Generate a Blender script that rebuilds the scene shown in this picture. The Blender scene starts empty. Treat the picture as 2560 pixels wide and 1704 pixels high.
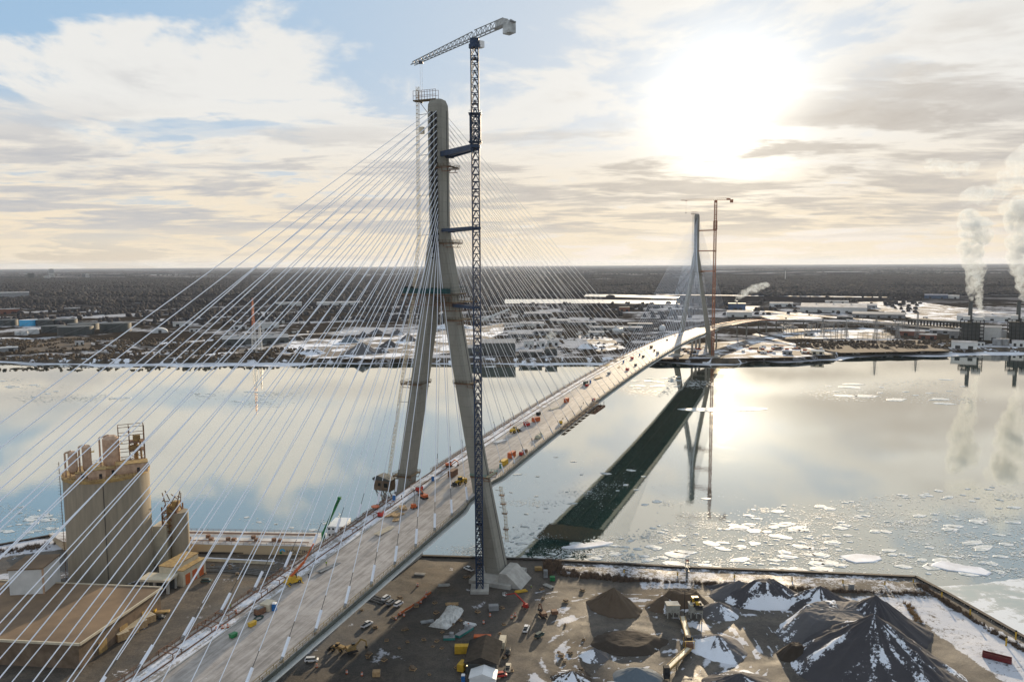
import bpy, math, random
import numpy as np
from mathutils import Vector, Matrix, noise as mnoise
random.seed(7); rng = np.random.default_rng(7)
R = math.radians
SC = bpy.context.scene; COL = SC.collection
# ------------------------------------------------------------------ camera
H, PITCH, ROLL, F = 146.68, 0.10028, -0.00533, 1901.97
cd = bpy.data.cameras.new('camera'); cam = bpy.data.objects.new('camera', cd); COL.objects.link(cam)
cd.sensor_width = 36; cd.lens = 36 * F / 2560; cd.clip_start = 1; cd.clip_end = 150000
cam.matrix_world = Matrix.Translation((0, 0, H)) @ Matrix.Rotation(math.pi / 2 - PITCH, 4, 'X') @ Matrix.Rotation(ROLL, 4, 'Z')
SC.camera = cam
# ------------------------------------------------------------------ sun and sky
SUN_AZ, SUN_EL = R(15.6), R(10.4)
SD = Vector((math.sin(SUN_AZ) * math.cos(SUN_EL), math.cos(SUN_AZ) * math.cos(SUN_EL), math.sin(SUN_EL)))
sl = bpy.data.lights.new('sun', 'SUN'); so = bpy.data.objects.new('sun', sl); COL.objects.link(so)
sl.energy = 5.0; sl.angle = R(0.6); sl.color = (1.0, 0.79, 0.53)
so.rotation_euler = SD.to_track_quat('Z', 'Y').to_euler()
SC.view_settings.view_transform = 'Standard'; SC.view_settings.look = 'None'
SC.view_settings.exposure = 0.35; SC.view_settings.gamma = 1.0
SC.cycles.use_denoising = True
SC.cycles.max_bounces = 6; SC.cycles.diffuse_bounces = 2; SC.cycles.glossy_bounces = 3
SC.cycles.volume_bounces = 1; SC.cycles.transparent_max_bounces = 8
SC.cycles.sample_clamp_indirect = 8; SC.cycles.sample_clamp_direct = 30

class NT:
    """small helper for shader nodes"""
    def __init__(s, t): s.t = t; s.n = t.nodes; s.l = t.links
    def new(s, typ, **k):
        n = s.n.new(typ)
        for a, b in k.items(): setattr(n, a, b)
        return n
    def put(s, sock, val):
        if hasattr(val, 'links') or isinstance(val, bpy.types.NodeSocket): s.l.new(val, sock)
        else: sock.default_value = val
    def m(s, op, a, b=0.0, c=None, clamp=False):
        n = s.new('ShaderNodeMath', operation=op, use_clamp=clamp)
        s.put(n.inputs[0], a); s.put(n.inputs[1], b)
        if c is not None: s.put(n.inputs[2], c)
        return n.outputs[0]
    def vm(s, op, a, b=(0, 0, 0), scale=None):
        n = s.new('ShaderNodeVectorMath', operation=op)
        s.put(n.inputs[0], a); s.put(n.inputs[1], b)
        if scale is not None: s.put(n.inputs[3], scale)
        return n.outputs[1] if op in ('DOT_PRODUCT', 'LENGTH', 'DISTANCE') else n.outputs[0]
    def sep(s, v):
        n = s.new('ShaderNodeSeparateXYZ'); s.put(n.inputs[0], v); return n.outputs
    def comb(s, x, y, z):
        n = s.new('ShaderNodeCombineXYZ')
        for i, q in enumerate((x, y, z)): s.put(n.inputs[i], q)
        return n.outputs[0]
    def noise(s, v, scale, detail=4, rough=0.55, dist=0.0):
        n = s.new('ShaderNodeTexNoise'); s.put(n.inputs['Vector'], v)
        n.inputs['Scale'].default_value = scale; n.inputs['Detail'].default_value = detail
        n.inputs['Roughness'].default_value = rough; n.inputs['Distortion'].default_value = dist
        return n.outputs['Fac']
    def sm(s, v, lo, hi, a=0.0, b=1.0):
        n = s.new('ShaderNodeMapRange', interpolation_type='SMOOTHSTEP')
        s.put(n.inputs[0], v); s.put(n.inputs[1], lo); s.put(n.inputs[2], hi)
        n.inputs[3].default_value = a; n.inputs[4].default_value = b
        return n.outputs[0]
    def mix(s, f, a, b, blend='MIX'):
        n = s.new('ShaderNodeMix', data_type='RGBA', blend_type=blend)
        s.put(n.inputs[0], f)
        for sock, v in ((n.inputs[6], a), (n.inputs[7], b)):
            if isinstance(v, tuple) and len(v) == 3: v = v + (1,)
            s.put(sock, v)
        return n.outputs[2]

world = bpy.data.worlds.new('World'); SC.world = world; world.use_nodes = True
T = NT(world.node_tree); T.n.clear()
wo = T.new('ShaderNodeOutputWorld'); bg = T.new('ShaderNodeBackground'); T.l.new(bg.outputs[0], wo.inputs[0])
sky = T.new('ShaderNodeTexSky', sky_type='NISHITA', sun_disc=False)
sky.sun_elevation = SUN_EL; sky.sun_rotation = SUN_AZ; sky.altitude = 150; sky.air_density = 1.0; sky.dust_density = 1.2; sky.ozone_density = 1.5
D = T.new('ShaderNodeTexCoord').outputs['Generated']
dx, dy, dz = T.sep(D)
zc = T.m('MAXIMUM', dz, 0.0)
glow = T.m('MAXIMUM', T.vm('DOT_PRODUCT', D, tuple(SD)), 0.0)
g1 = T.m('POWER', glow, 110.0); g2 = T.m('POWER', glow, 14.0); g3 = T.m('POWER', glow, 420.0)
den = T.m('ADD', zc, 0.075)
px_, py_ = T.m('DIVIDE', dx, den), T.m('DIVIDE', dy, den)
P = T.comb(px_, py_, 0.0)
# high broken cloud, large patches
az = T.m('ARCTAN2', dx, dy)
n1 = T.noise(T.comb(px_, T.m('MULTIPLY', py_, 0.8), 3.3), 1.15, 9, 0.60, 0.35)
n2 = T.noise(T.comb(T.m('MULTIPLY', px_, 0.7), T.m('MULTIPLY', py_, 1.1), 9.1), 1.45, 8, 0.60, 0.3)
n3 = T.noise(P, 3.4, 7, 0.64, 0.4)
n4 = T.noise(T.comb(px_, py_, 5.0), 0.30, 3, 0.5)
base = sky.outputs[0]
# clear sky: the sky texture under a thin high veil (paler towards the sun, warm at the horizon)
up = T.sm(zc, 0.02, 0.26)
clear = T.mix(up, (6.8, 7.2, 7.6), (3.6, 5.6, 7.9))
clear = T.mix(T.m('POWER', T.m('SUBTRACT', 1.0, zc), 26.0), clear, (7.9, 6.2, 4.0))
clear = T.mix(0.88, base, clear)
clear = T.mix(T.m('MULTIPLY', T.m('POWER', glow, 7.0), 0.75), clear, (7.3, 7.5, 7.8))
white = T.mix(T.sm(zc, 0.03, 0.2), (9.4, 8.0, 6.0), (9.0, 8.8, 8.35))
gray = T.mix(T.m('POWER', glow, 10.0), (5.2, 5.3, 5.6), (5.8, 5.2, 4.5))
# broken white cloud high up; the gap lies to the upper left
gap = T.m('MULTIPLY', T.sm(az, -0.30, -0.62), T.sm(zc, 0.14, 0.22))
c1 = T.sm(T.m('SUBTRACT', T.m('ADD', n1, T.m('MULTIPLY', n4, 0.25)), T.m('MULTIPLY', gap, 0.02)), 0.54, 0.64)
skyc = T.mix(T.m('MULTIPLY', c1, 0.92), clear, white)
shade = T.m('MULTIPLY', T.sm(n1, 0.55, 0.70), T.sm(n3, 0.30, 0.62))
skyc = T.mix(T.m('MULTIPLY', shade, 0.42), skyc, gray)
# rows of grey-bottomed cloud low down, reaching higher on the right
top = T.sm(az, 0.25, 0.55, 0.20, 0.30)
low = T.m('MULTIPLY', T.sm(zc, 0.020, 0.055), T.sm(zc, top, T.m('MULTIPLY', top, 0.6)))
c2 = T.m('MULTIPLY', T.sm(n2, 0.44, 0.57), low)
rim = T.m('MULTIPLY', T.sm(n2, 0.38, 0.46), low)
skyc = T.mix(T.m('MULTIPLY', rim, 0.8), skyc, white)
skyc = T.mix(T.m('MULTIPLY', c2, T.m('ADD', 0.35, T.m('MULTIPLY', n3, 0.9)), clamp=True), skyc, gray)
gl = T.m('MULTIPLY', T.m('ADD', T.m('MULTIPLY', g1, 0.13), T.m('MULTIPLY', g3, 0.9)), T.m('SUBTRACT', 1.0, T.m('MULTIPLY', c2, 0.8)))
gl = T.m('ADD', gl, T.m('MULTIPLY', T.m('POWER', glow, 40.0), 0.045))
add = T.vm('SCALE', (1.0, 0.92, 0.76), scale=T.m('MULTIPLY', gl, 11.0))
skyc = T.mix(1.0, skyc, add, 'ADD')
dark = T.sm(dz, -0.02, 0.0)
skyc = T.mix(dark, (1.2, 1.15, 1.1), skyc)
T.l.new(skyc, bg.inputs[0]); bg.inputs[1].default_value = 0.077

# ------------------------------------------------------------------ frames of reference
TX, TY, HD = -30.82, 347.954, 0.36857       # near pylon centre and heading of the bridge
SH, CH = math.sin(HD), math.cos(HD)
def B(s, t, z=0.0): return Vector((TX + s * SH + t * CH, TY + s * CH - t * SH, z))
def ray(u, v):
    x, y = u - 1280, v - 852; c, s = math.cos(ROLL), math.sin(ROLL); x, y = c * x + s * y, -s * x + c * y
    return Vector((x / F, math.cos(PITCH) - y / F * math.sin(PITCH), -math.sin(PITCH) - y / F * math.cos(PITCH)))
def G(u, v, z=3.0):
    d = ray(u, v); k = (z - H) / d.z
    return Vector((d.x * k, d.y * k, z))
def zd(s):
    def m(s): return 53.377 - 5.5715e-5 * (s - 426.5) ** 2
    if s < 0: return m(0) + 0.06367 * s + 2.64e-5 * s * s
    if s > 853: return m(853) - 0.036 * (s - 853)
    return m(s)

# ------------------------------------------------------------------ mesh helper
class MB:
    def __init__(s): s.v = []; s.f = []; s.m = []
    def add(s, vs, fs, m=0):
        o = len(s.v); s.v += [tuple(q) for q in vs]; s.f += [tuple(i + o for i in f) for f in fs]; s.m += [m] * len(fs)
    def box(s, c, d, rz=0.0, m=0):
        cx, cy, cz = c; hx, hy, hz = d[0] / 2, d[1] / 2, d[2] / 2; ca, sa = math.cos(rz), math.sin(rz)
        vs = [(cx + x * ca - y * sa, cy + x * sa + y * ca, cz + z) for z in (-hz, hz) for x, y in ((-hx, -hy), (hx, -hy), (hx, hy), (-hx, hy))]
        s.add(vs, [(3, 2, 1, 0), (4, 5, 6, 7), (0, 1, 5, 4), (1, 2, 6, 5), (2, 3, 7, 6), (3, 0, 4, 7)], m)
    def base(s, x, y, z, dx, dy, dz, rz=0.0, m=0): s.box((x, y, z + dz / 2), (dx, dy, dz), rz, m)
    def bar(s, p, q, w, h=None, m=0, up=(0, 0, 1)):
        p, q = Vector(p), Vector(q); d = (q - p)
        if d.length < 1e-6: return
        d.normalize(); u = Vector(up)
        if abs(d.dot(u)) > 0.98: u = Vector((1, 0, 0))
        a = d.cross(u).normalized(); b = a.cross(d); h = h or w
        vs = [e + a * (i * w / 2) + b * (j * h / 2) for e in (p, q) for i, j in ((-1, -1), (1, -1), (1, 1), (-1, 1))]
        s.add(vs, [(0, 1, 2, 3), (7, 6, 5, 4), (4, 5, 1, 0), (5, 6, 2, 1), (6, 7, 3, 2), (7, 4, 0, 3)], m)
    def tube(s, p, q, r, n=8, r2=None, m=0, cap=True):
        p, q = Vector(p), Vector(q); r2 = r if r2 is None else r2; d = (q - p).normalized()
        u = Vector((0, 0, 1)) if abs(d.z) < 0.95 else Vector((1, 0, 0)); a = d.cross(u).normalized(); b = d.cross(a)
        vs = []
        for e, rr in ((p, r), (q, r2)):
            for i in range(n):
                t = 2 * math.pi * i / n; vs.append(e + a * (math.cos(t) * rr) + b * (math.sin(t) * rr))
        fs = [(i, (i + 1) % n, n + (i + 1) % n, n + i) for i in range(n)]
        if cap: fs += [tuple(range(n - 1, -1, -1)), tuple(range(n, 2 * n))]
        s.add(vs, fs, m)
    def loft(s, rings, m=0, cap=True):
        n = len(rings[0]); vs = [q for r in rings for q in r]; fs = []
        for k in range(len(rings) - 1):
            for i in range(n): fs.append((k * n + i, k * n + (i + 1) % n, (k + 1) * n + (i + 1) % n, (k + 1) * n + i))
        if cap: fs += [tuple(range(n - 1, -1, -1)), tuple((len(rings) - 1) * n + i for i in range(n))]
        s.add(vs, fs, m)
    def prism(s, poly, z0, z1, m=0): s.loft([[(x, y, z0) for x, y in poly], [(x, y, z1) for x, y in poly]], m)
    def build(s, name, mat, parent=None, smooth=False):
        me = bpy.data.meshes.new(name); me.from_pydata(s.v, [], s.f)
        for q in (mat if isinstance(mat, (list, tuple)) else [mat]): me.materials.append(q)
        if any(s.m): me.polygons.foreach_set('material_index', s.m)
        if smooth: me.polygons.foreach_set('use_smooth', [True] * len(s.f))
        me.update(); o = bpy.data.objects.new(name, me); COL.objects.link(o)
        if parent is not None: o.parent = parent
        return o
def npmesh(name, v, f, mat, attr=None, smooth=False):
    """mesh from numpy arrays; f is (n,3) or (n,4)"""
    me = bpy.data.meshes.new(name); k = f.shape[1]; nf = len(f)
    me.vertices.add(len(v)); me.vertices.foreach_set('co', np.asarray(v, dtype=np.float32).ravel())
    me.loops.add(nf * k); me.loops.foreach_set('vertex_index', np.asarray(f, dtype=np.int32).ravel())
    me.polygons.add(nf); me.polygons.foreach_set('loop_start', np.arange(nf, dtype=np.int32) * k)
    me.polygons.foreach_set('loop_total', np.full(nf, k, dtype=np.int32))
    if smooth: me.polygons.foreach_set('use_smooth', np.ones(nf, dtype=bool))
    me.update(); me.validate()
    if attr:
        for an, av in attr.items():
            a = me.attributes.new(an, 'FLOAT', 'POINT'); a.data.foreach_set('value', np.asarray(av, dtype=np.float32))
    for q in (mat if isinstance(mat, (list, tuple)) else [mat]): me.materials.append(q)
    o = bpy.data.objects.new(name, me); COL.objects.link(o); return o
def tag(o, label=None, cat=None, group=None, kind=None):
    if label: o['label'] = label
    if cat: o['category'] = cat
    if group: o['group'] = group
    if kind: o['kind'] = kind
    return o
def thing(name, label, cat, loc=(0, 0, 0), rz=0.0, group=None):
    o = bpy.data.objects.new(name, None); COL.objects.link(o); o.location = loc; o.rotation_euler = (0, 0, rz)
    o.empty_display_size = 0.5
    return tag(o, label, cat, group)
def dup(root, loc, rz=0.0, label=None, group=None, sc=None):
    def cp(o, par):
        c = o.copy(); COL.objects.link(c)
        if par is not None: c.parent = par
        for ch in kids.get(o.name, []): cp(ch, c)
        return c
    kids = {}
    for o in bpy.data.objects:
        if o.parent: kids.setdefault(o.parent.name, []).append(o)
    r = cp(root, None); r.location = loc; r.rotation_euler = (0, 0, rz)
    if label: r['label'] = label
    if group: r['group'] = group
    if sc: r.scale = sc if isinstance(sc, tuple) else (sc, sc, sc)
    return r

# ------------------------------------------------------------------ materials
def mat(name, col, rough=0.75, metal=0.0, col2=None, scale=0.5, amt=0.25, bump=0.0, snow=0.0, streak=None, coord='Object', detail=5):
    """one plain surface: base colour broken up by noise, optional second tone and patches of snow"""
    M = bpy.data.materials.new(name); M.use_nodes = True; N = NT(M.node_tree); b = N.n['Principled BSDF']
    co = N.new('ShaderNodeTexCoord').outputs[coord]
    if streak: co = N.vm('MULTIPLY', co, streak)
    n = N.noise(co, scale, detail, 0.62)
    c2 = col2 or tuple(max(0.0, q * (1 - 2 * amt)) for q in col)
    c = N.mix(N.sm(n, 0.3, 0.7), c2, col)
    if snow:
        n2 = N.noise(co, scale * 0.6, 6, 0.65, 0.4)
        c = N.mix(N.sm(n2, 0.62 - snow * 0.35, 0.68 - snow * 0.35), c, (0.72, 0.74, 0.8))
    N.put(b.inputs['Base Color'], c); b.inputs['Roughness'].default_value = rough; b.inputs['Metallic'].default_value = metal
    if bump:
        bn = N.new('ShaderNodeBump'); bn.inputs['Strength'].default_value = bump; bn.inputs['Distance'].default_value = 0.3
        N.put(bn.inputs['Height'], N.noise(co, scale * 3, 4)); N.put(b.inputs['Normal'], bn.outputs[0])
    return M
M = {}
M['conc_plain'] = mat('concrete', (0.36, 0.35, 0.31), 0.85, col2=(0.23, 0.225, 0.20), scale=0.12, bump=0.1, streak=(1, 1, 0.25))
M['conc2'] = mat('pale_concrete', (0.42, 0.41, 0.38), 0.85, col2=(0.3, 0.29, 0.27), scale=0.3)
M['stay'] = mat('stay_sheath', (0.72, 0.76, 0.84), 0.65, amt=0.03, scale=0.05)
M['strand'] = mat('bare_strand', (0.06, 0.06, 0.06), 0.5)
M['blue'] = mat('blue_paint', (0.008, 0.032, 0.085), 0.55, amt=0.2)
M['orange'] = mat('orange_paint', (0.55, 0.12, 0.03), 0.5, amt=0.15)
M['red'] = mat('red_paint', (0.45, 0.03, 0.02), 0.5, amt=0.15)
M['yellow'] = mat('yellow_paint', (0.62, 0.38, 0.03), 0.5, amt=0.15)
M['white'] = mat('white_paint', (0.74, 0.75, 0.76), 0.5, amt=0.06)
M['cream'] = mat('cream_paint', (0.6, 0.53, 0.4), 0.6, amt=0.1)
M['green'] = mat('green_paint', (0.02, 0.22, 0.07), 0.5)
M['teal'] = mat('teal_paint', (0.03, 0.22, 0.2), 0.5, amt=0.2)
M['toilet'] = mat('blue_plastic', (0.015, 0.13, 0.38), 0.45, amt=0.1)
M['steel'] = mat('grey_steel', (0.28, 0.29, 0.3), 0.45, metal=0.4, scale=0.8)
M['dark'] = mat('dark_steel', (0.05, 0.05, 0.052), 0.6, scale=0.8)
M['rust'] = mat('rusty_steel', (0.22, 0.11, 0.06), 0.8, col2=(0.10, 0.055, 0.035), scale=0.6)
M['brown'] = mat('brown_cladding', (0.20, 0.14, 0.095), 0.85, col2=(0.11, 0.078, 0.05), scale=0.25)
M['wood'] = mat('sawn_timber', (0.52, 0.36, 0.19), 0.8, col2=(0.32, 0.2, 0.1), scale=1.2)
M['glass'] = mat('dark_glass', (0.02, 0.03, 0.035), 0.1)
M['rubber'] = mat('tyre_rubber', (0.02, 0.02, 0.02), 0.85)
M['skin'] = mat('skin', (0.45, 0.27, 0.19), 0.6)
M['hivis'] = mat('hi_vis_cloth', (0.45, 0.62, 0.05), 0.7)
M['navy'] = mat('dark_cloth', (0.02, 0.025, 0.04), 0.85)
M['snow'] = mat('snow', (0.72, 0.75, 0.82), 0.65, col2=(0.5, 0.51, 0.55), scale=0.08)
M['ice'] = mat('floe_ice', (0.74, 0.75, 0.76), 0.6, col2=(0.30, 0.36, 0.37), scale=0.28, detail=8)
M['lamp'] = None

def liftmat():
    Mt = bpy.data.materials.new('lifted_concrete'); Mt.use_nodes = True; N = NT(Mt.node_tree); b = N.n['Principled BSDF']
    p = N.new('ShaderNodeTexCoord').outputs['Object']; x, y, z = N.sep(p); zi = N.m('DIVIDE', z, 4.6); fr = N.m('FRACT', zi); fl = N.m('FLOOR', zi)
    wn = N.new('ShaderNodeTexWhiteNoise', noise_dimensions='1D'); N.put(wn.inputs['W'], fl)
    f = N.noise(N.vm('MULTIPLY', p, (1, 1, .3)), .35, 6, .65, .4); g = N.noise(p, 1.8, 4, .7)
    c = N.mix(f, (.125, .122, .102), (.28, .27, .235)); c = N.mix(N.m('MULTIPLY', wn.outputs['Value'], .38), c, (.17, .165, .145)); c = N.mix(N.m('MULTIPLY', g, .25), c, (.42, .41, .37))
    line = N.sm(N.m('ABSOLUTE', N.m('SUBTRACT', fr, .5)), .478, .492); c = N.mix(N.m('MULTIPLY', line, .5), c, (.09, .085, .075))
    st = N.sm(N.noise(N.vm('MULTIPLY', p, (1.2, 1.2, .04)), .8, 4, .6), .56, .7); c = N.mix(N.m('MULTIPLY', st, .35), c, (.12, .11, .09))
    N.put(b.inputs['Base Color'], c); b.inputs['Roughness'].default_value = .88; return Mt
M['conc'] = liftmat()

for k_ in ('ice', 'snow'): M[k_].node_tree.nodes['Principled BSDF'].inputs['Specular IOR Level'].default_value = 0.3
M['roof_dark'] = mat('dark_shingle', (.05, .045, .04), .95, col2=(.03, .028, .026), scale=.6)
for k_ in ('roof_dark', 'dark'): M[k_].node_tree.nodes['Principled BSDF'].inputs['Specular IOR Level'].default_value = 0.05
# ================================================================== THE SETTING
ZF = 7.0      # level of the far bank
ZN = 3.0      # level of the near bank
# ---- water
Mw = bpy.data.materials.new('river_water'); Mw.use_nodes = True; N = NT(Mw.node_tree); N.n.clear()
out = N.new('ShaderNodeOutputMaterial'); gl_ = N.new('ShaderNodeBsdfGlossy'); df = N.new('ShaderNodeBsdfDiffuse'); mx = N.new('ShaderNodeMixShader')
lw = N.new('ShaderNodeLayerWeight'); lw.inputs['Blend'].default_value = 0.5
fac = N.m('ADD', 0.16, N.m('MULTIPLY', N.m('POWER', lw.outputs['Facing'], 2.0), 0.90), clamp=True)
pos = N.new('ShaderNodeNewGeometry').outputs['Position']
rip = N.noise(N.vm('MULTIPLY', pos, (1, 1, 1)), 0.35, 3, 0.6)
rip2 = N.noise(pos, 0.012, 5, 0.6, 0.5)
bm_ = N.new('ShaderNodeBump'); bm_.inputs['Strength'].default_value = 0.012; bm_.inputs['Distance'].default_value = 1.0
N.put(bm_.inputs['Height'], rip)
N.put(gl_.inputs['Normal'], bm_.outputs[0])
N.put(gl_.inputs['Roughness'], N.sm(rip2, 0.35, 0.7, 0.004, 0.028))
gl_.inputs['Color'].default_value = (1.0, 0.965, 0.885, 1)
N.put(df.inputs['Color'], N.mix(rip2, (0.003, 0.036, 0.036), (0.005, 0.060, 0.058)))
N.put(mx.inputs[0], fac); N.l.new(df.outputs[0], mx.inputs[1]); N.l.new(gl_.outputs[0], mx.inputs[2]); N.l.new(mx.outputs[0], out.inputs[0])
w = MB(); w.add([(-9000, -600, 0), (9000, -600, 0), (9000, 2600, 0), (-9000, 2600, 0)], [(0, 1, 2, 3)])
tag(w.build('river', Mw), kind='structure')

# ---- far bank: one sheet to the horizon
shore = [(-8000, 1500), (-3000, 1330)] + [tuple(G(u, v, 0)[:2]) for u, v in ((-300, 902), (0, 900), (120, 906), (300, 908), (520, 905), (700, 905), (900, 905), (1200, 906), (1500, 905), (1640, 900))]
b2 = [B(838, -70)[:2], B(832, 0)[:2], B(840, 60)[:2]]
shore += [tuple(q) for q in b2] + [tuple(G(u, v, 0)[:2]) for u, v in ((1880, 900), (2000, 898), (2080, 895), (2110, 885), (2200, 883), (2400, 880), (2450, 878), (2700, 880))] + [(3000, 1330), (8000, 1500)]
def fine(poly, step, jit):
    o = []
    for (x0, y0), (x1, y1) in zip(poly[:-1], poly[1:]):
        n = max(1, int(min(60, math.hypot(x1 - x0, y1 - y0) / step)))
        for i in range(n):
            k = i / n; o.append((x0 + (x1 - x0) * k + random.uniform(-jit, jit), y0 + (y1 - y0) * k + random.uniform(-jit, jit)))
    return o + [poly[-1]]
shore.sort(key=lambda q: q[0]); shore = fine(shore, 14, 1.6); shore.sort(key=lambda q: q[0])
def farmat():
    Mt = bpy.data.materials.new('far_land'); Mt.use_nodes = True; N = NT(Mt.node_tree); b = N.n['Principled BSDF']
    p = N.new('ShaderNodeNewGeometry').outputs['Position']
    x, y, z = N.sep(p)
    big = N.noise(N.vm('MULTIPLY', p, (0.6, 1, 1)), 0.0011, 5, 0.6)
    mid = N.noise(N.vm('MULTIPLY', p, (0.8, 1, 1)), 0.006, 6, 0.65, 0.5)
    fin = N.noise(p, 0.05, 5, 0.7)
    earth = N.mix(fin, (0.016, 0.014, 0.013), (0.06, 0.047, 0.036))
    wood = N.mix(fin, (0.010, 0.010, 0.013), (0.026, 0.023, 0.025))
    snow = N.mix(fin, (0.22, 0.21, 0.21), (0.60, 0.61, 0.65))
    near = N.sm(y, 2900.0, 2300.0)
    c = N.mix(near, wood, earth)
    # snow lies on the open industrial flats, and in thin fields far off
    s1 = N.m('MULTIPLY', N.sm(N.m('ADD', N.m('MULTIPLY', mid, 0.75), N.m('MULTIPLY', fin, 0.25)), 0.505, 0.555), near)
    s2 = N.m('MULTIPLY', N.sm(N.m('ADD', N.m('MULTIPLY', big, 0.6), N.m('MULTIPLY', mid, 0.4)), 0.545, 0.575), N.sm(y, 2800.0, 9000.0, 0.25, 1.0))
    c = N.mix(N.m('MAXIMUM', s1, s2), c, snow)
    N.put(b.inputs['Base Color'], c); b.inputs['Roughness'].default_value = 0.9; b.inputs['Specular IOR Level'].default_value = 0.0
    return Mt
M['farland'] = farmat()
n = len(shore); v = [(x, y, ZF) for x, y in shore]; far = [(60000 * math.sin(a), 60000 * math.cos(a), ZF) for a in np.linspace(-1.35, 1.35, n)]
mids = [[(v[i][0] * (1 - k) + far[i][0] * k, v[i][1] * (1 - k) + far[i][1] * k, ZF) for i in range(n)] for k in (0.02, 0.1, 0.4)]
rows = [v] + mids + [far]; land = MB(); allv = [q for r in rows for q in r]
fs = [(r * n + i, r * n + i + 1, (r + 1) * n + i + 1, (r + 1) * n + i) for r in range(4) for i in range(n - 1)]
land.add(allv, fs); tag(land.build('far_bank', M['farland']), kind='structure')
M['bank'] = mat('bank_soil', (0.10, 0.075, 0.05), 0.95, col2=(0.03, 0.025, 0.02), scale=0.09, snow=0.25, coord='Object')
bk = MB()
for i in range(n - 1):
    (x0, y0), (x1, y1) = shore[i], shore[i + 1]
    bk.add([(x0, y0 - 9, -0.5), (x1, y1 - 9, -0.5), (x1, y1, ZF + 0.05), (x0, y0, ZF + 0.05)], [(0, 1, 2, 3)])
tag(bk.build('river_bank', M['bank']), kind='structure')
ic = MB()
for i in range(n - 1):   # shelf of shore ice
    (x0, y0), (x1, y1) = shore[i], shore[i + 1]
    if -1100 < x0 < 1200:
        wq = lambda x: 16 + 12 * math.sin(x * 0.011) + 7 * math.sin(x * 0.05) + (14 if x < -300 or x > 380 else 0)
        ic.add([(x0, y0 - 9 - max(2, wq(x0)), 0.12), (x1, y1 - 9 - max(2, wq(x1)), 0.12), (x1, y1 - 7, 0.12), (x0, y0 - 7, 0.12)], [(0, 1, 2, 3)])
tag(ic.build('shore_ice', M['snow']), kind='structure')

# ---- near bank
nb = [(-3000, 470), (-600, 420)] + [tuple(G(u, v, 0)[:2]) for u, v in ((-200, 1375), (0, 1376), (170, 1344), (300, 1392), (450, 1396), (860, 1396), (1050, 1404), (1300, 1412), (1480, 1420), (1700, 1433), (2000, 1445), (2290, 1458), (2372, 1502), (2560, 1612), (2760, 1730))] + [(330, 120), (430, -600)]
nbp = np.array(nb)
def inside(x, y, poly):
    c = np.zeros(x.shape, bool); n = len(poly); j = n - 1
    for i in range(n):
        xi, yi = poly[i]; xj, yj = poly[j]
        if yi != yj:
            k = ((yi > y) != (yj > y)) & (x < (xj - xi) * (y - yi) / (yj - yi) + xi); c ^= k
        j = i
    return c
closed = nb + [(-3000, -600)]
# ---- near bank ground: a fine grid where it shows, coarse sheet beyond
xs = np.arange(-330, 262, 1.25); ys = np.arange(140, 424, 1.25)
gx, gy = np.meshgrid(xs, ys); ok = inside(gx, gy, closed)
def proj(x, y, z):
    dz_ = z - H; d = y * math.cos(PITCH) - dz_ * math.sin(PITCH); up = dz_ * math.cos(PITCH) + y * math.sin(PITCH)
    u = F * x / d; v = -F * up / d; c, s = math.cos(ROLL), math.sin(ROLL)
    return 1280 + c * u - s * v, 852 + s * u + c * v
U, V = proj(gx, gy, ZN)
def vnoise(x, y, sc, seed=0, octs=4):
    """cheap value noise on arrays"""
    tot = np.zeros_like(x, float); amp = 1; s_ = 0
    r = np.random.default_rng(100 + seed)
    for o in range(octs):
        tab = r.random((64, 64)); X = x / sc * 2 ** o + 1000.5; Y = y / sc * 2 ** o + 1000.5
        xi = np.floor(X).astype(int); yi = np.floor(Y).astype(int); fx = X - xi; fy = Y - yi
        fx = fx * fx * (3 - 2 * fx); fy = fy * fy * (3 - 2 * fy)
        g = lambda a, b: tab[a % 64, b % 64]
        tot += amp * ((g(xi, yi) * (1 - fx) + g(xi + 1, yi) * fx) * (1 - fy) + (g(xi, yi + 1) * (1 - fx) + g(xi + 1, yi + 1) * fx) * fy)
        s_ += amp; amp *= 0.5
    return tot / s_
def region(px, soft=10):
    """1 inside a polygon given at ground points, fading outside"""
    m = np.zeros(U.shape)
    for ox, oy in ((0, 0), (soft, 0), (-soft, 0), (0, soft * .6), (0, -soft * .6), (soft * .6, soft * .4), (-soft * .6, -soft * .4)):
        m += inside(U + ox, V + oy, px)
    return m / 7
def ell(u, v, a, b, rot=0):
    c, s = math.cos(rot), math.sin(rot); x, y = U - u, V - v
    return np.clip(1.3 - ((x * c + y * s) / a) ** 2 - ((-x * s + y * c) / b) ** 2, 0, 1)
snow = np.full(U.shape, 0.05)
def lay(mask, val):
    global snow
    snow = snow * (1 - mask) + val * mask
lay(region([(1385, 1400), (2290, 1440), (2380, 1510), (2130, 1480), (1380, 1440)]), 0.53)
lay(region([(1950, 1480), (2330, 1490), (2640, 1640), (2640, 1760), (2500, 1704), (2300, 1560), (2100, 1520)]), 0.60)
lay(region([(1312, 1710), (1395, 1545), (1432, 1530), (1450, 1548), (1372, 1710)], 6), 0.66)
lay(region([(1440, 1470), (1480, 1470), (1410, 1530), (1390, 1530)], 6), 0.42)
lay(ell(1470, 1480, 60, 22), 0.40)
lay(region([(1590, 1450), (1750, 1450), (1760, 1476), (1600, 1476)], 8), 0.55)
lay(region([(1760, 1462), (1960, 1470), (1850, 1500), (1780, 1490)], 8), 0.5)
lay(region([(1690, 1555), (1730, 1550), (1870, 1600), (1850, 1670), (1740, 1670), (1720, 1600), (1700, 1620)], 8), 0.66)
lay(region([(1730, 1665), (1900, 1700), (1900, 1760), (1720, 1760)], 8), 0.6)
lay(ell(1455, 1560, 34, 12), 0.5); lay(ell(1425, 1690, 60, 26), 0.45); lay(ell(1560, 1660, 60, 14), 0.38)
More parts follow.
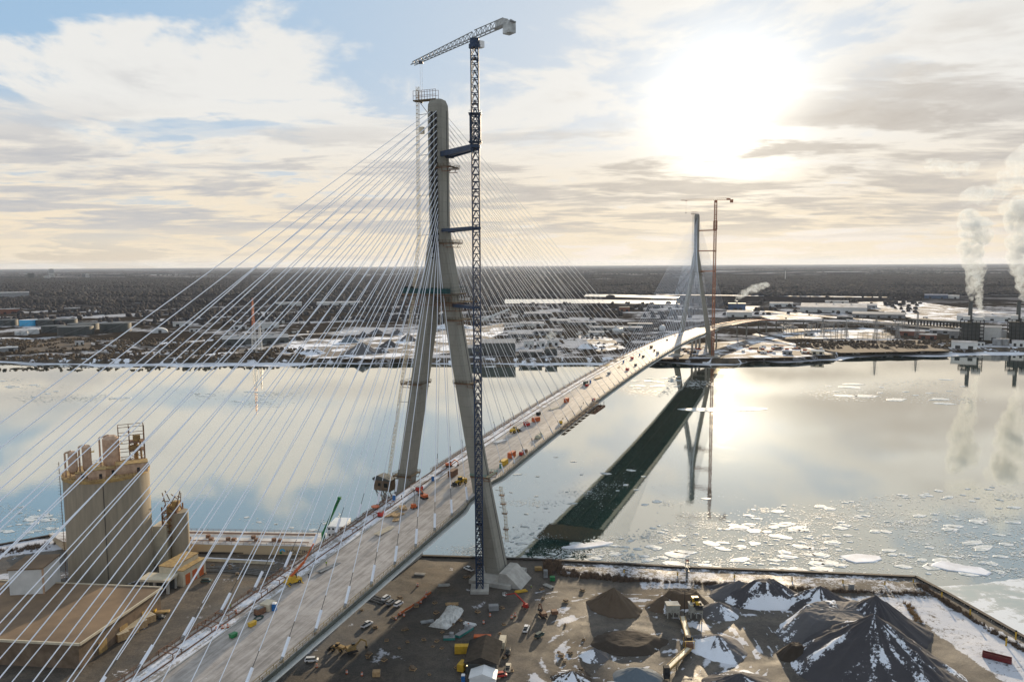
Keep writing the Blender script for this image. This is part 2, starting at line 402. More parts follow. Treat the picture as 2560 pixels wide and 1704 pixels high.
lay(region([(1180, 1600), (1215, 1610), (1190, 1700), (1130, 1700)], 6), 0.42)
lay(ell(1300, 1500, 40, 16), 0.3); lay(ell(1255, 1520, 30, 22), 0.35)
lay(region([(-200, 1370), (170, 1340), (180, 1370), (-200, 1420)], 8), 0.75)
lay(region([(560, 1392), (860, 1392), (720, 1412), (560, 1404)], 4), 0.5)
lay(region([(540, 1430), (760, 1428), (700, 1450), (560, 1440)], 4), 0.42)
lay(ell(640, 1478, 30, 8), 0.5)
lay(ell(60, 1440, 110, 14), 0.6)
brown = 0.35 + 0 * U
for u, v, a, b, k in ((1620, 1510, 130, 40, 1), (1430, 1620, 60, 90, .9), (1470, 1500, 60, 30, .8), (1130, 1440, 130, 50, .9), (700, 1400, 260, 16, 1), (560, 1450, 160, 20, .75), (1010, 1560, 160, 40, .6), (1300, 1560, 40, 60, .5), (250, 1420, 300, 30, .6)):
    e = ell(u, v, a, b); brown = brown * (1 - e) + k * e
brown = np.where(U < 760, np.maximum(brown, 0.55), brown)
wet = np.clip(vnoise(gx, gy, 26, 5) * 2 - 0.75, 0, 1)
da_ = np.sqrt((U - 1570) ** 2 + ((V - 1640) * 2.4) ** 2); an_ = np.arctan2((V - 1640) * 2.4, U - 1570)
sw = vnoise(da_ / 9 + 2 * vnoise(gx, gy, 20, 21), an_ * 5, 1.0, 22, 3); zone = region([(1330, 1470), (1960, 1478), (2010, 1560), (1980, 1760), (1300, 1760)], 12)
snow = np.maximum(snow, zone * np.clip((sw - .44) * 3.2, 0, .60)); snow = np.where(U < 1300, np.maximum(snow, np.clip((vnoise(gx, gy, 9, 23) - .54) * 3, 0, .5)), snow)
hgt = ZN + 0.35 * vnoise(gx, gy, 14, 1) + 0.25 * vnoise(gx, gy, 3.2, 2) - 0.3
# ruts that swing round the stockyard
rut = np.zeros_like(U)
for cu, cv, ra in ((1560, 1640, 190), (1560, 1640, 230), (1900, 1600, 130)):
    d_ = np.sqrt(((U - cu)) ** 2 + ((V - cv) * 2.4) ** 2); rut += np.exp(-((d_ - ra) / 14) ** 2)
rut = np.clip(rut, 0, 1) * (U > 1300)
hgt -= rut * 0.15 * (np.sin((U + V * 2.4) * 0.5) + 1)
iy, ix = np.where(ok[:-1, :-1] & ok[1:, :-1] & ok[:-1, 1:] & ok[1:, 1:]); W_ = gx.shape[1]
a_ = iy * W_ + ix; faces = np.stack([a_, a_ + 1, a_ + 1 + W_, a_ + W_], 1)
def nearmat():
    Mt = bpy.data.materials.new('yard_ground'); Mt.use_nodes = True; N = NT(Mt.node_tree); b = N.n['Principled BSDF']
    p = N.new('ShaderNodeNewGeometry').outputs['Position']
    at = lambda q: N.new('ShaderNodeAttribute', attribute_name=q).outputs['Fac']
    f1 = N.noise(p, 0.5, 6, 0.7, 0.6); f2 = N.noise(p, 0.07, 6, 0.6, 0.8); f3 = N.noise(p, 2.5, 4, 0.7)
    mud = N.mix(N.sm(f2, .3, .7), (0.028, 0.022, 0.018), (0.112, 0.092, 0.074)); tan = N.mix(N.sm(f2, .3, .7), (0.036, 0.025, 0.014), (0.135, 0.092, 0.052))
    c = N.mix(N.sm(N.m('ADD', at('brown'), N.m('MULTIPLY', N.m('SUBTRACT', f1, 0.5), 0.8)), 0.3, 0.85), mud, tan)
    c = N.mix(N.m('MULTIPLY', at('wet'), 0.75), c, (0.022, 0.02, 0.018)); c = N.mix(0.30, c, N.mix(N.sm(f3, .35, .65), (0.012, 0.010, 0.009), (0.15, 0.135, 0.115))); c = N.mix(N.m('MULTIPLY', at('rut'), .45), c, (.14, .115, .085))
    tr = N.sm(N.noise(p, 0.22, 6, 0.75, 2.2), 0.50, 0.56); c = N.mix(N.m('MULTIPLY', tr, 0.45), c, (0.022, 0.019, 0.017))
    k = N.m('ADD', N.m('MULTIPLY', f1, 0.50), N.m('ADD', N.m('MULTIPLY', f2, 0.32), N.m('MULTIPLY', f3, 0.18)))
    s = N.m('SUBTRACT', N.m('ADD', k, at('snow')), N.m('MULTIPLY', at('rut'), 0.35))
    sm_ = N.sm(s, 1.0, 1.07)
    c = N.mix(N.m('MULTIPLY', sm_, 0.93), c, N.mix(f3, (0.36, 0.37, 0.41), (0.62, 0.64, 0.70)))
    N.put(b.inputs['Base Color'], c); N.put(b.inputs['Roughness'], N.mix(at('wet'), (0.85,) * 3, (0.5,) * 3))
    bn = N.new('ShaderNodeBump'); bn.inputs['Strength'].default_value = 0.5; bn.inputs['Distance'].default_value = 0.25
    N.put(bn.inputs['Height'], f1); N.put(b.inputs['Normal'], bn.outputs[0])
    return Mt
M['yard'] = nearmat()
gr = npmesh('near_bank_ground', np.stack([gx, gy, hgt], -1).reshape(-1, 3), faces, M['yard'], dict(snow=snow.ravel(), brown=brown.ravel(), wet=wet.ravel(), rut=rut.ravel()))
tag(gr, kind='structure')
# coarse land outside the fine grid
M['plain'] = mat('plain_ground', (0.12, 0.10, 0.08), 0.95, col2=(0.06, 0.05, 0.04), scale=0.02, snow=0.5)
cs = MB()
for x0, x1, y0, y1 in ((-3000, 430, -600, 140.0), (-3000, -330, 140.0, 395), (261.2, 300, 100, 140)):
    cs.add([(x0, y0, ZN - .1), (x1, y0, ZN - .1), (x1, y1, ZN - .1), (x0, y1, ZN - .1)], [(0, 1, 2, 3)])
tag(cs.build('land', M['plain']), kind='structure')
# sheet-pile quay wall with its capping
M['pile_wall'] = mat('sheet_piling', (0.045, 0.035, 0.03), 0.8, col2=(0.015, 0.012, 0.012), scale=0.5)
nbq = nb[2:-2]
qw = thing('quay_wall', 'dark rusty sheet pile quay wall along the near river bank', 'wall', (nbq[6][0], nbq[6][1], 0))
a1, a2 = MB(), MB(); L0 = Vector((nbq[6][0], nbq[6][1], 0))
for (x0, y0), (x1, y1) in zip(nbq[:-1], nbq[1:]):
    p, q = Vector((x0, y0, 0)) - L0, Vector((x1, y1, 0)) - L0
    n_ = max(1, int((q - p).length / 1.2)); d = (q - p).normalized(); nn = Vector((-d.y, d.x, 0))
    for i in range(n_):
        e = p + (q - p) * (i / n_); g_ = p + (q - p) * ((i + .5) / n_); h_ = p + (q - p) * ((i + 1) / n_)
        a1.bar(e + nn * 0.2 + Vector((0, 0, 1)), g_ + nn * 0.2 + Vector((0, 0, 1)), 0.25, 4.6); a1.bar(g_ - nn * 0.15 + Vector((0, 0, 1)), h_ - nn * 0.15 + Vector((0, 0, 1)), 0.25, 4.6)
    a2.bar(p + Vector((0, 0, 3.5)) - nn * .3, q + Vector((0, 0, 3.5)) - nn * .3, 1.7, 0.5)
a1.build('sheet_piling', M['pile_wall'], qw); a2.build('capping_beam', M['pile_wall'], qw)

# ---- gravel and sand piles
def pilemat(name, c1, c2, snowy):
    Mt = bpy.data.materials.new(name); Mt.use_nodes = True; N = NT(Mt.node_tree); b = N.n['Principled BSDF']
    p = N.new('ShaderNodeTexCoord').outputs['Object']; at = N.new('ShaderNodeAttribute', attribute_name='snow').outputs['Fac']
    f = N.noise(p, 0.9, 6, 0.7); g = N.noise(p, 0.15, 5, 0.6, 0.4); h = N.noise(p, 4.0, 3, 0.7)
    c = N.mix(N.m('ADD', N.m('MULTIPLY', f, .4), N.m('ADD', N.m('MULTIPLY', g, .35), N.m('MULTIPLY', h, .25))), c2, c1)
    k = N.sm(N.m('ADD', at, N.m('MULTIPLY', N.m('SUBTRACT', f, 0.5), 0.8)), 0.50, 0.56)
    c = N.mix(N.m('MULTIPLY', k, 0.95), c, N.mix(h, (0.55, 0.58, 0.64), (0.8, 0.83, 0.9))); N.put(b.inputs['Base Color'], c); b.inputs['Roughness'].default_value = 0.9
    bn = N.new('ShaderNodeBump'); bn.inputs['Strength'].default_value = 0.6; bn.inputs['Distance'].default_value = 0.2
    N.put(bn.inputs['Height'], f); N.put(b.inputs['Normal'], bn.outputs[0]); return Mt
M['p_grey'] = pilemat('grey_gravel', (0.12, 0.115, 0.12), (0.05, 0.05, 0.056), 1)
M['p_dark'] = pilemat('dark_slag', (0.062, 0.058, 0.066), (0.028, 0.027, 0.031), 1)
M['p_brown'] = pilemat('brown_sand', (0.12, 0.083, 0.052), (0.05, 0.035, 0.024), 0)
M['p_blue'] = pilemat('blue_grey_stone', (0.12, 0.15, 0.18), (0.06, 0.08, 0.10), 1)
M['p_umber'] = pilemat('umber_earth', (0.05, 0.034, 0.022), (0.02, 0.015, 0.011), 0)
def pile(loc, rx, ry, h, rz, m, sn, label, cat='gravel pile', name='gravel_pile', seed=0, flat=0.0, nt=96, nr=30, group=None, snside=None, z0=None):
    th = np.linspace(0, 2 * np.pi, nt, endpoint=False); r = np.linspace(0, 1, nr + 1)[1:]
    rr, tt = np.meshgrid(r, th, indexing='ij')
    out_ = 1 + 0.16 * (vnoise(np.cos(tt) * 3, np.sin(tt) * 3, 1.6, seed) - .5) * 2
    x = rr * np.cos(tt) * rx * out_; y = rr * np.sin(tt) * ry * out_
    k = np.clip((1 - rr) / (1 - flat), 0, 1)
    gul = (vnoise(tt * 7 + 1.2 * vnoise(x, y, 6, seed + 6), rr * 1.6, 1.0, seed + 3, 3) * .5 + vnoise(x, y, rx * .4, seed + 8) * .5 - .5) * 0.26 * np.sin(np.pi * np.clip(rr, 0, 1))
    z = h * (1 + .14 * (vnoise(x, y, rx * .3, seed + 11) - .5) * 2 * np.clip(rr * 3, 0, 1)) * (k ** 1.12 + gul * (1 - flat * .6)) + 0.5 * (vnoise(x, y, 3, seed + 4) - .5) * (rr < .97)
    z = np.maximum(z, -0.6) - 0.7 * (rr > .99)
    st_ = vnoise(tt * 4 + 1.5 * vnoise(x, y, 9, seed + 5), rr * 1.6, 1.0, seed + 7, 4) * 0.5 + vnoise(x, y, 7, seed + 9) * 0.5; st_ = .5 + (st_ - .5) * 1.35
    at = st_ + (sn - 0.5) * 0.9 - 0.15 + 0.20 * (rr - 0.55)
    if snside is not None: at += 0.22 * np.cos(tt + rz - snside) * (rr > .1)
    vv = np.concatenate([[[0, 0, h * (1.0 if flat == 0 else 1.0)]], np.stack([x, y, z], -1).reshape(-1, 3)])
    at = np.concatenate([[at[0].mean()], at.ravel()])
    i = np.arange(nt); j = (i + 1) % nt
    f1 = np.stack([np.zeros(nt, int), 1 + i, 1 + j, 1 + j], 1)
    fs_ = [np.stack([1 + a * nt + i, 1 + (a + 1) * nt + i, 1 + (a + 1) * nt + j, 1 + a * nt + j], 1) for a in range(nr - 1)]
    f = np.concatenate(fs_); o = npmesh(name, vv, f, m, dict(snow=at), smooth=True)
    bm = __import__('bmesh').new(); bm.from_mesh(o.data); bm.verts.ensure_lookup_table()
    for a, b_ in zip(i, j): bm.faces.new((bm.verts[0], bm.verts[1 + int(a)], bm.verts[1 + int(b_)]))
    bm.to_mesh(o.data); bm.free()
    o.location = (loc[0], loc[1], (ZN if z0 is None else z0) - 0.1); o.rotation_euler = (0, 0, rz)
    return tag(o, label, cat, group)
pk = G(2180, 1522, 25)
pile((pk.x + 1, pk.y), 27, 31, 20.5, 0.2, M['p_dark'], 0.49, 'tallest dark slag pile at the right, streaked with snow down its flank', seed=1, nt=160, nr=60)
pk2 = G(2186, 1500, 18); pile((pk2.x + 3, pk2.y + 5), 22, 18, 15, 0.1, M['p_dark'], 0.44, 'dark pile with a snowy crest just behind the tallest slag pile', seed=2, snside=2.6)
q = G(2068, 1560, 7); pile((q.x + 5, q.y), 24, 18, 9.5, 0.25, M['p_grey'], 0.44, 'broad flat topped grey pile with snow along its top edge left of the tallest pile', seed=3, flat=0.55, nt=140, nr=40, snside=2.0)
q = G(1990, 1634, 4); pile((q.x, q.y), 6.6, 6.0, 5.0, 0, M['p_umber'], 0.1, 'small round dark earth heap at the left foot of the flat topped pile', seed=4, flat=.3)
q = G(1915, 1500, 3); pile((q.x, q.y + 1), 19, 11, 8.5, 0.05, M['p_dark'], 0.50, 'dark pile with white snow tongues on its near face beside the bank road', seed=5, flat=.25, snside=-1.6)
q = G(1852, 1492, 3); pile((q.x, q.y + 3), 13, 10, 6.5, 0, M['p_grey'], 0.25, 'bare grey cone leaning on the left end of the dark pile by the bank', seed=6)
q = G(2052, 1512, 3); pile((q.x, q.y + 1), 17, 11, 8.2, 0, M['p_dark'], 0.55, 'second dark pile along the bank, striped with curved snow bands', seed=7, snside=-2.6)
q = G(1536, 1520, 3); pile((q.x, q.y + 2), 10, 13, 8.5, 0.5, M['p_brown'], 0.08, 'steep brown sand pile near the quay left of the hoppers', 'sand pile', 'sand_pile', seed=8)
q = G(1575, 1605, 3); pile((q.x, q.y), 15, 10, 1.8, 0, M['p_umber'], 0.16, 'wide low umber earth mound in the middle of the yard', 'earth mound', 'earth_mound', seed=9, flat=.6)
q = G(1500, 1640, 3); pile((q.x - 2, q.y), 6.0, 5.0, 3.4, 0, M['p_grey'], 0.52, 'small grey heap with a white snow face below the umber mound', seed=10, snside=-2.4)
q = G(1592, 1690, 3); pile((q.x, q.y), 9, 7, 3.4, 0, M['p_blue'], 0.33, 'blue grey stone pile at the bottom edge left of the conveyor', 'stone pile', 'stone_pile', seed=11)
q = G(1430, 1692, 3); pile((q.x, q.y), 8, 6, 2.6, 0, M['p_umber'], 0.52, 'low brown heap mottled with snow by the bottom left of the yard', seed=12)
q = G(1795, 1618, 3); pile((q.x, q.y), 10.5, 12, 5.2, 0.4, M['p_grey'], 0.56, 'grey pile mostly under snow right of the upper conveyor', seed=13, snside=-2.2)
q = G(1800, 1534, 3); pile((q.x, q.y + 2), 9, 8, 4.4, 0, M['p_grey'], 0.42, 'grey pile with snow at its foot right beside the loader hoppers', seed=14, snside=-1.0)
q = G(1662, 1524, 3); pile((q.x, q.y + 3), 8, 7, 5.0, 0, M['p_brown'], 0.35, 'brown and grey rubble ramp behind the left hopper', 'gravel pile', seed=15)
q = G(1712, 1516, 3); pile((q.x, q.y + 4), 12, 6, 5.2, 0, M['p_brown'], 0.2, 'earth ramp between and behind the two loading hoppers', 'earth mound', 'earth_mound', seed=16, flat=.5)
q = G(1850, 1712, 3); pile((q.x, q.y), 13, 10, 4.5, 0, M['p_dark'], 0.50, 'dark heap with snow patches at the bottom edge right of the conveyor', seed=17)
q = G(1862, 1470, 3); pile((q.x - 3, q.y + 1), 14, 3.5, 2.2, -.05, M['p_dark'], 0.1, 'long low dark windrow by the brush line', 'earth mound', 'earth_mound', seed=18, flat=.4)
# ================================================================== THE BRIDGE
br = thing('cable_stayed_bridge', 'long cable stayed bridge under construction with two tall inverted Y concrete pylons', 'bridge', (TX, TY, 0), -HD)
HW = 18.9
def sec(s):
    if s < -20 or 20 < s < 833 or s > 873: return HW
    return 17.0
def strip(name, prof, mt, s0=-345, s1=1010, step=9.0, parent=None):
    """prof(s) -> ring of (t, dz)"""
    m = MB(); ss = np.arange(s0, s1 + .1, step); m.loft([[(t, s, zd(s) + z) for t, z in prof(s)] for s in ss]); return m.build(name, mt, parent)
def deckmat():
    Mt = bpy.data.materials.new('deck_concrete'); Mt.use_nodes = True; N = NT(Mt.node_tree); b = N.n['Principled BSDF']
    p = N.new('ShaderNodeTexCoord').outputs['Object']; x, y, z = N.sep(p)
    st = N.noise(N.vm('MULTIPLY', p, (1, 0.05, 1)), 0.8, 6, 0.65, 0.3); f = N.noise(p, 0.18, 6, 0.65, 0.4); h = N.noise(p, 1.6, 5, 0.7)
    c = N.mix(N.sm(N.m('ADD', N.m('MULTIPLY', st, .6), N.m('MULTIPLY', f, .4)), .33, .66), (0.20, 0.178, 0.16), (0.43, 0.39, 0.36))
    c = N.mix(N.m('MULTIPLY', N.sm(h, .55, .75), .3), c, (0.2, 0.17, 0.15))
    wv = N.new('ShaderNodeTexBrick'); N.put(wv.inputs[0], N.vm('MULTIPLY', p, (1, 1, 1))); wv.inputs['Scale'].default_value = 0.13
    wv.inputs['Mortar Size'].default_value = 0.006; wv.inputs['Mortar Smooth'].default_value = 0.1
    c = N.mix(N.m('MULTIPLY', wv.outputs['Fac'], 0.25), c, (0.12, 0.1, 0.09))
    ax = N.m('ADD', x, 13.2)
    side = N.sm(N.m('ABSOLUTE', ax), 4.6, 3.2)
    sn = N.sm(N.m('ADD', N.m('MULTIPLY', f, .35), N.m('ADD', N.m('MULTIPLY', st, 0.35), N.m('MULTIPLY', h, .3))), 0.46, 0.52)
    c = N.mix(N.m('MULTIPLY', N.m('MULTIPLY', side, sn), 0.85), c, (0.68, 0.70, 0.76))
    sn2 = N.sm(N.m('ADD', N.m('MULTIPLY', f, .5), N.m('MULTIPLY', h, .5)), 0.63, 0.67)
    c = N.mix(N.m('MULTIPLY', sn2, .6), c, (0.66, 0.68, 0.72))
    N.put(b.inputs['Base Color'], c); b.inputs['Roughness'].default_value = 0.7; return Mt
M['ochre_rail'] = mat('weathered_rail', (.34, .25, .10), .7, col2=(.16, .12, .06), scale=.4); M['deck'] = deckmat(); M['girder'] = mat('girder_steel', (0.10, 0.115, 0.10), 0.6, col2=(0.06, 0.07, 0.065), scale=0.3)
M['flange'] = mat('flange_paint', (0.72, 0.73, 0.70), 0.5, amt=0.06); M['soffit'] = mat('soffit_concrete', (0.16, 0.16, 0.13), 0.9, col2=(0.11, 0.11, 0.09), scale=0.2)
deck = strip('deck', lambda s: [(-sec(s), 0), (sec(s), 0), (sec(s), -.3), (-sec(s), -.3)], [M['deck']], parent=br)
for sg in (-1, 1):
    gd = strip('edge_girder', lambda s: [(sg * (sec(s) - 1.6), -.3), (sg * (sec(s) - 1.05), -.3), (sg * (sec(s) - 1.05), -2.5), (sg * (sec(s) - 1.6), -2.5)], M['girder'], parent=deck)
    strip('bottom_flange', lambda s: [(sg * (sec(s) - 2.0), -2.5), (sg * (sec(s) + .75), -2.5), (sg * (sec(s) + .75), -2.75), (sg * (sec(s) - 2.0), -2.75)], M['flange'], parent=deck)
    strip('fascia', lambda s: [(sg * sec(s), .02), (sg * (sec(s) + .35), .02), (sg * (sec(s) + .35), -.75), (sg * sec(s), -.75)], M['girder'], parent=deck)
    m = MB()
    for s in np.arange(-340, 1005, 3.0):
        if 18 > abs(s) or abs(s - 853) < 18: continue
        for d_, tt in ((0.2, 1.1), (1.2, 1.1)): m.bar((sg * (HW - d_ + .2), s, zd(s)), (sg * (HW - d_ + .2), s, zd(s) + tt), .12)
        if s < 1000:
            for hh in (.55, 1.1): m.bar((sg * HW, s, zd(s) + hh), (sg * HW, s + 3, zd(s + 3) + hh), .1)
            m.bar((sg * (HW - 1.0), s, zd(s) + 1.05), (sg * (HW - 1.0), s + 3, zd(s + 3) + 1.05), .12)
    m.build('edge_railing', M['ochre_rail'] if sg > 0 else M['rust'], deck)
m = MB()
for tt in (-6.2, 6.2):
    ss = np.arange(-345, 1011, 9.0); m.loft([[(tt - .5, s, zd(s) - .3), (tt + .5, s, zd(s) - .3), (tt + .5, s, zd(s) - 1.2), (tt - .5, s, zd(s) - 1.2)] for s in ss])
for s in np.arange(-340, 1005, 5.2): m.bar((-17, s, zd(s) - .9), (17, s, zd(s) - .9), .4, 1.1)
m.build('floor_beams', M['soffit'], deck)
kb = MB()
for tt in (-12.6, -17.2): kb.loft([[(tt - .12, s, zd(s) - .01), (tt + .12, s, zd(s) - .01), (tt + .12, s, zd(s) + .35), (tt - .12, s, zd(s) + .35)] for s in np.arange(-345, 800, 9.0)], m=1)
ss = np.arange(-345, 1011, 9.0); kb.loft([[(-9.2, s, zd(s) - .01), (-8.9, s, zd(s) - .01), (-8.9, s, zd(s) + .28), (-9.2, s, zd(s) + .28)] for s in ss])
kb.build('path_kerb', [M['conc2'], M['rust']], deck)

def leg_c(z):   # centre offset and half width of a pylon leg at height z
    return 27.0 - (z - 3) * 0.1735 if z > 44 else 27.3 - (z - 3) * 0.182 + 0.0
def oct_(cx, cy, hx, hy, c, z): return [(cx + x, cy + y, z) for x, y in ((-hx + c, -hy), (hx - c, -hy), (hx, -hy + c), (hx, hy - c), (hx - c, hy), (-hx + c, hy), (-hx, hy - c), (-hx, -hy + c))]
def make_pylon(s0, tc, name_far, zb):
    py = bpy.data.objects.new('pylon', None); COL.objects.link(py); py.parent = br; py.location = (tc, s0, 0)
    for sg in (-1, 1):
        m = MB(); rings = []
        for z in list(np.arange(zb, 150, 6.0)) + [150, 158, 165]:
            w = 3.1 if z > 60 else 3.1 + (60 - z) * 0.018; d = 4.3 if z > 60 else 4.3 + (60 - z) * .012
            c = max(leg_c(z), 0.0)
            if z > 150: c = max(leg_c(150) - (z - 150) * .13, .35)
            rings.append(oct_(sg * c, 0, w, d, 0.9, z))
        m.loft(rings); lg = m.build('leg', M['conc'], py)
        m = MB()
        for a, b_ in zip(np.arange(zb + 1, 140, 6.0), np.arange(zb + 7, 146, 6.0)):   # the dark groove down the outer face
            wa = 3.1 if a > 60 else 3.1 + (60 - a) * 0.018; wb = 3.1 if b_ > 60 else 3.1 + (60 - b_) * 0.018
            m.bar((sg * (leg_c(a) + wa), 1.3, a), (sg * (leg_c(b_) + wb), 1.3, b_), .12, .55, up=(0, 1, 0))
        m.build('groove', M['dark'], lg)
        for zz in range(int(zb) + 8, 140, 4):
            pass
    m = MB()
    m.loft([oct_(0, 0, 3.35 + max(0, (165 - z)) * .17, 3.7, .8, z) for z in (133, 140, 150, 160, 165)]); m.build('leg_web', M['conc'], py)
    m = MB(); m.loft([oct_(0, 0, 3.5, 4.5, 1.1, z) for z in (160.5, 180, 200, 214)] + [oct_(0, 0, 3.4, 4.3, 1.2, 217.5), oct_(0, 0, 2.7, 3.2, .9, 219.6)])
    cl = m.build('upper_column', M['conc'], py)
    m = MB()
    for sd in (-1, 1):
        m.box((-.9, sd * 4.52, 183), (1.1, .14, 62)); m.box((.9, sd * 4.52, 183), (1.1, .14, 62))  # flat dark strips paint the shade of the cable recess; no hollow is cut
        for z in np.arange(150, 215, 2.6):
            for t in (-1.5, 1.5): m.tube((t, sd * 4.4, z), (t, sd * 5.1, z - .35), .33, 8)
    m.build('anchor_tubes_and_shade', M['dark'], cl)
    m = MB(); m.bar((3.52, 1.2, 161), (3.52, 1.2, 215), .1, .5, up=(0, 1, 0)); m.build('groove', M['dark'], cl)
    return py
py1 = make_pylon(0, -1.8, '', 4.5); py2 = make_pylon(853, -0.5, '', ZF + 2)
# pier caps
for py, zb, kk in ((py1, ZN, 0), (py2, ZF, 1)):
    for sg in (-1, 1):
        m = MB(); cx = sg * 27.5
        m.base(cx, 0, zb - .4, 20, 22, 2.2); m.loft([[(cx + x * 7.5, y * 8, zb + 1.8) for x, y in ((-1, -1), (1, -1), (1, 1), (-1, 1))], [(cx + x * 5, y * 6, zb + 3.6) for x, y in ((-1, -1), (1, -1), (1, 1), (-1, 1))]])
        m.build('footing', M['conc2'], py)
m = MB()   # sloping concrete abutment blocks outside the near footing
m.add([(31, -9, ZN), (42, -9, ZN), (42, 5, ZN), (31, 5, ZN), (31.5, -9, ZN + 6), (35, -9, ZN + 6), (35, 5, ZN + 6), (31.5, 5, ZN + 6)], [(3, 2, 1, 0), (4, 5, 6, 7), (0, 1, 5, 4), (1, 2, 6, 5), (2, 3, 7, 6), (3, 0, 4, 7)])
m.build('sloping_block', M['conc2'], py1)
# stays: 23 to the land side and 26 to the river in each plane
ibk = [-1] + list(range(22)); imn = list(range(26))
def stay(m, pyx, s0, sgn, sa, t, ztop, detail=True):
    a = Vector((pyx + (1.5 if t > 0 else -1.5), s0 + sgn * 4.7, ztop)); b_ = Vector((t, s0 + sgn * sa, zd(s0 + sgn * sa) + .1)); d = (a - b_).normalized(); L = (a - b_).length
    if not detail: m.tube(b_, a, .11, 5); return
    if sgn < 0 and s0 < 100:
        m.tube(b_ + d * 0.2, b_ + d * 1.6, .5, 8, m=2); m.tube(b_ + d * 1.5, b_ + d * 7.2, .48, 8); m.tube(b_ + d * 6.8, b_ + d * 11.8, .11, 6, m=1); m.tube(b_ + d * 11.8, a, .13, 6)
    else:
        m.tube(b_ + d * .1, b_ + d * 4.8, .34, 8); m.tube(b_ + d * 4.8, b_ + d * 7.5, .17, 6, m=2); m.tube(b_ + d * 7.5, a, .125, 6)
smt = [M['stay'], M['strand'], M['steel']]
for sgn, ids, s_, st_ in ((-1, ibk, 32.73, 16.09), (1, imn, 26.08, 15.664)):
    for i in ids:
        for t in (-18.2, 18.2):
            zt = 214 - (ids[-1] - i) * (62 / (len(ids) - 1)); m = MB(); stay(m, -1.8, 0, sgn, s_ + i * st_, t, zt); m.build('stay_cable', smt, br)
m = MB()
for sgn, ids, s_, st_ in ((1, ibk, 32.73, 15.0), (-1, imn, 26.08, 15.664)):
    for i in ids:
        for t in (-18.2, 18.2):
            zt = 214 - (ids[-1] - i) * (62 / (len(ids) - 1)); stay(m, -.5, 853, sgn, s_ + i * st_, t, zt, False)
            b_ = Vector((t, 853 + sgn * (s_ + i * st_), zd(853 + sgn * (s_ + i * st_)))); a = Vector((-.5, 853 + sgn * 4.7, zt)); d = (a - b_).normalized(); m.tube(b_, b_ + d * 6.5, .42, 6)
tag(m.build('far_stay_cables', M['stay'], br), kind='stuff')
# land-side piers beyond the far pylon
for s in (905, 950, 995):
    m = MB()
    for t in (-11, 11): m.base(t, s, ZF, 3.2, 3.2, zd(s) - 3.6 - ZF)
    m.base(0, s, zd(s) - 3.6, 30, 3.6, 1.0); m.build('pier', M['conc2'], br)
for s in (-330,):
    m = MB()
    for t in (-13, 13): m.base(t, s, ZN, 4, 4, zd(s) - 3.6 - ZN)
    m.base(0, s, zd(s) - 3.6, 34, 4, 1.0); m.build('pier', M['conc2'], br)
# ================================================================== FAR BANK
M['roofw'] = mat('snowy_roof', (0.46, 0.46, 0.48), 0.8, col2=(0.18, 0.175, 0.18), scale=0.06)
M['wallg'] = mat('grey_cladding', (0.28, 0.29, 0.3), 0.7, col2=(0.2, 0.2, 0.21), scale=0.2)
M['wallw'] = mat('white_cladding', (0.58, 0.58, 0.57), 0.7, amt=0.08, scale=0.2)
M['walld'] = mat('dark_cladding', (0.075, 0.085, 0.085), 0.75, col2=(0.05, 0.055, 0.055), scale=0.2)
M['wallb'] = mat('blue_cladding', (0.07, 0.12, 0.22), 0.7, scale=0.2)
M['brick'] = mat('red_brick', (0.24, 0.09, 0.06), 0.85, col2=(0.14, 0.06, 0.045), scale=0.4)
M['tank'] = mat('dark_tank_paint', (0.05, 0.06, 0.062), 0.6, col2=(0.03, 0.035, 0.037), scale=0.1, streak=(1, 1, .2))
M['tankb'] = mat('sky_blue_paint', (0.05, 0.42, 0.75), 0.5, amt=0.08)
M['tankw'] = mat('tank_white', (0.6, 0.62, 0.64), 0.5, amt=0.1)
M['wood_far'] = mat('bare_trees', (0.036, 0.031, 0.033), 0.95, col2=(0.009, 0.009, 0.013), scale=0.02)
M['scrub'] = mat('dry_scrub', (0.09, 0.06, 0.034), 0.95, col2=(0.025, 0.018, 0.014), scale=0.06)
def Wz(u, v, z=ZF): q = G(u, v, z); return q, math.hypot(q.x, q.y) / F
def face(q): return -math.atan2(q.x, q.y)
def shed(u, v, w, h, label, wall='wallg', roof='roofw', depth=None, name='warehouse', cat='warehouse', rz=None, pitch=.10, vents=0, doors=3, group=None):
    q, k = Wz(u, v); W2, Hh = w * k, max(h * k * 0.8, 4); D_ = depth or W2 * .5
    t = thing(name, label, cat, q, face(q) if rz is None else rz, group)
    m = MB(); m.base(0, D_ / 2, 0, W2, D_, Hh); m.build('wall', M[wall], t)
    m = MB(); r = W2 / 2 + .5; pz = Hh + D_ * pitch * .5
    m.add([(-r, -.5, Hh + .05), (r, -.5, Hh + .05), (r, D_ + .5, Hh + .05), (-r, D_ + .5, Hh + .05), (-r, D_ / 2, pz + .6), (r, D_ / 2, pz + .6)], [(0, 1, 5, 4), (2, 3, 4, 5), (0, 4, 3), (1, 2, 5), (3, 2, 1, 0)])
    rf = m.build('roof', M[roof], t)
    if vents:
        m = MB()
        for i in range(vents): m.base((i + .5 - vents / 2) * W2 / vents * .8, D_ * .4, Hh + D_ * .03, 4, 4, 3.2)
        m.build('roof_vent', M['wallg'], rf)
    for i in range(doors):
        m = MB(); m.box(((i + .5 - doors / 2) * W2 / doors, -.06, min(2.6, Hh * .4)), (min(7, W2 / doors * .45), .12, min(5, Hh * .7))); m.build('door', M['dark'], t)
    return t
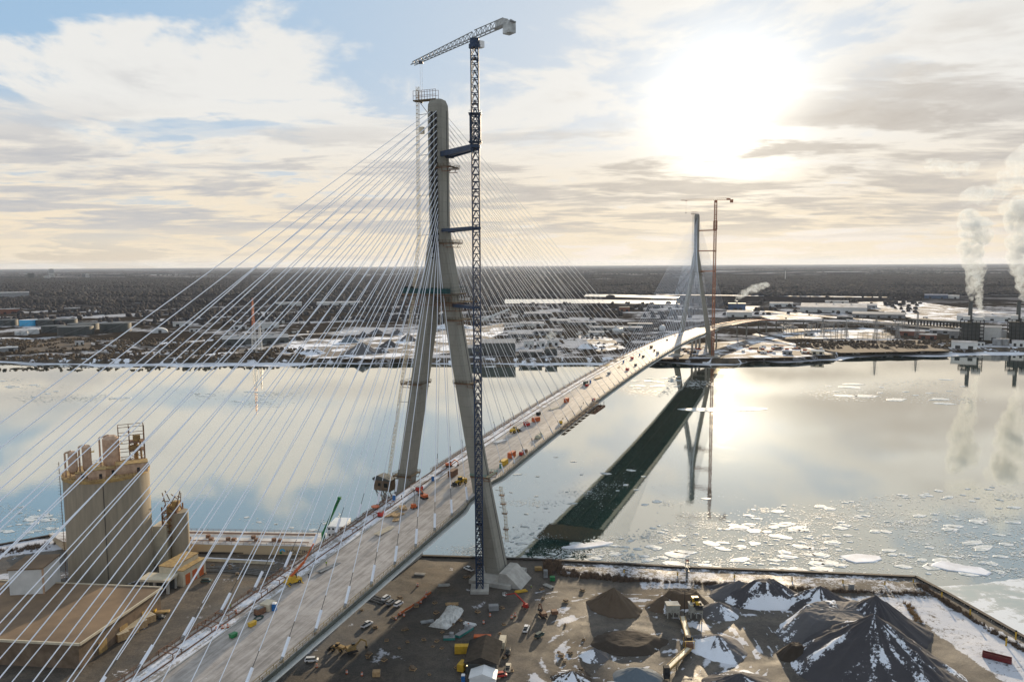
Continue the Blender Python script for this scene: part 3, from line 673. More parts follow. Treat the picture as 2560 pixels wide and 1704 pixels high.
def tank(u, v, w, h, label, m_='tank', roof='tank', name='storage_tank', group='oil tanks on the far bank'):
    q, k = Wz(u, v); r = w * k / 2; Hh = max(h * k * .85, 4); q = q + Vector((q.x, q.y, 0)).normalized() * r
    t = thing(name, label, 'tank', q, face(q), group)
    m = MB(); m.tube((0, 0, 0), (0, 0, Hh), r, 40, cap=False); m.build('shell', M[m_], t, smooth=True)
    m = MB(); m.tube((0, 0, Hh), (0, 0, Hh + r * .07), r + .15, 40, r2=.4); m.build('roof', M[roof], t)
    m = MB()
    for i in range(14):
        a0, a1 = -2.4 + i * .1, -2.3 + i * .1; m.bar((math.cos(a0) * (r + .5), math.sin(a0) * (r + .5), Hh * i / 14), (math.cos(a1) * (r + .5), math.sin(a1) * (r + .5), Hh * (i + 1) / 14), .7, .4)
    m.build('stair', M['steel'], t); return t
for a in ((19, 815, 39, 15, 'dark storage tank cut by the left edge of the frame'), (113, 814, 36, 14, 'dark tank immediately right of the bright blue tank'), (162, 812, 50, 13, 'wide dark tank with a pale rim in the back row'),
          (134, 831, 46, 16, 'dark tank in front of the back row, left of the largest pair'), (190, 838, 71, 21, 'largest dark oil tank, nearest to the river'), (209, 826, 62, 16, 'dark tank half hidden behind the largest oil tank'),
          (290, 830, 64, 22, 'broad dark tank standing apart to the right of the tank group')): tank(*a)
tank(72, 815, 34, 15, 'bright sky blue storage tank among the dark ones', 'tankb', 'tankw')
tank(85, 835, 20, 12, 'small white tank in front of the blue tank', 'tankw', 'tankw'); tank(62, 838, 13, 10, 'smaller white tank left of the white one below the blue tank', 'tankw', 'tankw'); tank(46, 838, 13, 9, 'little white tank at the left end of the white tanks', 'tankw', 'tankw')
tank(2492, 864, 17, 17, 'left of two grey concrete tanks in front of the power plant', 'wallg', 'wallg', group='tanks at the power plant'); tank(2511, 864, 17, 17, 'right of two grey concrete tanks in front of the power plant', 'wallg', 'wallg', group='tanks at the power plant')
for a in ((34, 745, 56, 14, 'long grey building among trees at the far left', 'wallg', 'roofw'), (25, 784, 35, 12, 'brick block with a white rooftop unit by the left edge', 'brick', 'roofw'), (181, 779, 30, 9, 'low dark building with a white penthouse in the trees', 'walld', 'roofw'),
          (640, 860, 150, 17, 'very long grey blue roofed shed beside the far snowy road', 'walld', 'wallg', 70), (666, 820, 58, 13, 'pale green roofed shed behind the long grey shed', 'wallw', 'wallg', 40), (600, 822, 30, 9, 'small pale shed left of the green roofed shed', 'wallw', 'roofw'),
          (456, 815, 40, 11, 'white shed with a domed corner beyond the arched hut', 'wallw', 'roofw'), (486, 829, 22, 8, 'short white shed right of the arched hut', 'wallw', 'roofw'), (199, 862, 17, 9, 'lone cream cottage in the scrub by the far shore', 'wallw', 'roofw', 10),
          (10, 880, 50, 11, 'grey landing shed at the far left on the shore', 'wallg', 'wallw', 14), (722, 765, 60, 10, 'white shed at the edge of the woods, centre left', 'wallw', 'roofw', 40), (850, 762, 110, 7, 'long low white warehouse before the dark wood', 'wallw', 'roofw', 60),
          (1245, 889, 88, 40, 'massive dark grey mill building on the far waterfront', 'walld', 'wallg', 60), (1190, 890, 40, 26, 'lower dark wing at the left of the waterfront mill', 'walld', 'wallg', 40), (1326, 891, 58, 15, 'pale roofed shed at the right foot of the waterfront mill', 'walld', 'roofw', 30),
          (1378, 889, 30, 22, 'dark square tower block right of the waterfront shed', 'walld', 'walld', 25), (1322, 868, 26, 20, 'white process building with a flat roof behind the mill', 'wallw', 'roofw', 25), (1352, 866, 22, 15, 'second white process building behind the mill', 'wallw', 'roofw', 20), (1383, 864, 30, 16, 'long pale process hall behind the mill', 'wallw', 'roofw', 20),
          (1300, 842, 60, 9, 'grey plant hall in the factory rows, lowest row', 'wallg', 'roofw', 35), (1370, 835, 70, 10, 'wide white roofed hall in the middle of the factory rows', 'wallg', 'roofw', 40), (1330, 815, 60, 8, 'factory hall in the third row back', 'wallw', 'roofw', 50), (1400, 808, 50, 8, 'right hand factory hall near the trees', 'wallg', 'roofw', 50), (1345, 790, 70, 8, 'back row factory hall with a snowy roof', 'wallg', 'roofw', 60),
          (1215, 800, 40, 8, 'small hall at the foot of the conveyor', 'wallw', 'roofw', 30), (1145, 755, 60, 10, 'white works at the edge of the frozen basin', 'wallw', 'roofw', 40),
          (1540, 826, 130, 9, 'long low white roofed shed left of the far pylon', 'wallg', 'roofw', 35), (1490, 838, 40, 9, 'short white roofed shed with cars in front', 'wallw', 'roofw', 30), (1455, 812, 70, 8, 'pale blue roofed hall in the middle distance', 'wallg', 'roofw', 30), (1561, 778, 26, 12, 'dark brick block with tall windows beyond the sheds', 'brick', 'walld', 30), (1600, 815, 60, 7, 'dark flat roofed store behind the stay cables', 'walld', 'wallg', 30),
          (1848, 792, 58, 14, 'white lower hall of the steaming works right of the far pylon', 'wallw', 'roofw', 60), (2083, 781, 142, 15, 'huge white roofed warehouse right of centre', 'wallw', 'roofw', 150), (2150, 770, 70, 9, 'grey warehouse behind the huge white one', 'wallg', 'roofw', 60), (1953, 766, 52, 10, 'white row of units with dark trees in front', 'wallw', 'roofw', 40), (2092, 758, 50, 6, 'small white gabled hall beyond the huge warehouse', 'wallw', 'roofw', 30),
          (2196, 794, 108, 10, 'flat grey roofed depot in front of the snowfield', 'wallg', 'wallg', 70), (2112, 797, 34, 6, 'small dark shed left of the grey depot', 'walld', 'roofw', 20), (2280, 839, 50, 12, 'red brick hall with snow on its roof by the substation', 'brick', 'roofw', 40), (2319, 847, 34, 11, 'smaller red brick hall beside the first', 'brick', 'roofw', 25), (2340, 746, 45, 9, 'blue mill shed at the foot of the dark forest', 'wallb', 'wallb', 60), (2378, 746, 30, 7, 'white extension at the right end of the blue mill shed', 'wallw', 'roofw', 50),
          (2480, 802, 130, 11, 'long white factory behind the power plant', 'wallw', 'roofw', 80), (2350, 833, 40, 8, 'low cream roofed store left of the power plant', 'wallg', 'roofw', 30), (2390, 846, 26, 20, 'pale grey turbine house at the left end of the power plant', 'wallg', 'wallg', 30), (2466, 850, 52, 34, 'tall pale boiler house of the power plant', 'wallw', 'wallg', 40), (2410, 872, 48, 18, 'white shed on the shore in front of the power plant', 'wallw', 'roofw', 25), (2500, 850, 26, 24, 'cream block right of the tall boiler house', 'wallw', 'roofw', 30), (2545, 866, 22, 14, 'small white gabled house by the right edge', 'wallw', 'roofw', 15), (2452, 864, 14, 8, 'tiny white hut between the shore shed and the tanks', 'wallw', 'roofw', 8), (2022, 838, 24, 7, 'control hut inside the substation', 'wallw', 'roofw', 12),
          (2044, 886, 28, 10, 'blue roofed boathouse on the tip of the spit', 'cream', 'wallw', 16), (1968, 886, 22, 9, 'small grey site hut on the spit', 'wallg', 'roofw', 10)):
    shed(*a[:5], wall=a[5], roof=a[6], depth=(a[7] if len(a) > 7 else None), vents=3 if a[2] > 120 else 0, doors=5 if a[2] > 60 else 2, name='warehouse' if a[2] > 40 else 'shed', cat='warehouse' if a[2] > 40 else 'shed')
for a in ((129, 692, 10, 17, 'pale apartment tower standing above the far left suburb', 'wallw'), (78, 697, 12, 12, 'dark apartment block left of the pale tower', 'walld'), (210, 695, 7, 9, 'left of the twin pale flats beyond the suburb', 'wallg'), (219, 695, 7, 9, 'right of the twin pale flats beyond the suburb', 'wallw'), (118, 697, 12, 6, 'low white block at the foot of the pale tower', 'wallw')):
    q, k = Wz(a[0], a[1]); t = thing('apartment_building', a[4], 'building', q, face(q)); m = MB(); w_, h_ = a[2] * k, a[3] * k
    m.base(0, w_ / 2, 0, w_, w_, h_); m.build('wall', M[a[5]], t); m = MB(); m.base(0, w_ / 2, h_, w_ * .4, w_ * .4, 5); m.build('roof', M['wallg'], t)
    for r_ in range(5): m = MB(); m.box((0, -.1, h_ * (r_ + .6) / 5.6), (w_ * .86, .3, h_ * .07)); m.build('window', M['glass'], t)
q, k = Wz(400, 832); t = thing('arched_hut', 'white arched fabric hut in the scrub on the far bank', 'hut', q, face(q)); m = MB(); r = 17 * k
m.loft([[(r * math.cos(a), y, r * .62 * math.sin(a)) for a in np.linspace(0, math.pi, 12)] for y in (0, 30)]); m.build('cover', M['tankw'], t); m = MB(); m.box((0, -.2, 3), (6, .3, 6)); m.build('door', M['dark'], t)
q, k = Wz(1842, 776); t = thing('process_building', 'dark blue tower block on the steaming works', 'building', q, face(q)); m = MB(); m.base(0, 20, 0, 40 * k, 40, 16 * k); m.build('wall', M['wallb'], t); m = MB(); m.base(0, 20, 16 * k, 41 * k, 41, 1); m.build('roof', M['walld'], t)
m = MB(); m.tube((0, 15, 0), (0, 15, 22 * k), 2, 10); m.build('chimney', M['steel'], t)
q, k = Wz(1656, 829); t = thing('spherical_tank', 'white spherical gas tank near the far pylon', 'tank', q, 0); m = MB(); m.loft([[(8 * k * math.sin(p_) * math.cos(a), 8 * k * math.sin(p_) * math.sin(a), 9 * k - 8 * k * math.cos(p_)) for a in np.linspace(0, 2 * math.pi, 17)[:-1]] for p_ in np.linspace(.1, 3.04, 10)]); m.build('sphere', M['tankw'], t, smooth=True)
m = MB(); [m.tube((7 * k * math.cos(a), 7 * k * math.sin(a), 0), (6.6 * k * math.cos(a), 6.6 * k * math.sin(a), 8 * k), .4, 6) for a in np.linspace(0, 5.5, 8)]; m.build('legs', M['steel'], t)
q, k = Wz(1545, 832); t = thing('horizontal_tank', 'white horizontal bullet tank beside the long low shed', 'tank', q, 0); m = MB(); m.tube((-10, 0, 5), (10, 4, 5), 4.6, 20); m.build('shell', M['tankw'], t, smooth=True); m = MB(); m.base(-6, 1, 0, 2, 6, 2); m.base(6, 3, 0, 2, 6, 2); m.build('saddle', M['conc2'], t)
# power plant frames and stacks
for u, lab, lab2 in ((2428, 'open dark boiler frame of the left power unit', 'tall dark chimney stack of the left power unit'), (2548, 'open dark boiler frame of the right power unit at the frame edge', 'tall dark chimney stack of the right power unit at the frame edge')):
    q, k = Wz(u, 854); t = thing('boiler_frame', lab, 'industrial structure', q, face(q)); m = MB(); w_ = 44 * k; h_ = 46 * k
    for i in range(7):
        for j in range(3): m.bar((-w_ / 2 + i * w_ / 6, j * 14, 0), (-w_ / 2 + i * w_ / 6, j * 14, h_), 1.0)
    for l in range(7):
        for j in range(3): m.bar((-w_ / 2, j * 14, h_ * l / 6), (w_ / 2, j * 14, h_ * l / 6), .8)
    m.build('steel_frame', M['dark'], t); m = MB(); m.base(-2, 16, 3, w_ * .8, 16, h_ * .8); m.build('boiler', M['walld'], t)
    m = MB(); m.base(-w_ * .25, 14, h_, w_ * .3, 20, 7); m.base(w_ * .25, 14, h_ - 3, w_ * .4, 20, 9); m.build('rooftop_house', M['wallw'], t)
    q, k = Wz(u - 6, 850); t = thing('chimney_stack', lab2, 'chimney', q, 0); m = MB(); m.tube((0, 0, 0), (0, 0, 70), 4.2, 20, r2=3.1, cap=False); m.build('shaft', M['walld'], t, smooth=True); m = MB(); m.tube((0, 0, 69.5), (0, 0, 70.6), 3.5, 20); m.build('rim', M['dark'], t)
# lattice masts and substation
def lattice(m, p, h, w0, w1, n, th=.25, brace=True):
    p = Vector(p); c = [[p + Vector((sx * (w0 + (w1 - w0) * i / n) / 2, sy * (w0 + (w1 - w0) * i / n) / 2, h * i / n)) for sx, sy in ((-1, -1), (1, -1), (1, 1), (-1, 1))] for i in range(n + 1)]
    for i in range(n):
        for j in range(4):
            m.bar(c[i][j], c[i + 1][j], th * 1.3); k2 = (j + 1) % 4
            if brace: m.bar(c[i][j], c[i + 1][k2], th * .8)
            m.bar(c[i + 1][j], c[i + 1][k2], th * .8)
for u, v, hp, mt, lab in ((636, 880, 128, 'tankw', 'tall red and white lattice mast on the far bank'), (651, 878, 70, 'tankw', 'shorter pale lattice mast beside the red and white one'), (2189, 852, 60, 'steel', 'tallest grey transmission tower in the substation'), (2292, 845, 58, 'steel', 'slim grey transmission tower right of the substation'), (2115, 842, 36, 'steel', 'short transmission tower in the middle of the substation'), (2056, 838, 40, 'steel', 'leftmost transmission tower of the substation'), (2244, 845, 34, 'steel', 'transmission tower near the brick halls'), (1963, 700, 22, 'tankw', 'pale water tower mast beyond the woods')):
    q, k = Wz(u, v); t = thing('lattice_mast', lab, 'mast', q, 0); h_ = hp * k; m = MB(); lattice(m, (0, 0, 0), h_ * .5, 7, 3.5, 8, .35); m.build('lower_mast', M[mt], t)
    m = MB(); lattice(m, (0, 0, h_ * .5), h_ * .5, 3.5, 1.2, 9, .3); m.build('upper_mast', M['orange'] if u < 640 else M[mt], t)
    if u > 2000: m = MB(); [m.bar((-7, 0, h_ * z_), (7, 0, h_ * z_), .5) for z_ in (.72, .84, .95)]; m.build('cross_arm', M[mt], t)
gp = None
for i in range(46):
    u, v = random.uniform(1955, 2270), random.uniform(812, 852); q, k = Wz(u, v)
    if gp is None:
        gp = thing('substation_gantry', 'grey steel gantry of the electric substation', 'gantry', q, 0, 'steel gantries of the substation')
        m = MB(); [m.bar((x, 0, 0), (x, 0, 14), .6) for x in (-8, 0, 8)]; m.build('post', M['steel'], gp); m = MB(); m.bar((-8, 0, 12), (8, 0, 12), .8); m.bar((-8, 0, 9), (8, 0, 9), .4); m.build('beam', M['steel'], gp)
    else: dup(gp, q, random.uniform(-.4, .4), sc=random.uniform(.6, 1.3))
# conveyor on the far bank
q, k = Wz(1200, 806); q2, _ = Wz(1285, 762, ZF + 25); t = thing('inclined_conveyor', 'long pale inclined conveyor rising over the far stockyard', 'conveyor', q, 0); m = MB(); m.bar((0, 0, 3), (70, 60, 28), 5, 4); m.build('gallery', M['wallw'], t); m = MB(); [m.bar((70 * f_, 60 * f_, 0), (70 * f_, 60 * f_, 25 * f_ + 2), 1.2) for f_ in (.35, .65, .95)]; m.build('trestle', M['steel'], t)
# far piles
for i, (u, v, w_, h_, mt, lab) in enumerate(((900, 885, 90, 33, 'p_grey', 'largest grey gravel pile on the far bank'), (906, 845, 40, 20, 'p_dark', 'dark sharp pile behind the largest far gravel pile'), (940, 833, 40, 14, 'p_dark', 'low dark pile in the back row of the far stockyard'), (870, 857, 60, 20, 'p_blue', 'blue grey pile left of the largest far gravel pile'), (992, 837, 38, 16, 'p_grey', 'grey pile in the back row near the left leg of the pylon'), (1018, 853, 52, 22, 'p_grey', 'grey pile partly behind the left leg of the pylon'), (971, 868, 58, 22, 'p_dark', 'dark greenish pile right of the largest far gravel pile'), (953, 882, 46, 14, 'p_dark', 'small streaked pile in front of the dark greenish one'), (775, 886, 70, 13, 'p_grey', 'long low snowy pile at the left end of the far stockyard'), (742, 850, 40, 9, 'p_umber', 'brown low pile beside the far road'), (1470, 872, 60, 14, 'p_umber', 'brown earth bank with a snowy slope by the far factory'), (1130, 822, 120, 12, 'p_grey', 'broad snow covered stockpile behind the pylon'))):
    q, k = Wz(u, v); rr_ = w_ * k / 2; pile((q.x, q.y + rr_ * .6), rr_, rr_ * .7, h_ * k * .85, 0, M[mt], .42 if i not in (8, 10, 11) else .75, lab, seed=30 + i, nt=48, nr=14, z0=ZF, flat=.0 if i < 8 else .35)
# sheets: snowfields, frozen basins, roads
def sheet(name, px, dz, mt, jit=2.0, kind='structure', z=ZF, step=15):
    p = fine([tuple(G(u, v, z)[:2]) for u, v in px + [px[0]]], step, jit)[:-1]; m = MB(); c = (sum(q[0] for q in p) / len(p), sum(q[1] for q in p) / len(p))
    import mathutils.geometry as mg
    tri = mg.tessellate_polygon([[Vector((x, y, 0)) for x, y in p]]); m.add([(x, y, z + dz) for x, y in p], tri); o = m.build(name, mt); return tag(o, kind=kind)
M['bright_ice'] = mat('basin_ice', (0.8, 0.76, 0.68), 0.35, amt=.08, scale=.01)
M['fieldsnow'] = mat('field_snow', (0.12, 0.10, 0.085), 0.85, col2=(0.045, 0.038, 0.034), scale=0.035, snow=.40, detail=9)
M['grass'] = mat('dry_grass', (0.075, 0.047, 0.028), 0.95, col2=(0.032, 0.022, 0.016), scale=0.03)
M['yardmud'] = mat('yard_mud', (0.16, 0.125, 0.1), 0.9, col2=(0.07, 0.055, 0.045), scale=0.05, snow=.35)
for i, px in enumerate(([(1465, 735), (1600, 737), (1700, 742), (1690, 746), (1460, 741)], [(1262, 748), (1450, 748), (1690, 752), (1700, 760), (1480, 758), (1262, 759)])): sheet('frozen_basin', px, .5, M['bright_ice'], 1)
for px in ([(690, 856), (900, 846), (1060, 830), (1060, 896), (760, 896), (690, 884)], [(1085, 830), (1262, 808), (1255, 830), (1225, 850), (1190, 882), (1085, 884)], [(1440, 836), (1530, 845), (1560, 870), (1500, 880)], [(2140, 755), (2280, 752), (2560, 790), (2700, 800), (2560, 800), (2300, 800), (2180, 772)], [(0, 842), (80, 846), (88, 856), (0, 864)], [(1900, 790), (2010, 780), (2060, 796), (1930, 800)], [(1830, 764), (1900, 765), (1880, 778), (1835, 776)], [(1960, 822), (2200, 818), (2240, 846), (1960, 846)]): sheet('snowfield', px, .06, M['fieldsnow'], 5)
for px in ([(2000, 862), (2060, 852), (2300, 850), (2378, 876), (2200, 880), (2100, 882)], [(60, 856), (180, 840), (240, 846), (220, 872), (60, 880)]): sheet('meadow', px, .09, M['grass'], 4)
sheet('construction_yard', [(1560, 885), (1700, 862), (1860, 850), (1960, 860), (2080, 886), (1990, 893), (1640, 897)], .08, M['yardmud'], 2)
M['asph'] = mat('old_asphalt', (0.10, 0.10, 0.105), 0.9, scale=.05, snow=.2)
for px in ([(380, 858), (560, 845), (700, 838), (900, 826), (900, 829), (700, 842), (560, 850), (380, 862)], [(470, 892), (620, 872), (760, 848), (1100, 838), (1100, 842), (770, 853), (640, 878), (500, 895)], [(1890, 833), (2080, 884), (2070, 886), (1880, 836)], [(1900, 775), (2560, 830), (2560, 834), (1900, 779)], [(1640, 735), (2240, 742), (2240, 744), (1640, 737)]): sheet('road', px, .12, M['fieldsnow'], .5, step=40)
# curved approach viaduct
pts = [B(995, 0, zd(995))] + [G(u, v, z) for u, v, z in ((1880, 800.5, 34), (1950, 801, 28), (2060, 804, 20), (2170, 808, 15), (2290, 815, 12), (2400, 826, 9))]
M['viaduct'] = mat('viaduct_concrete', (.14, .13, .12), .9)
via = thing('approach_viaduct', 'curved concrete approach viaduct with red barriers on the far bank', 'viaduct', (0, 0, 0)); m, m2, m3 = MB(), MB(), MB()
def cr(p0, p1, p2, p3, t): return 0.5 * ((2 * p1) + (p2 - p0) * t + (2 * p0 - 5 * p1 + 4 * p2 - p3) * t * t + (3 * p1 - p0 - 3 * p2 + p3) * t ** 3)
pp = [pts[0] - (pts[1] - pts[0]) * .3] + pts + [pts[-1] + (pts[-1] - pts[-2])]; cur = [cr(*pp[i:i + 4], t_) for i in range(len(pts) - 1) for t_ in np.linspace(0, 1, 8, endpoint=False)] + [pts[-1]]
for i, (a, b_) in enumerate(zip(cur[:-1], cur[1:])):
    d = (b_ - a).normalized(); nn = Vector((d.y, -d.x, 0)).normalized(); m.bar(a - Vector((0, 0, 1.2)), b_ + d * .5 - Vector((0, 0, 1.2)), 30, 2.4)
    for s_ in (-14.6, 14.6): (m3 if 2 < i < 14 else m).bar(a + nn * s_ + Vector((0, 0, .5)), b_ + nn * s_ + Vector((0, 0, .5)), .4, 1.0)
    if i % 5 == 1:
        for s_ in (-9, 9): e = a + nn * s_; m2.tube((e.x, e.y, ZF), (e.x, e.y, a.z - 2), 1.3, 8)
m.build('girder', M['viaduct'], via); m2.build('pier', M['conc'], via); m3.build('barrier', M['orange'], via)
rv = thing('railway_viaduct', 'dark green trestle viaduct left of the power plant', 'viaduct', (0, 0, 0)); m, m2 = MB(), MB(); a, b_ = G(2272, 798, 18), G(2402, 806, 18); n_ = 16
m.bar(a, b_, 8, 3.4); [m2.base(*(a + (b_ - a) * (i / n_))[:2], ZF, 2.5, 2.5, 10) for i in range(n_ + 1)]; m.build('girder', M['walld'], rv); m2.build('pier', M['dark'], rv)
# ---- vegetation on the far bank (bare winter woods read as one mass)
def clumps(name, pts_, wr, hr, mt, lean=0, kind='stuff', z=ZF):
    n = len(pts_); a = np.linspace(0, 2 * np.pi, 6, endpoint=False)
    W_ = rng.uniform(*wr, n); H_ = rng.uniform(*hr, n); ph = rng.uniform(0, 6.28, n); v = np.zeros((n, 13, 3))
    for j in range(6):
        r1 = W_ * rng.uniform(.7, 1.1, n) / 2; r2 = W_ * rng.uniform(.5, .95, n) / 2
        v[:, j, 0] = np.cos(a[j] + ph) * r1; v[:, j, 1] = np.sin(a[j] + ph) * r1; v[:, j, 2] = H_ * .08
        v[:, 6 + j, 0] = np.cos(a[j] + ph + .4) * r2; v[:, 6 + j, 1] = np.sin(a[j] + ph + .4) * r2; v[:, 6 + j, 2] = H_ * rng.uniform(.5, .95, n)
    v[:, 12, 2] = H_ * rng.uniform(.9, 1.15, n); v[:, 12, 0] = rng.uniform(-.2, .2, n) * W_
    v[:, :, 0] += pts_[:, 0:1]; v[:, :, 1] += pts_[:, 1:2]; v[:, :, 2] += z
    t = []
    for j in range(6): k = (j + 1) % 6; t += [(j, k, 6 + k), (j, 6 + k, 6 + j), (6 + j, 6 + k, 12)]
    f = (np.arange(n)[:, None, None] * 13 + np.array(t)[None]).reshape(-1, 3)
    o = npmesh(name, v.reshape(-1, 3), f, mt); return tag(o, kind=kind)
def scatter(u0, u1, v0, v1, n, keep=None):
    # uniform over the ground area seen between these bearings and distances
    y0, y1 = G(1280, v1, ZF).y, G(1280, v0, ZF).y; y = np.sqrt(rng.uniform(y0 ** 2, y1 ** 2, n)); x = (rng.uniform(u0, u1, n) - 1280) / F * y * 1.005
    if keep is not None: k = keep(x, y); x, y = x[k], y[k]
    return np.stack([x, y], 1)
ns = lambda sc, th, sd: (lambda x, y: vnoise(x, y, sc, sd) > th)
clumps('woodland', np.concatenate([scatter(-100, 1250, 690, 752, 30000, ns(260, .42, 1)), scatter(1180, 2660, 694, 744, 42000, ns(500, .36, 2)), scatter(-100, 1250, 672, 692, 9000, ns(900, .5, 3)), scatter(1150, 2660, 672, 694, 9000, ns(1200, .5, 4))]), (13, 30), (8, 14), M['wood_far'])
clumps('suburban_trees', np.concatenate([scatter(-100, 1150, 745, 808, 5200, ns(90, .50, 5)), scatter(1050, 1850, 760, 800, 900, ns(80, .55, 6)), scatter(1880, 2300, 748, 790, 400, ns(60, .6, 7))]), (9, 18), (6, 12), M['wood_far'])
clumps('shore_scrub', np.concatenate([scatter(-20, 560, 842, 895, 2600, ns(30, .5, 8)), scatter(1990, 2380, 858, 876, 500, ns(20, .4, 9)), scatter(560, 760, 868, 892, 300, ns(30, .5, 3)), scatter(1300, 1700, 840, 885, 500, ns(20, .55, 11))]), (3, 8), (2, 4.5), M['scrub'])
# loose gear on the far yards: pipe stacks, sheds, parked lorries
kinds = [('pipe_stack', 'rusty pipe bundle lying in the far construction yard', 'pipe stack', 'rust', (14, 3, 2)), ('site_container', 'orange site container in the far construction yard', 'container', 'orange', (6, 2.5, 2.6)), ('site_cabin', 'white site cabin in the far construction yard', 'cabin', 'white', (9, 3, 3)), ('girder_stack', 'dark steel girder stack in the far construction yard', 'girder stack', 'dark', (12, 2, 2.5)), ('parked_lorry', 'parked lorry on the far industrial land', 'lorry', 'wallw', (11, 2.6, 3.4))]
for nm, lab, cat, mt, dim in kinds:
    t0 = None
    for i in range(26 if nm != 'parked_lorry' else 60):
        if nm == 'parked_lorry': u, v = random.choice([(random.uniform(1260, 1660), random.uniform(805, 850)), (random.uniform(1900, 2480), random.uniform(785, 830)), (random.uniform(560, 800), random.uniform(800, 850))])
        else: u, v = random.choice([(random.uniform(1830, 2060), random.uniform(862, 888)), (random.uniform(1600, 1760), random.uniform(872, 890))])
        q, k = Wz(u, v)
        if v > 884 and u < 1990: continue
        if t0 is None:
            t0 = thing(nm, lab, cat, q, random.uniform(-1, 1), lab.split(' in ')[0].split(' on ')[0].replace('parked ', '') + 's on the far bank')
            m = MB()
            if nm == 'pipe_stack':
                for a in range(4):
                    for b2_ in range(2): m.tube((-7, a * .9 - 1.3 + b2_ * .45, .5 + b2_ * .8), (7, a * .9 - 1.3 + b2_ * .45, .5 + b2_ * .8), .42, 8)
                m.build('pipes', M[mt], t0); m = MB(); m.base(-4, 0, 0, .3, 4, .15); m.base(4, 0, 0, .3, 4, .15); m.build('bearer', M['wood'], t0)
            elif nm == 'girder_stack':
                for a in range(3): m.base(0, a * .8 - .8, .1, 12, .5, 1.1); m.base(0, a * .8 - .8, 1.3, 11, .5, 1.1)
                m.build('girders', M[mt], t0); m = MB(); m.base(-4, 0, 0, .3, 3, .12); m.base(4, 0, 0, .3, 3, .12); m.build('bearer', M['wood'], t0)
            elif nm == 'parked_lorry':
                m.base(1.2, 0, 1, 8.4, 2.6, 2.7); m.build('box_body', M[mt], t0); m = MB(); m.base(-4.6, 0, .7, 2.2, 2.4, 2.4); m.build('cab', M['walld'], t0)
                m = MB(); [m.tube((x, -1.25, .5), (x, 1.25, .5), .5, 10) for x in (-4.4, 2.6, 3.9)]; m.build('wheels', M['rubber'], t0)
            else:
                m.base(0, 0, .15, *dim); m.build('body', M[mt], t0); m = MB(); m.base(0, 0, dim[2] + .15, dim[0] + .2, dim[1] + .2, .12); m.build('roof', M['roofw'], t0); m = MB(); m.box((0, -dim[1] / 2 - .04, 1.3), (1, .08, 2.1)); m.build('door', M['dark'], t0)
        else: dup(t0, q, random.uniform(-1.6, 1.6))
# ---- steam
def steam(name, label, blobs, dens, vox, loc, cat='steam plume', dm=3.0, aniso=.45):
    bm = __import__('bmesh').new()
    for x, y, z, r in blobs:
        r_ = __import__('bmesh').ops.create_icosphere(bm, subdivisions=2, radius=r, matrix=Matrix.Translation((x, y, z)) @ Matrix.Diagonal((1, 1, random.uniform(.8, 1.05), 1)))
    me = bpy.data.meshes.new(name); bm.to_mesh(me); bm.free(); o = bpy.data.objects.new(name, me); COL.objects.link(o); o.location = loc
    rm = o.modifiers.new('union', 'REMESH'); rm.mode = 'VOXEL'; rm.voxel_size = vox * 1.6; rm.use_smooth_shade = True
    sm_ = bpy.data.materials.new(name + '_vapour'); sm_.use_nodes = True; N = NT(sm_.node_tree); N.n.clear(); oo = N.new('ShaderNodeOutputMaterial'); pv = N.new('ShaderNodeVolumePrincipled'); N.l.new(pv.outputs[0], oo.inputs[1])
    p = N.new('ShaderNodeNewGeometry').outputs['Position']; f = N.noise(p, 0.55 / dm, 8, .7, .8)
    N.put(pv.inputs['Density'], N.m('MULTIPLY', N.sm(f, .40, .64), dens * 1.7)); sm_.cycles.volume_step_rate = .35
    pv.inputs['Color'].default_value = (.88, .95, 1.0, 1); pv.inputs['Anisotropy'].default_value = .18; me.materials.append(sm_)
    return tag(o, label, cat)
def plume_path(path, base, k, n=3):
    """path of (du px, dv px, r px) above the base point, in metres by k"""
    bl = []
    for (u0, v0, r0), (u1, v1, r1) in zip(path[:-1], path[1:]):
        L = math.hypot(u1 - u0, v1 - v0); st_ = max(2, int(L / max(4, min(r0, r1) * .55)))
        for i in range(st_):
            f_ = i / st_; r = (r0 + (r1 - r0) * f_) * k * 1.3
            for j in range(n): bl.append(((u0 + (u1 - u0) * f_) * k + random.uniform(-.45, .45) * r, random.uniform(-.4, .4) * r, -(v0 + (v1 - v0) * f_) * k + random.uniform(-.3, .3) * r, r * random.uniform(.45, .75)))
    return bl
for u, lab, pth in ((2422, 'tall white steam plume from the left stack of the power plant', [(0, 0, 4), (0, -30, 11), (2, -70, 19), (4, -110, 27), (2, -150, 28), (-6, -185, 22)]), (2550, 'tall white steam plume from the right stack at the frame edge', [(0, 0, 4), (-4, -40, 12), (-8, -90, 22), (-6, -130, 28), (-2, -160, 26), (-10, -205, 28)])):
    q, k = Wz(u, 850); q.z = 78; steam('steam_plume', lab, plume_path(pth, q, k), .05, 1.6, (q.x, q.y, 78), dm=7)
for u, lab, pth in ((2418, 'grey puff of vapour above the left steam plume', [(-12, -215, 16), (10, -222, 22), (20, -210, 14)]), (2418, 'torn white vapour at the top left of the left plume', [(-110, -290, 9), (-80, -285, 16), (-50, -270, 14), (-20, -278, 14), (-5, -285, 9)]), (2546, 'grey vapour bank above the right steam plume', [(-30, -185, 22), (-5, -175, 20), (10, -185, 15)]), (2546, 'torn white vapour high above the right plume', [(-75, -215, 14), (-50, -235, 18), (-35, -265, 20), (-20, -300, 16), (-5, -240, 26)])):
    q, k = Wz(u, 850); steam('vapour_cloud', lab, plume_path(pth, q, k, 4), .022, 2.0, (q.x, q.y, 78), 'vapour cloud', dm=9)
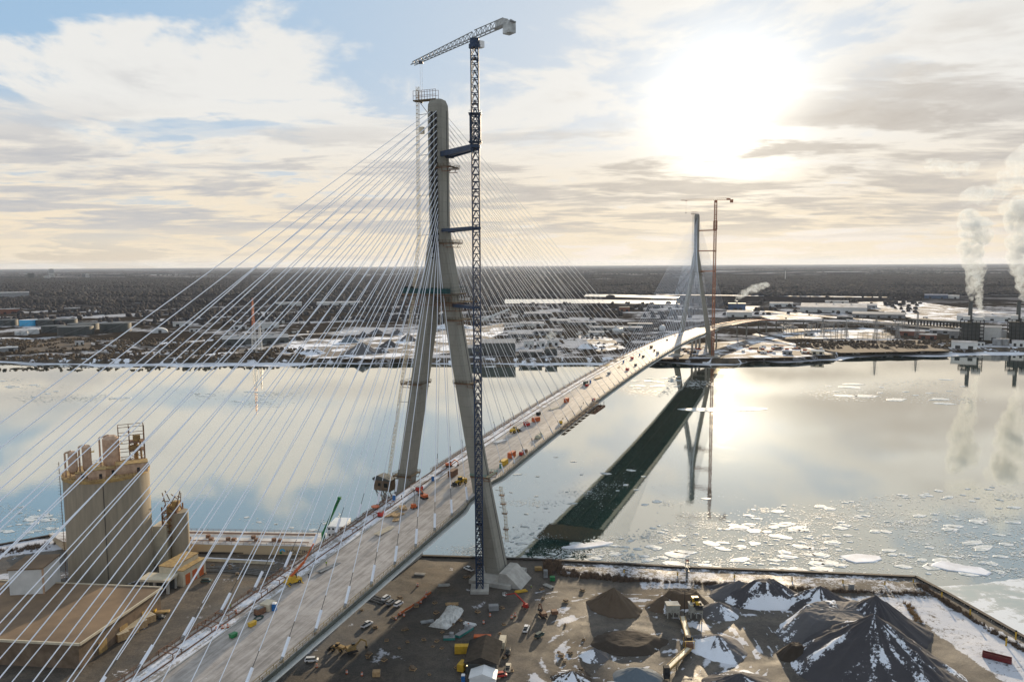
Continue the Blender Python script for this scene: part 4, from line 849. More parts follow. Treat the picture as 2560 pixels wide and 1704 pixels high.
q, k = Wz(2455, 850); steam('steam_plume', 'thin short white plume between the two power units', plume_path([(0, 0, 4), (-10, -35, 7), (-14, -70, 8), (-12, -85, 8)], q, k), .06, 1.0, (q.x, q.y, 46), dm=3)
q, k = Wz(1842, 776); steam('steam_plume', 'slanting white plume blowing right from the works beyond the far pylon', plume_path([(0, 0, 3), (12, -14, 8), (38, -28, 10), (62, -36, 9), (80, -40, 7)], q, k), .04, 1.6, (q.x, q.y + 15, ZF + 22 * k), dm=5)
q, k = Wz(1375, 868); steam('steam_plume', 'small ragged white steam over the far factory behind the mill', plume_path([(-8, 0, 6), (5, -14, 9), (14, -8, 7)], q, k), .04, 1.2, (q.x, q.y, ZF + 14), dm=4)
# ================================================================== CRANES ON THE PYLONS
def mast_lattice(m, w, z0, z1, step, th):
    zz = np.arange(z0, z1 + .01, step); c = [(-w / 2, -w / 2), (w / 2, -w / 2), (w / 2, w / 2), (-w / 2, w / 2)]
    for x, y in c: m.bar((x, y, z0), (x, y, z1), th * 1.6)
    for i, (a, b_) in enumerate(zip(zz[:-1], zz[1:])):
        for j in range(4):
            p, q = c[j], c[(j + 1) % 4]; m.bar((*p, a), (*q, a), th); mid = ((p[0] + q[0]) / 2, (p[1] + q[1]) / 2)
            m.bar((*p, a), (*mid, b_), th); m.bar((*q, a), (*mid, b_), th)
M['cream_l'] = mat('crane_counterweight', (0.5, 0.52, 0.52), .8)
M['orange_pale'] = mat('faded_orange', (.42, .17, .09), .7)
M['tealdark'] = mat('dark_teal_net', (.015, .07, .075), .8)
M['brownp'] = mat('scaffold_timber', (0.13, 0.095, 0.055), .85, scale=.8)
def tower_crane(label, base, top, jib_dir, L, Lc, mt, th, arms, pyl, w=3.0, mj=None):
    t = thing('tower_crane', label, 'tower crane', base, 0); zb = base[2]
    m = MB(); mast_lattice(m, w, 1.2, top - zb, 3.0, th); ms = m.build('mast', M[mt], t)
    for z in np.arange(12, top - zb - 4, 18.0):
        m = MB(); m.box((0, 0, z), (w * .9, w * .9, .25)); m.build('rest_platform', M['dark'], ms)
    m = MB(); [m.box((0, 0, z), (w + 2.4, w + 2.4, .3)) for z in (top - zb - 28, top - zb - 39.5)]
    for z in (top - zb - 28, top - zb - 40):
        m.bar((-w / 2 - 1, -w / 2 - 1, z + 1), (w / 2 + 1, -w / 2 - 1, z + 1), .12); m.bar((w / 2 + 1, -w / 2 - 1, z + 1), (w / 2 + 1, w / 2 + 1, z + 1), .12)
    mast_lattice(m, w + 1.1, top - zb - 40, top - zb - 28, 3.0, th * 1.0); m.build('climbing_cage', M[mt], t)
    m = MB(); m.base(0, 0, 0, 8, 8, 1.4); m.build('base_block', M['conc2'], t)
    d = Vector(jib_dir).normalized(); n = Vector((-d.y, d.x, 0)); z0 = top - zb + 2.4; m = MB()
    m.base(0, 0, top - zb, 3.6, 3.6, 2.2); m.tube((0, 0, top - zb - 1.5), (0, 0, top - zb), 2.4, 12); m.build('slewing_unit', M[mt], t)
    m = MB(); m.box((-n.x * 3, -n.y * 3, top - zb + .4), (2.4, 2.4, 2.6), math.atan2(d.y, d.x)); m.build('operator_cab', M['white'], t)
    m = MB(); k = L / 4.0; hh = lambda x: 3.0 - 1.5 * max(0, x) / L if x > 0 else 3.0; th = th * .78
    xs_ = list(np.arange(0, L + .1, L / 16)); P_ = lambda x, s_, z: d * x + n * s_ + Vector((0, 0, z0 + z))
    for a, b_ in zip(xs_[:-1], xs_[1:]):
        for s_ in (-1, 1): m.bar(P_(a, s_, 0), P_(b_, s_, 0), th * 1.3); m.bar(P_(a, s_, 0), P_((a + b_) / 2, 0, hh(a)), th * .8); m.bar(P_(b_, s_, 0), P_((a + b_) / 2, 0, hh(a)), th * .8)
        m.bar(P_((a + b_) / 2, 0, hh(a)), P_(min(L, b_ + (b_ - a) / 2), 0, hh(b_)), th * 1.3); m.bar(P_(a, -1, 0), P_(a, 1, 0), th)
    m.build('jib', M[mj or mt], t); m = MB(); xs_ = list(np.arange(0, Lc + .1, Lc / 8))
    for a, b_ in zip(xs_[:-1], xs_[1:]):
        for s_ in (-1, 1): m.bar(P_(-a, s_, 0), P_(-b_, s_, 0), th * 1.6); m.bar(P_(-a, s_, 0), P_(-(a + b_) / 2, 0, 3 if a < Lc * .7 else 1.2), th * .8); m.bar(P_(-b_, s_, 0), P_(-(a + b_) / 2, 0, 3 if a < Lc * .7 else 1.2), th * .8)
    m.bar(P_(0, 0, 3.2), P_(-Lc * .75, 0, 3), th * 1.3); m.bar(P_(-Lc * .55, 0, 0), P_(-Lc, 0, 0), 2.6, .4); m.build('counter_jib', M['steel'] if mt == 'blue' else M[mt], t)
    m = MB(); e = P_(-Lc * .9, 0, -1.7); m.box(tuple(e), (4.2, 3.2, 4.4), math.atan2(d.y, d.x)); m.build('counterweight', M['cream_l'] if mt == 'blue' else M[mt], t)
    m = MB(); e = P_(-Lc * .72, 0, 1.2); m.box(tuple(e), (5.5, 2.2, 2.2), math.atan2(d.y, d.x)); m.build('winch_house', M['cream_l'] if mt == 'blue' else M[mt], t)
    m = MB(); e = P_(L * .85, 0, -.5); m.box(tuple(e), (2, 2, .8)); hk = m.build('trolley', M[mt], t); m = MB(); [m.bar(e + n * s_, e + n * s_ - Vector((0, 0, 17)), .06) for s_ in (-.5, .5)]; m.box(tuple(e - Vector((0, 0, 17.5))), (1, 1, 1.2)); m.build('hook', M['dark'], hk)
    for az_, th_ in arms:    # anchor collars back to the pylon
        m = MB(); tgt = Vector(pyl(az_)) - Vector(base); a = Vector((0, 0, az_ - zb)); tgt.z = az_ - zb; dd = (tgt - a).normalized(); nn = Vector((-dd.y, dd.x, 0))
        for s_ in (-1, 1): m.bar(a + nn * s_ * 1.6, tgt + nn * s_ * 3.2, .9, th_)
        m.bar(a, tgt, 1.2, th_ * .8); m.box(tuple(a), (w + 1.2, w + 1.2, .7)); m.bar(tgt - nn * 4.2 , tgt + nn * 4.2, 1.0, th_ + .3); m.build('tie_collar', M[mt], t)
    return t
bc = B(-16, 23.3, ZN)
def near_leg(z): c = leg_c(z) if z < 150 else 0; return B(0, -1.8 + c + 3.2, z)
tower_crane('very tall blue lattice tower crane standing beside the near pylon', tuple(bc), 237.0, (-31, 42, 0), 52, 27, 'blue', .30, ((128.5, 1.5), (162, 1.4), (195.5, 2.2)), near_leg, mj='steel')
bc2 = B(846, 27, ZF)
tower_crane('tall orange red lattice tower crane beside the far pylon', tuple(bc2), 236.0, (-1, 0.12, 0), 50, 25, 'orange_pale', .26, ((135, 1.4), (165, 1.4), (195, 1.4)), lambda z: B(853, -.5 + (leg_c(z) if z < 150 else 0) + 3, z), w=3.4)
# platforms and scaffolds hung on the pylon legs
def plat(label, tc, s0, tL, tR, z, mt, cat='work platform', name='work_platform', dep=7.5, hgt=2.0, under=5):
    t = thing(name, label, cat, B(s0, tc, 0), -HD); m = MB(); m.box(((tL + tR) / 2, 0, z), (tR - tL, 2 * dep, .4)) if False else None
    for y0, y1 in ((-dep, -4.9), (4.9, dep)): m.box(((tL + tR) / 2, (y0 + y1) / 2, z), (tR - tL, y1 - y0, .35))
    for x0, x1 in ((tL, tL + 2), (tR - 2, tR)): m.box(((x0 + x1) / 2, 0, z - .02), (x1 - x0, 2 * dep - .1, .33))
    m.build('deck_boards', M['brownp'], t); m = MB()
    n_ = int((tR - tL) / 1.5)
    for y in (-dep, dep):
        for i in range(n_ + 1): x = tL + (tR - tL) * i / n_; m.bar((x, y, z), (x, y, z + hgt), .12)
        for h_ in (.5, 1.0): m.bar((tL, y, z + hgt * h_), (tR, y, z + hgt * h_), .12)
    for x in (tL, tR): m.bar((x, -dep, z + hgt), (x, dep, z + hgt), .12); m.bar((x, -dep, z + hgt * .5), (x, dep, z + hgt * .5), .12)
    m.build('guard_rail', M[mt], t); m = MB()
    for y in (-dep + .5, dep - .5):
        for i in range(0, n_ + 1, 2): x = tL + (tR - tL) * i / n_; m.bar((x, y, z), (x * .95, y * .75, z - under), .18)
        m.bar((tL, y, z - .5), (tR, y, z - .5), .3); m.bar((tL * .97, y * .75, z - under), (tR * .97, y * .75, z - under), .25)
    m.bar((tL, -dep + .5, z - .5), (tL, dep - .5, z - .5), .3); m.build('brackets', M['rust'], t); return t
pA = plat('large teal sided work platform across the near pylon where the legs join', -1.8, 0, -15.5, 9, 133.5, 'tealdark', dep=8.5, hgt=3.0, under=5)
m = MB(); m.box((-3, -8.55, 135), (24, .2, 2.2)); m.build('netting', M['tealdark'], pA); m = MB(); m.base(-13, -6.5, 134, 3.5, 3, 3); m.base(0, -7, 134, 2.5, 2, 2.4); m.build('site_box', M['dark'], pA)
pB = plat('brown scaffold ring on the crane side of the near pylon just under the large platform', -1.8, 0, 1, 15, 130, 'brownp', dep=7, under=4)
for tc, s0, tl, tr, z, lab in ((-1.8, 0, .5, 8, 190, 'brown scaffold below the highest crane tie of the near pylon'), (-1.8, 0, .5, 9, 156.5, 'brown scaffold below the middle crane tie of the near pylon'), (-1.8, 0, 5, 13, 122, 'brown scaffold below the lowest crane tie of the near pylon'),
                               (-1.8 - 13, 0, -6, 4.8, 91.8, 'narrow ring platform half way down the left leg of the near pylon'), (-1.8 + 13, 0, -5, 5, 93.5, 'narrow ring platform half way down the right leg of the near pylon'),
                               (-1.8 - 20.3, 0, -4, 5.5, 47.5, 'platform low on the left leg of the near pylon just over the deck'), (-1.8 + 20.5, 0, -4.5, 4.8, 51, 'teal collar platform on the right leg just over the deck')):
    plat(lab, tc, s0, tl, tr, z, 'teal' if 'teal' in lab else 'brownp', dep=5.2, hgt=1.2, under=2.0, name='scaffold' if 'scaffold' in lab else 'work_platform', cat='scaffold' if 'scaffold' in lab else 'work platform')
plat('brown platform ring where the far pylon legs join', -.5, 853, -12, 12, 134, 'rust', dep=9, hgt=3, under=4)
# rack hoists with their mast
def hoist(label, tc, s0, pts_, ties, house=None):
    t = thing('hoist_mast', label, 'hoist', B(s0, tc, 0), -HD); m = MB()
    for (x0, z0), (x1, z1) in zip(pts_[:-1], pts_[1:]):
        L = math.hypot(x1 - x0, z1 - z0); n_ = max(1, int(L / 1.7))
        for s_ in (-.55, .55): m.bar((x0 + s_, 0, z0), (x1 + s_, 0, z1), .16); m.bar((x0 + s_, 1.0, z0), (x1 + s_, 1.0, z1), .14)
        for i in range(n_):
            f_ = i / n_; x, z = x0 + (x1 - x0) * f_, z0 + (z1 - z0) * f_; m.bar((x - .55, 0, z), (x + .55, 0, z), .26)
            if i % 2: m.bar((x - .55, 0, z), (x + .55, 1.0, z + 1.6), .12)
    m.build('mast', M['cream'], t); m = MB(); [m.bar((x, .5, z), (x2, 0, z + .3), .22) for x, z, x2 in ties]; m.build('wall_tie', M['steel'], t)
    return t
ho1 = hoist('thin cream rack hoist mast climbing the outer side of the left pylon leg', 0, 0, [(-32.6, 38), (-27.8, 65), (-22.2, 96), (-16.4, 130), (-12.9, 158), (-12.1, 226.5)], [(-12.2, 214, -5), (-12.2, 196, -5), (-12.3, 178, -5), (-13, 160, -6), (-18, 120, -13), (-24.8, 82, -18), (-21, 102, -16)])
m = MB(); m.base(-12.6 + 2.5, 0, 205.5, 2, 1.6, 3); m.build('lift_car', M['cream'], ho1)
hoist('short hoist mast beside the top of the far pylon', 0, 853, [(-7, 130), (-6.4, 160), (-6.2, 223)], [(-6.2, 214, -3), (-6.2, 180, -3)])
ho2 = hoist('rope access ladder hanging at the river side of the right pylon leg below deck', 0, 6, [(24.5, 44), (26.8, 30), (27.5, 18)], [(25, 42, 22), (26, 34, 24)])
for x, z in ((25.2, 40), (25.9, 36), (26.6, 31.5), (27.2, 24)): m = MB(); m.box((x, 0, z), (2.4, 1.6, .25)); [m.bar((x + sx * 1.1, sy * .7, z), (x + sx * 1.1, sy * .7, z + 1.2), .12) for sx in (-1, 1) for sy in (-1, 1)]; m.build('landing_stage', M['rust'], ho2)
tp = thing('top_gangway', 'small railed gangway from the hoist to the head of the near pylon', 'gangway', B(0, -1.8, 0), -HD); m = MB(); m.box((-5.2, -2, 219.6), (11, 3, .5)); m.build('walkway', M['brownp'], tp)
m = MB(); [m.bar((x, y, 219.6), (x, y, 223.8), .14) for x in np.arange(-10.6, 1, 1.4) for y in (-3.4, -.6)]; [m.bar((-10.6, y, z), (.6, y, z), .14) for y in (-3.4, -.6) for z in (221.6, 223.8)]; m.bar((-8, -2, 219), (-3.3, -2, 213), .2); m.build('guard_rail', M['rust'], tp)
tp = thing('top_gangway', 'tiny gangway at the head of the far pylon', 'gangway', B(853, -.5, 0), -HD); m = MB(); m.box((-4, 0, 219.6), (9, 3, .6)); m.build('walkway', M['brownp'], tp); m = MB(); [m.bar((x, 0, 219), (x, 0, 223), .25) for x in (-8, -6, -4, -2, 0)]; m.bar((-8, 0, 223), (0, 0, 223), .25); m.build('guard_rail', M['rust'], tp)
hh = thing('hoist_house', 'dark boxy hoist house on a steel truss by the foot of the left pylon leg', 'hoist house', B(0, -33.5, 0), -HD); m = MB(); m.base(0, 0, 38.6, 9, 5, 5); m.build('cabin', M['brown'], hh)
m = MB(); m.loft([[(-5, y, 43.6), (5, y, 43.6), (5, y, 44), (-2, y, 46), (-5, y, 44.6)] for y in (-3, 3)]); m.build('roof', M['walld'], hh); m = MB(); [m.bar((x, y, 38.6), (x * .5 + 4, y, 33), .3) for x in (-4, 0, 4) for y in (-2, 2)]; m.bar((-4, 0, 38.4), (4, 0, 38.4), 3, .4); [m.bar((x, -2, 38.4), (x + 2, -2, 34), .25) for x in (-4, -2, 0, 2)]
mast_lattice(m, 2.2, 3, 38, 3.0, .2); m.build('support_truss', M['steel'], hh); m = MB(); m.box((-1.5, -2.55, 41.5), (1.4, .1, 1.4)); m.box((2, -2.55, 41.3), (2.0, .1, 2.0)); m.build('window', M['glass'], hh)

# ================================================================== SILO TERMINAL
M['silo'] = mat('silo_concrete', (0.31, 0.265, 0.20), 0.9, col2=(0.24, 0.205, 0.155), scale=0.5, streak=(1, 1, .12), bump=.1)
M['tan'] = mat('tan_steel', (0.52, 0.36, 0.25), .7, col2=(0.34, 0.22, 0.15), scale=.4)
M['ochre'] = mat('ochre_steel', (0.42, 0.28, 0.10), .75, col2=(0.22, 0.14, 0.06), scale=.5)
f_ = G(284, 1466, ZN); dn = Vector((f_.x, f_.y, 0)).normalized(); R_S = 17.9; cs_ = Vector((f_.x, f_.y, 0)) + dn * R_S; dist = math.hypot(f_.x, f_.y)
r_ = ray(284, 1203); ZT = H + r_.z / math.hypot(r_.x, r_.y) * dist
t = thing('concrete_silo', 'huge round grey concrete silo with rusty plant on its roof, left of the bridge', 'silo', (cs_.x, cs_.y, ZN), math.atan2(dn.y, dn.x) - math.pi / 2); hS = ZT - ZN; silo = t
m = MB(); m.tube((0, 0, 0), (0, 0, hS), R_S, 72, cap=False); m.build('shell', M['silo'], t, smooth=True); m = MB(); m.tube((0, 0, hS - .2), (0, 0, hS + 1.2), R_S + .35, 72, r2=R_S + .35); m.build('roof_slab', M['ochre'], t, smooth=False)
m = MB()
for a in (-math.pi / 2 - .10,): m.bar(((R_S + .02) * math.cos(a), (R_S + .02) * math.sin(a), 0), ((R_S + .02) * math.cos(a), (R_S + .02) * math.sin(a), hS), .45, .25)
m.build('joint', M['dark'], t); m = MB()
a = math.pi + .12; px0 = Vector((math.cos(a) * (R_S + 1), math.sin(a) * (R_S + 1), 0))
for s_ in (-.6, .6): m.bar(px0 + Vector((0, s_, 0)), px0 + Vector((0, s_, hS + 8)), .2)
for z in np.arange(1, hS + 8, 1.4): m.bar(px0 + Vector((0, -.6, z)), px0 + Vector((0, .6, z)), .14); m.bar(px0 + Vector((-.9, 0, z)), px0 + Vector((.6, 0, z)), .08)
m.build('ladder', M['rust'], t)
m = MB(); [m.bar(((R_S - .2) * math.cos(a_), (R_S - .2) * math.sin(a_), hS + 1.2), ((R_S - .2) * math.cos(a_), (R_S - .2) * math.sin(a_), hS + 2.6), .12) for a_ in np.linspace(0, 6.28, 60)]
aa = np.linspace(0, 2 * math.pi, 61); [m.bar(((R_S - .2) * math.cos(p_), (R_S - .2) * math.sin(p_), hS + z_), ((R_S - .2) * math.cos(q_), (R_S - .2) * math.sin(q_), hS + z_), .1) for p_, q_ in zip(aa[:-1], aa[1:]) for z_ in (1.9, 2.6)]; m.build('roof_rail', M['rust'], t)
zr = ZT + 1.2; S_ = lambda x, y, z=0: silo.matrix_basis @ Vector((x, y, hS + 1.2 + z))
silo.matrix_basis  # placed below from loc and rotation
rzS = silo.rotation_euler.z
def SP(x, y): c, s = math.cos(rzS), math.sin(rzS); return (cs_.x + x * c - y * s, cs_.y + x * s + y * c, zr)
def dust_tower(x, y, r, h, label, duct=1):
    t = thing('dust_collector', label, 'dust collector', SP(x, y), rzS); m = MB(); m.tube((0, 0, 2.5), (0, 0, h - r * .4), r, 20, cap=False); m.tube((0, 0, h - r * .4), (0, 0, h), r, 20, r2=r * .55); m.tube((0, 0, 1), (0, 0, 2.5), r * .4, 20, r2=r); m.build('body', M['tan'], t, smooth=False)
    m = MB(); [m.bar((sx * r * .7, sy * r * .7, 0), (sx * r * .7, sy * r * .7, 3), .3) for sx in (-1, 1) for sy in (-1, 1)]; m.build('leg', M['rust'], t)
    m = MB(); m.tube((-r - 1.1, 0, 0), (-r - 1.1, 0, h - .6), .42, 10); m.tube((-r - 1.1, 0, h - .6), (-r * .2, 0, h + .3), .42, 10); m.build('duct', M['tan'], t)
    m = MB(); m.box((r + .5, 0, h * .75), (1.4, 2.2, .15)); m.bar((r + 1.1, -1, h * .75), (r + 1.1, -1, h * .75 + 1.1), .1); m.bar((r + 1.1, 1, h * .75), (r + 1.1, 1, h * .75 + 1.1), .1); m.bar((r + 1.1, -1, h * .75 + 1.1), (r + 1.1, 1, h * .75 + 1.1), .1); m.build('service_step', M['yellow'], t)
dust_tower(-13.2, -4, 1.9, 11.5, 'leftmost tan dust collector on the silo roof'); dust_tower(-7.6, -3, 1.9, 13.5, 'second tan dust collector from the left on the silo roof'); dust_tower(2.4, 1, 3.6, 16, 'widest tan dust collector in the middle of the silo roof')
t = thing('elevator_frame', 'tall rusty steel frame with machinery on the right of the silo roof', 'steel frame', SP(11, 3), rzS); m = MB()
for z in (0, 5, 10, 15, 20, 25):
    for sx in (-6, 6): m.bar((sx, -4, z), (sx, 4, z), .3)
    for sy in (-4, 4): m.bar((-6, sy, z), (6, sy, z), .3)
for sx in (-6, -1, 6):
    for sy in (-4, 4): m.bar((sx, sy, 0), (sx, sy, 25), .38)
for z in (0, 5, 10): m.bar((-1, -4, z), (6, -4, z + 5), .22); m.bar((6, -4, z), (-1, -4, z + 5), .22)
m.build('frame', M['rust'], t); t.scale = (.9, .9, .78); m = MB(); m.box((2.5, 0, 10.1), (7, 8, .2)); m.box((2.5, 0, 15.1), (7, 8, .2)); m.build('floor', M['rust'], t); m = MB(); m.base(2.5, 0, 15.2, 3.5, 3, 3.6); m.base(1, -1, 10.2, 5, 3, 2.6); m.tube((2, 0, 0), (2, 0, 15), 1.1, 10); m.tube((4.6, -2, 0), (4.0, -2, 16), .5, 8); m.base(-3, 0, 0, 3, 3, 4); m.build('machinery', M['ochre'], t)
for x, y, dx, dy, dz_, lab in ((12, -9, 13, 7, 4.2, 'long pink tan machine house at the front right of the silo roof'), (-4.5, -14, 7, 6, 4, 'small pink tan hut at the front of the silo roof'), (2, -10, 4, 4, 3, 'small brown fan box between the huts on the silo roof'), (-12, -11, 4, 3, 2.4, 'low brown motor box near the left rim of the silo roof')):
    t = thing('machine_house', lab, 'machine house', SP(x * .86, y * .86), rzS); m = MB(); m.base(0, 0, 0, dx, dy, dz_); m.build('wall', M['tan'], t); m = MB(); m.base(0, 0, dz_, dx + .4, dy + .4, .3); m.build('roof', M['ochre'], t); m = MB(); m.box((dx * .2, -dy / 2 - .05, 1.2), (1.2, .1, 2.2)); m.build('door', M['dark'], t)
# small second silo group
q = G(424, 1412, ZN); t = thing('small_silo', 'smaller tan silo tower topped by a tangled rusty frame right of the huge silo', 'silo', (q.x, q.y + 6, ZN), 0); hq = 25
m = MB(); m.tube((3.2, 0, 0), (3.2, 0, hq), 4.2, 28); m.build('shell', M['silo'], t, smooth=False); m = MB(); m.base(-4.5, -1, 0, 6.5, 8, hq - 6); m.build('lift_shaft', M['cream'], t)
m = MB(); mast_lattice(m, 7, hq - 12, hq + 3, 3, .35); [m.bar((4.2 * math.cos(a) , 4.2 * math.sin(a), hq + 4 + 2 * math.sin(a * 2)), (4.2 * math.cos(a + .7), 4.2 * math.sin(a + .7), hq + 8 - 2 * math.sin(a * 2)), .35) for a in np.linspace(0, 6.2, 10)]; m.build('frame', M['rust'], t); m = MB(); m.base(0, 0, hq - 10, 4, 4, 13); m.base(2, 0, hq, 3, 3, 5); m.build('machinery', M['ochre'], t)
q = G(418, 1470, ZN); t = thing('loading_house', 'tan loading house with orange doors at the foot of the smaller silo', 'building', (q.x, q.y, ZN), -.25); t.scale = (.8, .8, .8); m = MB(); m.base(-1, 12, 0, 9, 22, 12); m.base(5, 14, 0, 5, 20, 9); m.build('wall', M['cream'], t); m = MB(); m.base(-1, 12, 12, 9.6, 22.6, .4); m.base(5, 14, 9, 5.6, 20.6, .4); m.build('roof', M['ochre'], t)
for x, y in ((7.56, 8), (7.56, 14), (7.56, 20)): m = MB(); m.box((x, y, 3.2), (.12, 4, 6)); m.build('door', M['orange'], t)
q = G(388, 1482, ZN); t = thing('truck_portal', 'small flat roofed concrete portal with open dark bays beside the big shed', 'building', (q.x, q.y, ZN), -.1); m = MB(); 
for x in (-6, 0, 6):
    for y in (0, 6): m = MB(); m.base(x, y, 0, 1, 1, 5.5); m.build('column', M['conc2'], t)
m = MB(); m.base(0, 3, 5.5, 14, 8, 1); m.build('roof', M['cream'], t); m = MB(); m.base(0, 5.6, 0, 12, .4, 5.4); m.build('back_wall', M['walld'], t)
# big flat shed
M['shedroof'] = mat('brown_roofing', (0.22, 0.145, 0.085), .95, col2=(0.12, 0.08, 0.05), scale=.06, detail=8)
c1_, c2_, c3_ = G(400, 1471, 12), G(196, 1611, 12), G(-60, 1598, 12); w_v = (c1_ - c2_); l_v = (c3_ - c2_).normalized() * 110
t = thing('storage_shed', 'broad low flat roofed brown shed in the bottom left corner', 'shed', (c2_.x, c2_.y, ZN), 0)
m = MB(); base_ = [Vector((0, 0, 0)), Vector((w_v.x, w_v.y, 0)), Vector((w_v.x + l_v.x, w_v.y + l_v.y, 0)), Vector((l_v.x, l_v.y, 0))]; m.prism([(p.x, p.y) for p in base_], -.2, 9); m.build('wall', M['brown'], t)
m = MB(); cen = sum(base_, Vector()) / 4; m.prism([tuple((p + (p - cen).normalized() * .9)[:2]) for p in base_], 9, 9.5); rf = m.build('roof', M['shedroof'], t); m = MB()
for a, b_ in zip(base_, base_[1:] + base_[:1]): a2_, b2_ = a + (a - cen).normalized() * .9, b_ + (b_ - cen).normalized() * .9; m.bar(a2_ + Vector((0, 0, 9.4)), b2_ + Vector((0, 0, 9.4)), .5, .9)
m.build('eaves_trim', M['cream'], rf)
d_ = w_v.normalized(); 
for k_ in (.25, .5, .78): m = MB(); p = Vector((w_v.x, w_v.y, 0)) * k_; m.bar(p + Vector((.15, 0, 2.4)) - d_ * 2.2 * 1, p + Vector((.15, 0, 2.4)) + d_ * 2.2, .3, 4.6); m.build('door', M['ochre'], t)
q = G(66, 1489, 12); t = thing('annex_tower', 'white and grey boxy annex with a tan flat roof left of the huge silo', 'building', (q.x, q.y, ZN), .12); m = MB(); m.base(0, 8, 0, 13, 15, 20); m.build('wall', M['wallw'], t); m = MB(); m.base(0, 8, 20, 13.8, 15.8, .5); m.build('roof', M['shedroof'], t); m = MB(); m.base(6.6, .6, 0, .6, .6, 20.2); m.build('corner_trim', M['tan'], t)
# ship
M['hull'] = mat('cream_hull', (0.5, 0.39, 0.25), .6, col2=(0.5, 0.38, 0.25), scale=.1); M['shipdeck'] = mat('snowy_ship_deck', (0.66, 0.64, 0.62), .8, col2=(0.36, 0.33, 0.3), scale=.12)
e1, e2 = G(405, 1358, 7.5), G(905, 1368, 7.5); dd = (e2 - e1); dd.z = 0; Ls = dd.length; an = math.atan2(dd.y, dd.x)
e0 = e1 - dd.normalized() * 60; Lt = Ls + 60
t = thing('cargo_ship', 'long cream hulled cargo ship with a white wheelhouse moored behind the silo', 'ship', (e0.x, e0.y, 0), an); ship = t
prof = lambda z, k: [(-4 - k, 10 + 0, z), (8, 0 - k * .1, z), (Lt - 6, 0, z), (Lt + 1, 4, z), (Lt + 1, 15, z), (Lt - 6, 19, z), (8, 19, z), (-4 - k, 10.5, z)]
m = MB(); m.loft([prof(-.8, -3), prof(3, 0), prof(7.5, 3)]); m.build('hull', M['hull'], t); m = MB(); m.loft([prof(7.5, 2.6), prof(7.75, 2.6)]); dk = m.build('deck', M['shipdeck'], t)
for i in range(9): x = 20 + i * (Lt - 55) / 9; m = MB(); m.tube((x, 6 + 3 * (i % 2), 7.7), (x, 6 + 3 * (i % 2), 9.2), 1.2, 10); m.base(x + 3, 6, 7.7, 2, 2, 1.2); m.build('hatch_gear', M['rust'], dk)
m = MB(); [m.bar((x, y, 7.7), (x, y, 8.9), .12) for x in np.arange(6, Lt, 3.0) for y in (.4, 18.5)]; [m.bar((6, y, z), (Lt - 3, y, z), .1) for y in (.4, 18.5) for z in (8.3, 8.9)]; [m.bar((14, y, 8.3), (Lt - 28, y, 8.3), .35) for y in (3.5, 13.5, 15)]; m.build('rail_and_pipes', M['rust'], t)
m = MB(); m.base(Lt - 12, 9.5, 7.7, 15, 17, 3.4); m.base(Lt - 13, 9.5, 11.1, 11, 13, 3.2); m.base(Lt - 14, 9.5, 14.3, 8, 13.5, 2.8); m.build('wheelhouse', M['white'], t)
for z in (9.3, 12.7, 15.8): m = MB(); [m.box((Lt - 19.2 + x, (1.0 if z < 10 else 3.0 if z < 15 else 2.7) - .04, z), (1.0, .08, .9)) for x in np.arange(0, 13 if z < 10 else 10, 2.0) if x + Lt - 19.2 > (Lt - 19 if z < 10 else Lt - 18)]; m.build('window', M['glass'], t)
m = MB(); m.tube((Lt - 3, 9.5, 11), (Lt - 2.5, 9.5, 18), 2.0, 14, r2=1.6); m.build('funnel', M['teal'], t); m = MB(); m.bar((Lt - 14, 9.5, 17), (Lt - 14, 9.5, 22), .3); m.bar((Lt - 14, 7, 20.5), (Lt - 14, 12, 20.5), .2); m.build('signal_mast', M['white'], t)
m = MB(); m.tube((Lt - 22, 8, 7.7), (Lt - 22, 8, 12), 1.0, 12); m.bar((Lt - 22, 8, 11.5), (Lt - 12.5, 6, 30.5), .9, 1.3); m.base(Lt - 12.5, 6, 30, 1.6, 1.6, 1.2); m.build('unloading_boom', M['green'], t)
M['hull_letters'] = mat('letter_paint', (0.05, 0.06, 0.08), .6); cu = bpy.data.curves.new('ship_lettering', 'FONT'); cu.body = 'HOLCIM'; cu.size = 2.7; cu.extrude = .02; cu.space_character = 1.1; to_ = bpy.data.objects.new('lettering_curve', cu); COL.objects.link(to_); bpy.context.view_layer.update(); me_ = bpy.data.meshes.new_from_object(to_.evaluated_get(bpy.context.evaluated_depsgraph_get())); bpy.data.objects.remove(to_); me_.materials.clear(); me_.materials.append(M['hull_letters']); to = bpy.data.objects.new('lettering', me_); COL.objects.link(to); to.parent = t
kx = Lt * (1 - (905 - 724) / 500 * (Ls / Lt)); to.location = (kx - 1.2, -.42, 3.9); to.rotation_euler = (math.pi / 2 , 0, 0)
m = MB(); m.loft([[(kx - 3.2 + math.cos(a) * r, -.42 - d2, 4.8 + math.sin(a) * r) for a in np.linspace(0, math.pi, 14)] + [(kx - 3.2 + math.cos(a) * r * .5, -.42 - d2, 4.8 + math.sin(a) * r * .5) for a in np.linspace(math.pi, 0, 14)] for r, d2 in ((1.5, 0), (1.5, .03))]); m.build('hull_emblem', M['tankb'], t)
m = MB(); m.tube((kx - 4.0, -.40, 4.1), (kx - 4.0, -.45, 4.1), .6, 12); m.build('hull_emblem', M['green'], t)
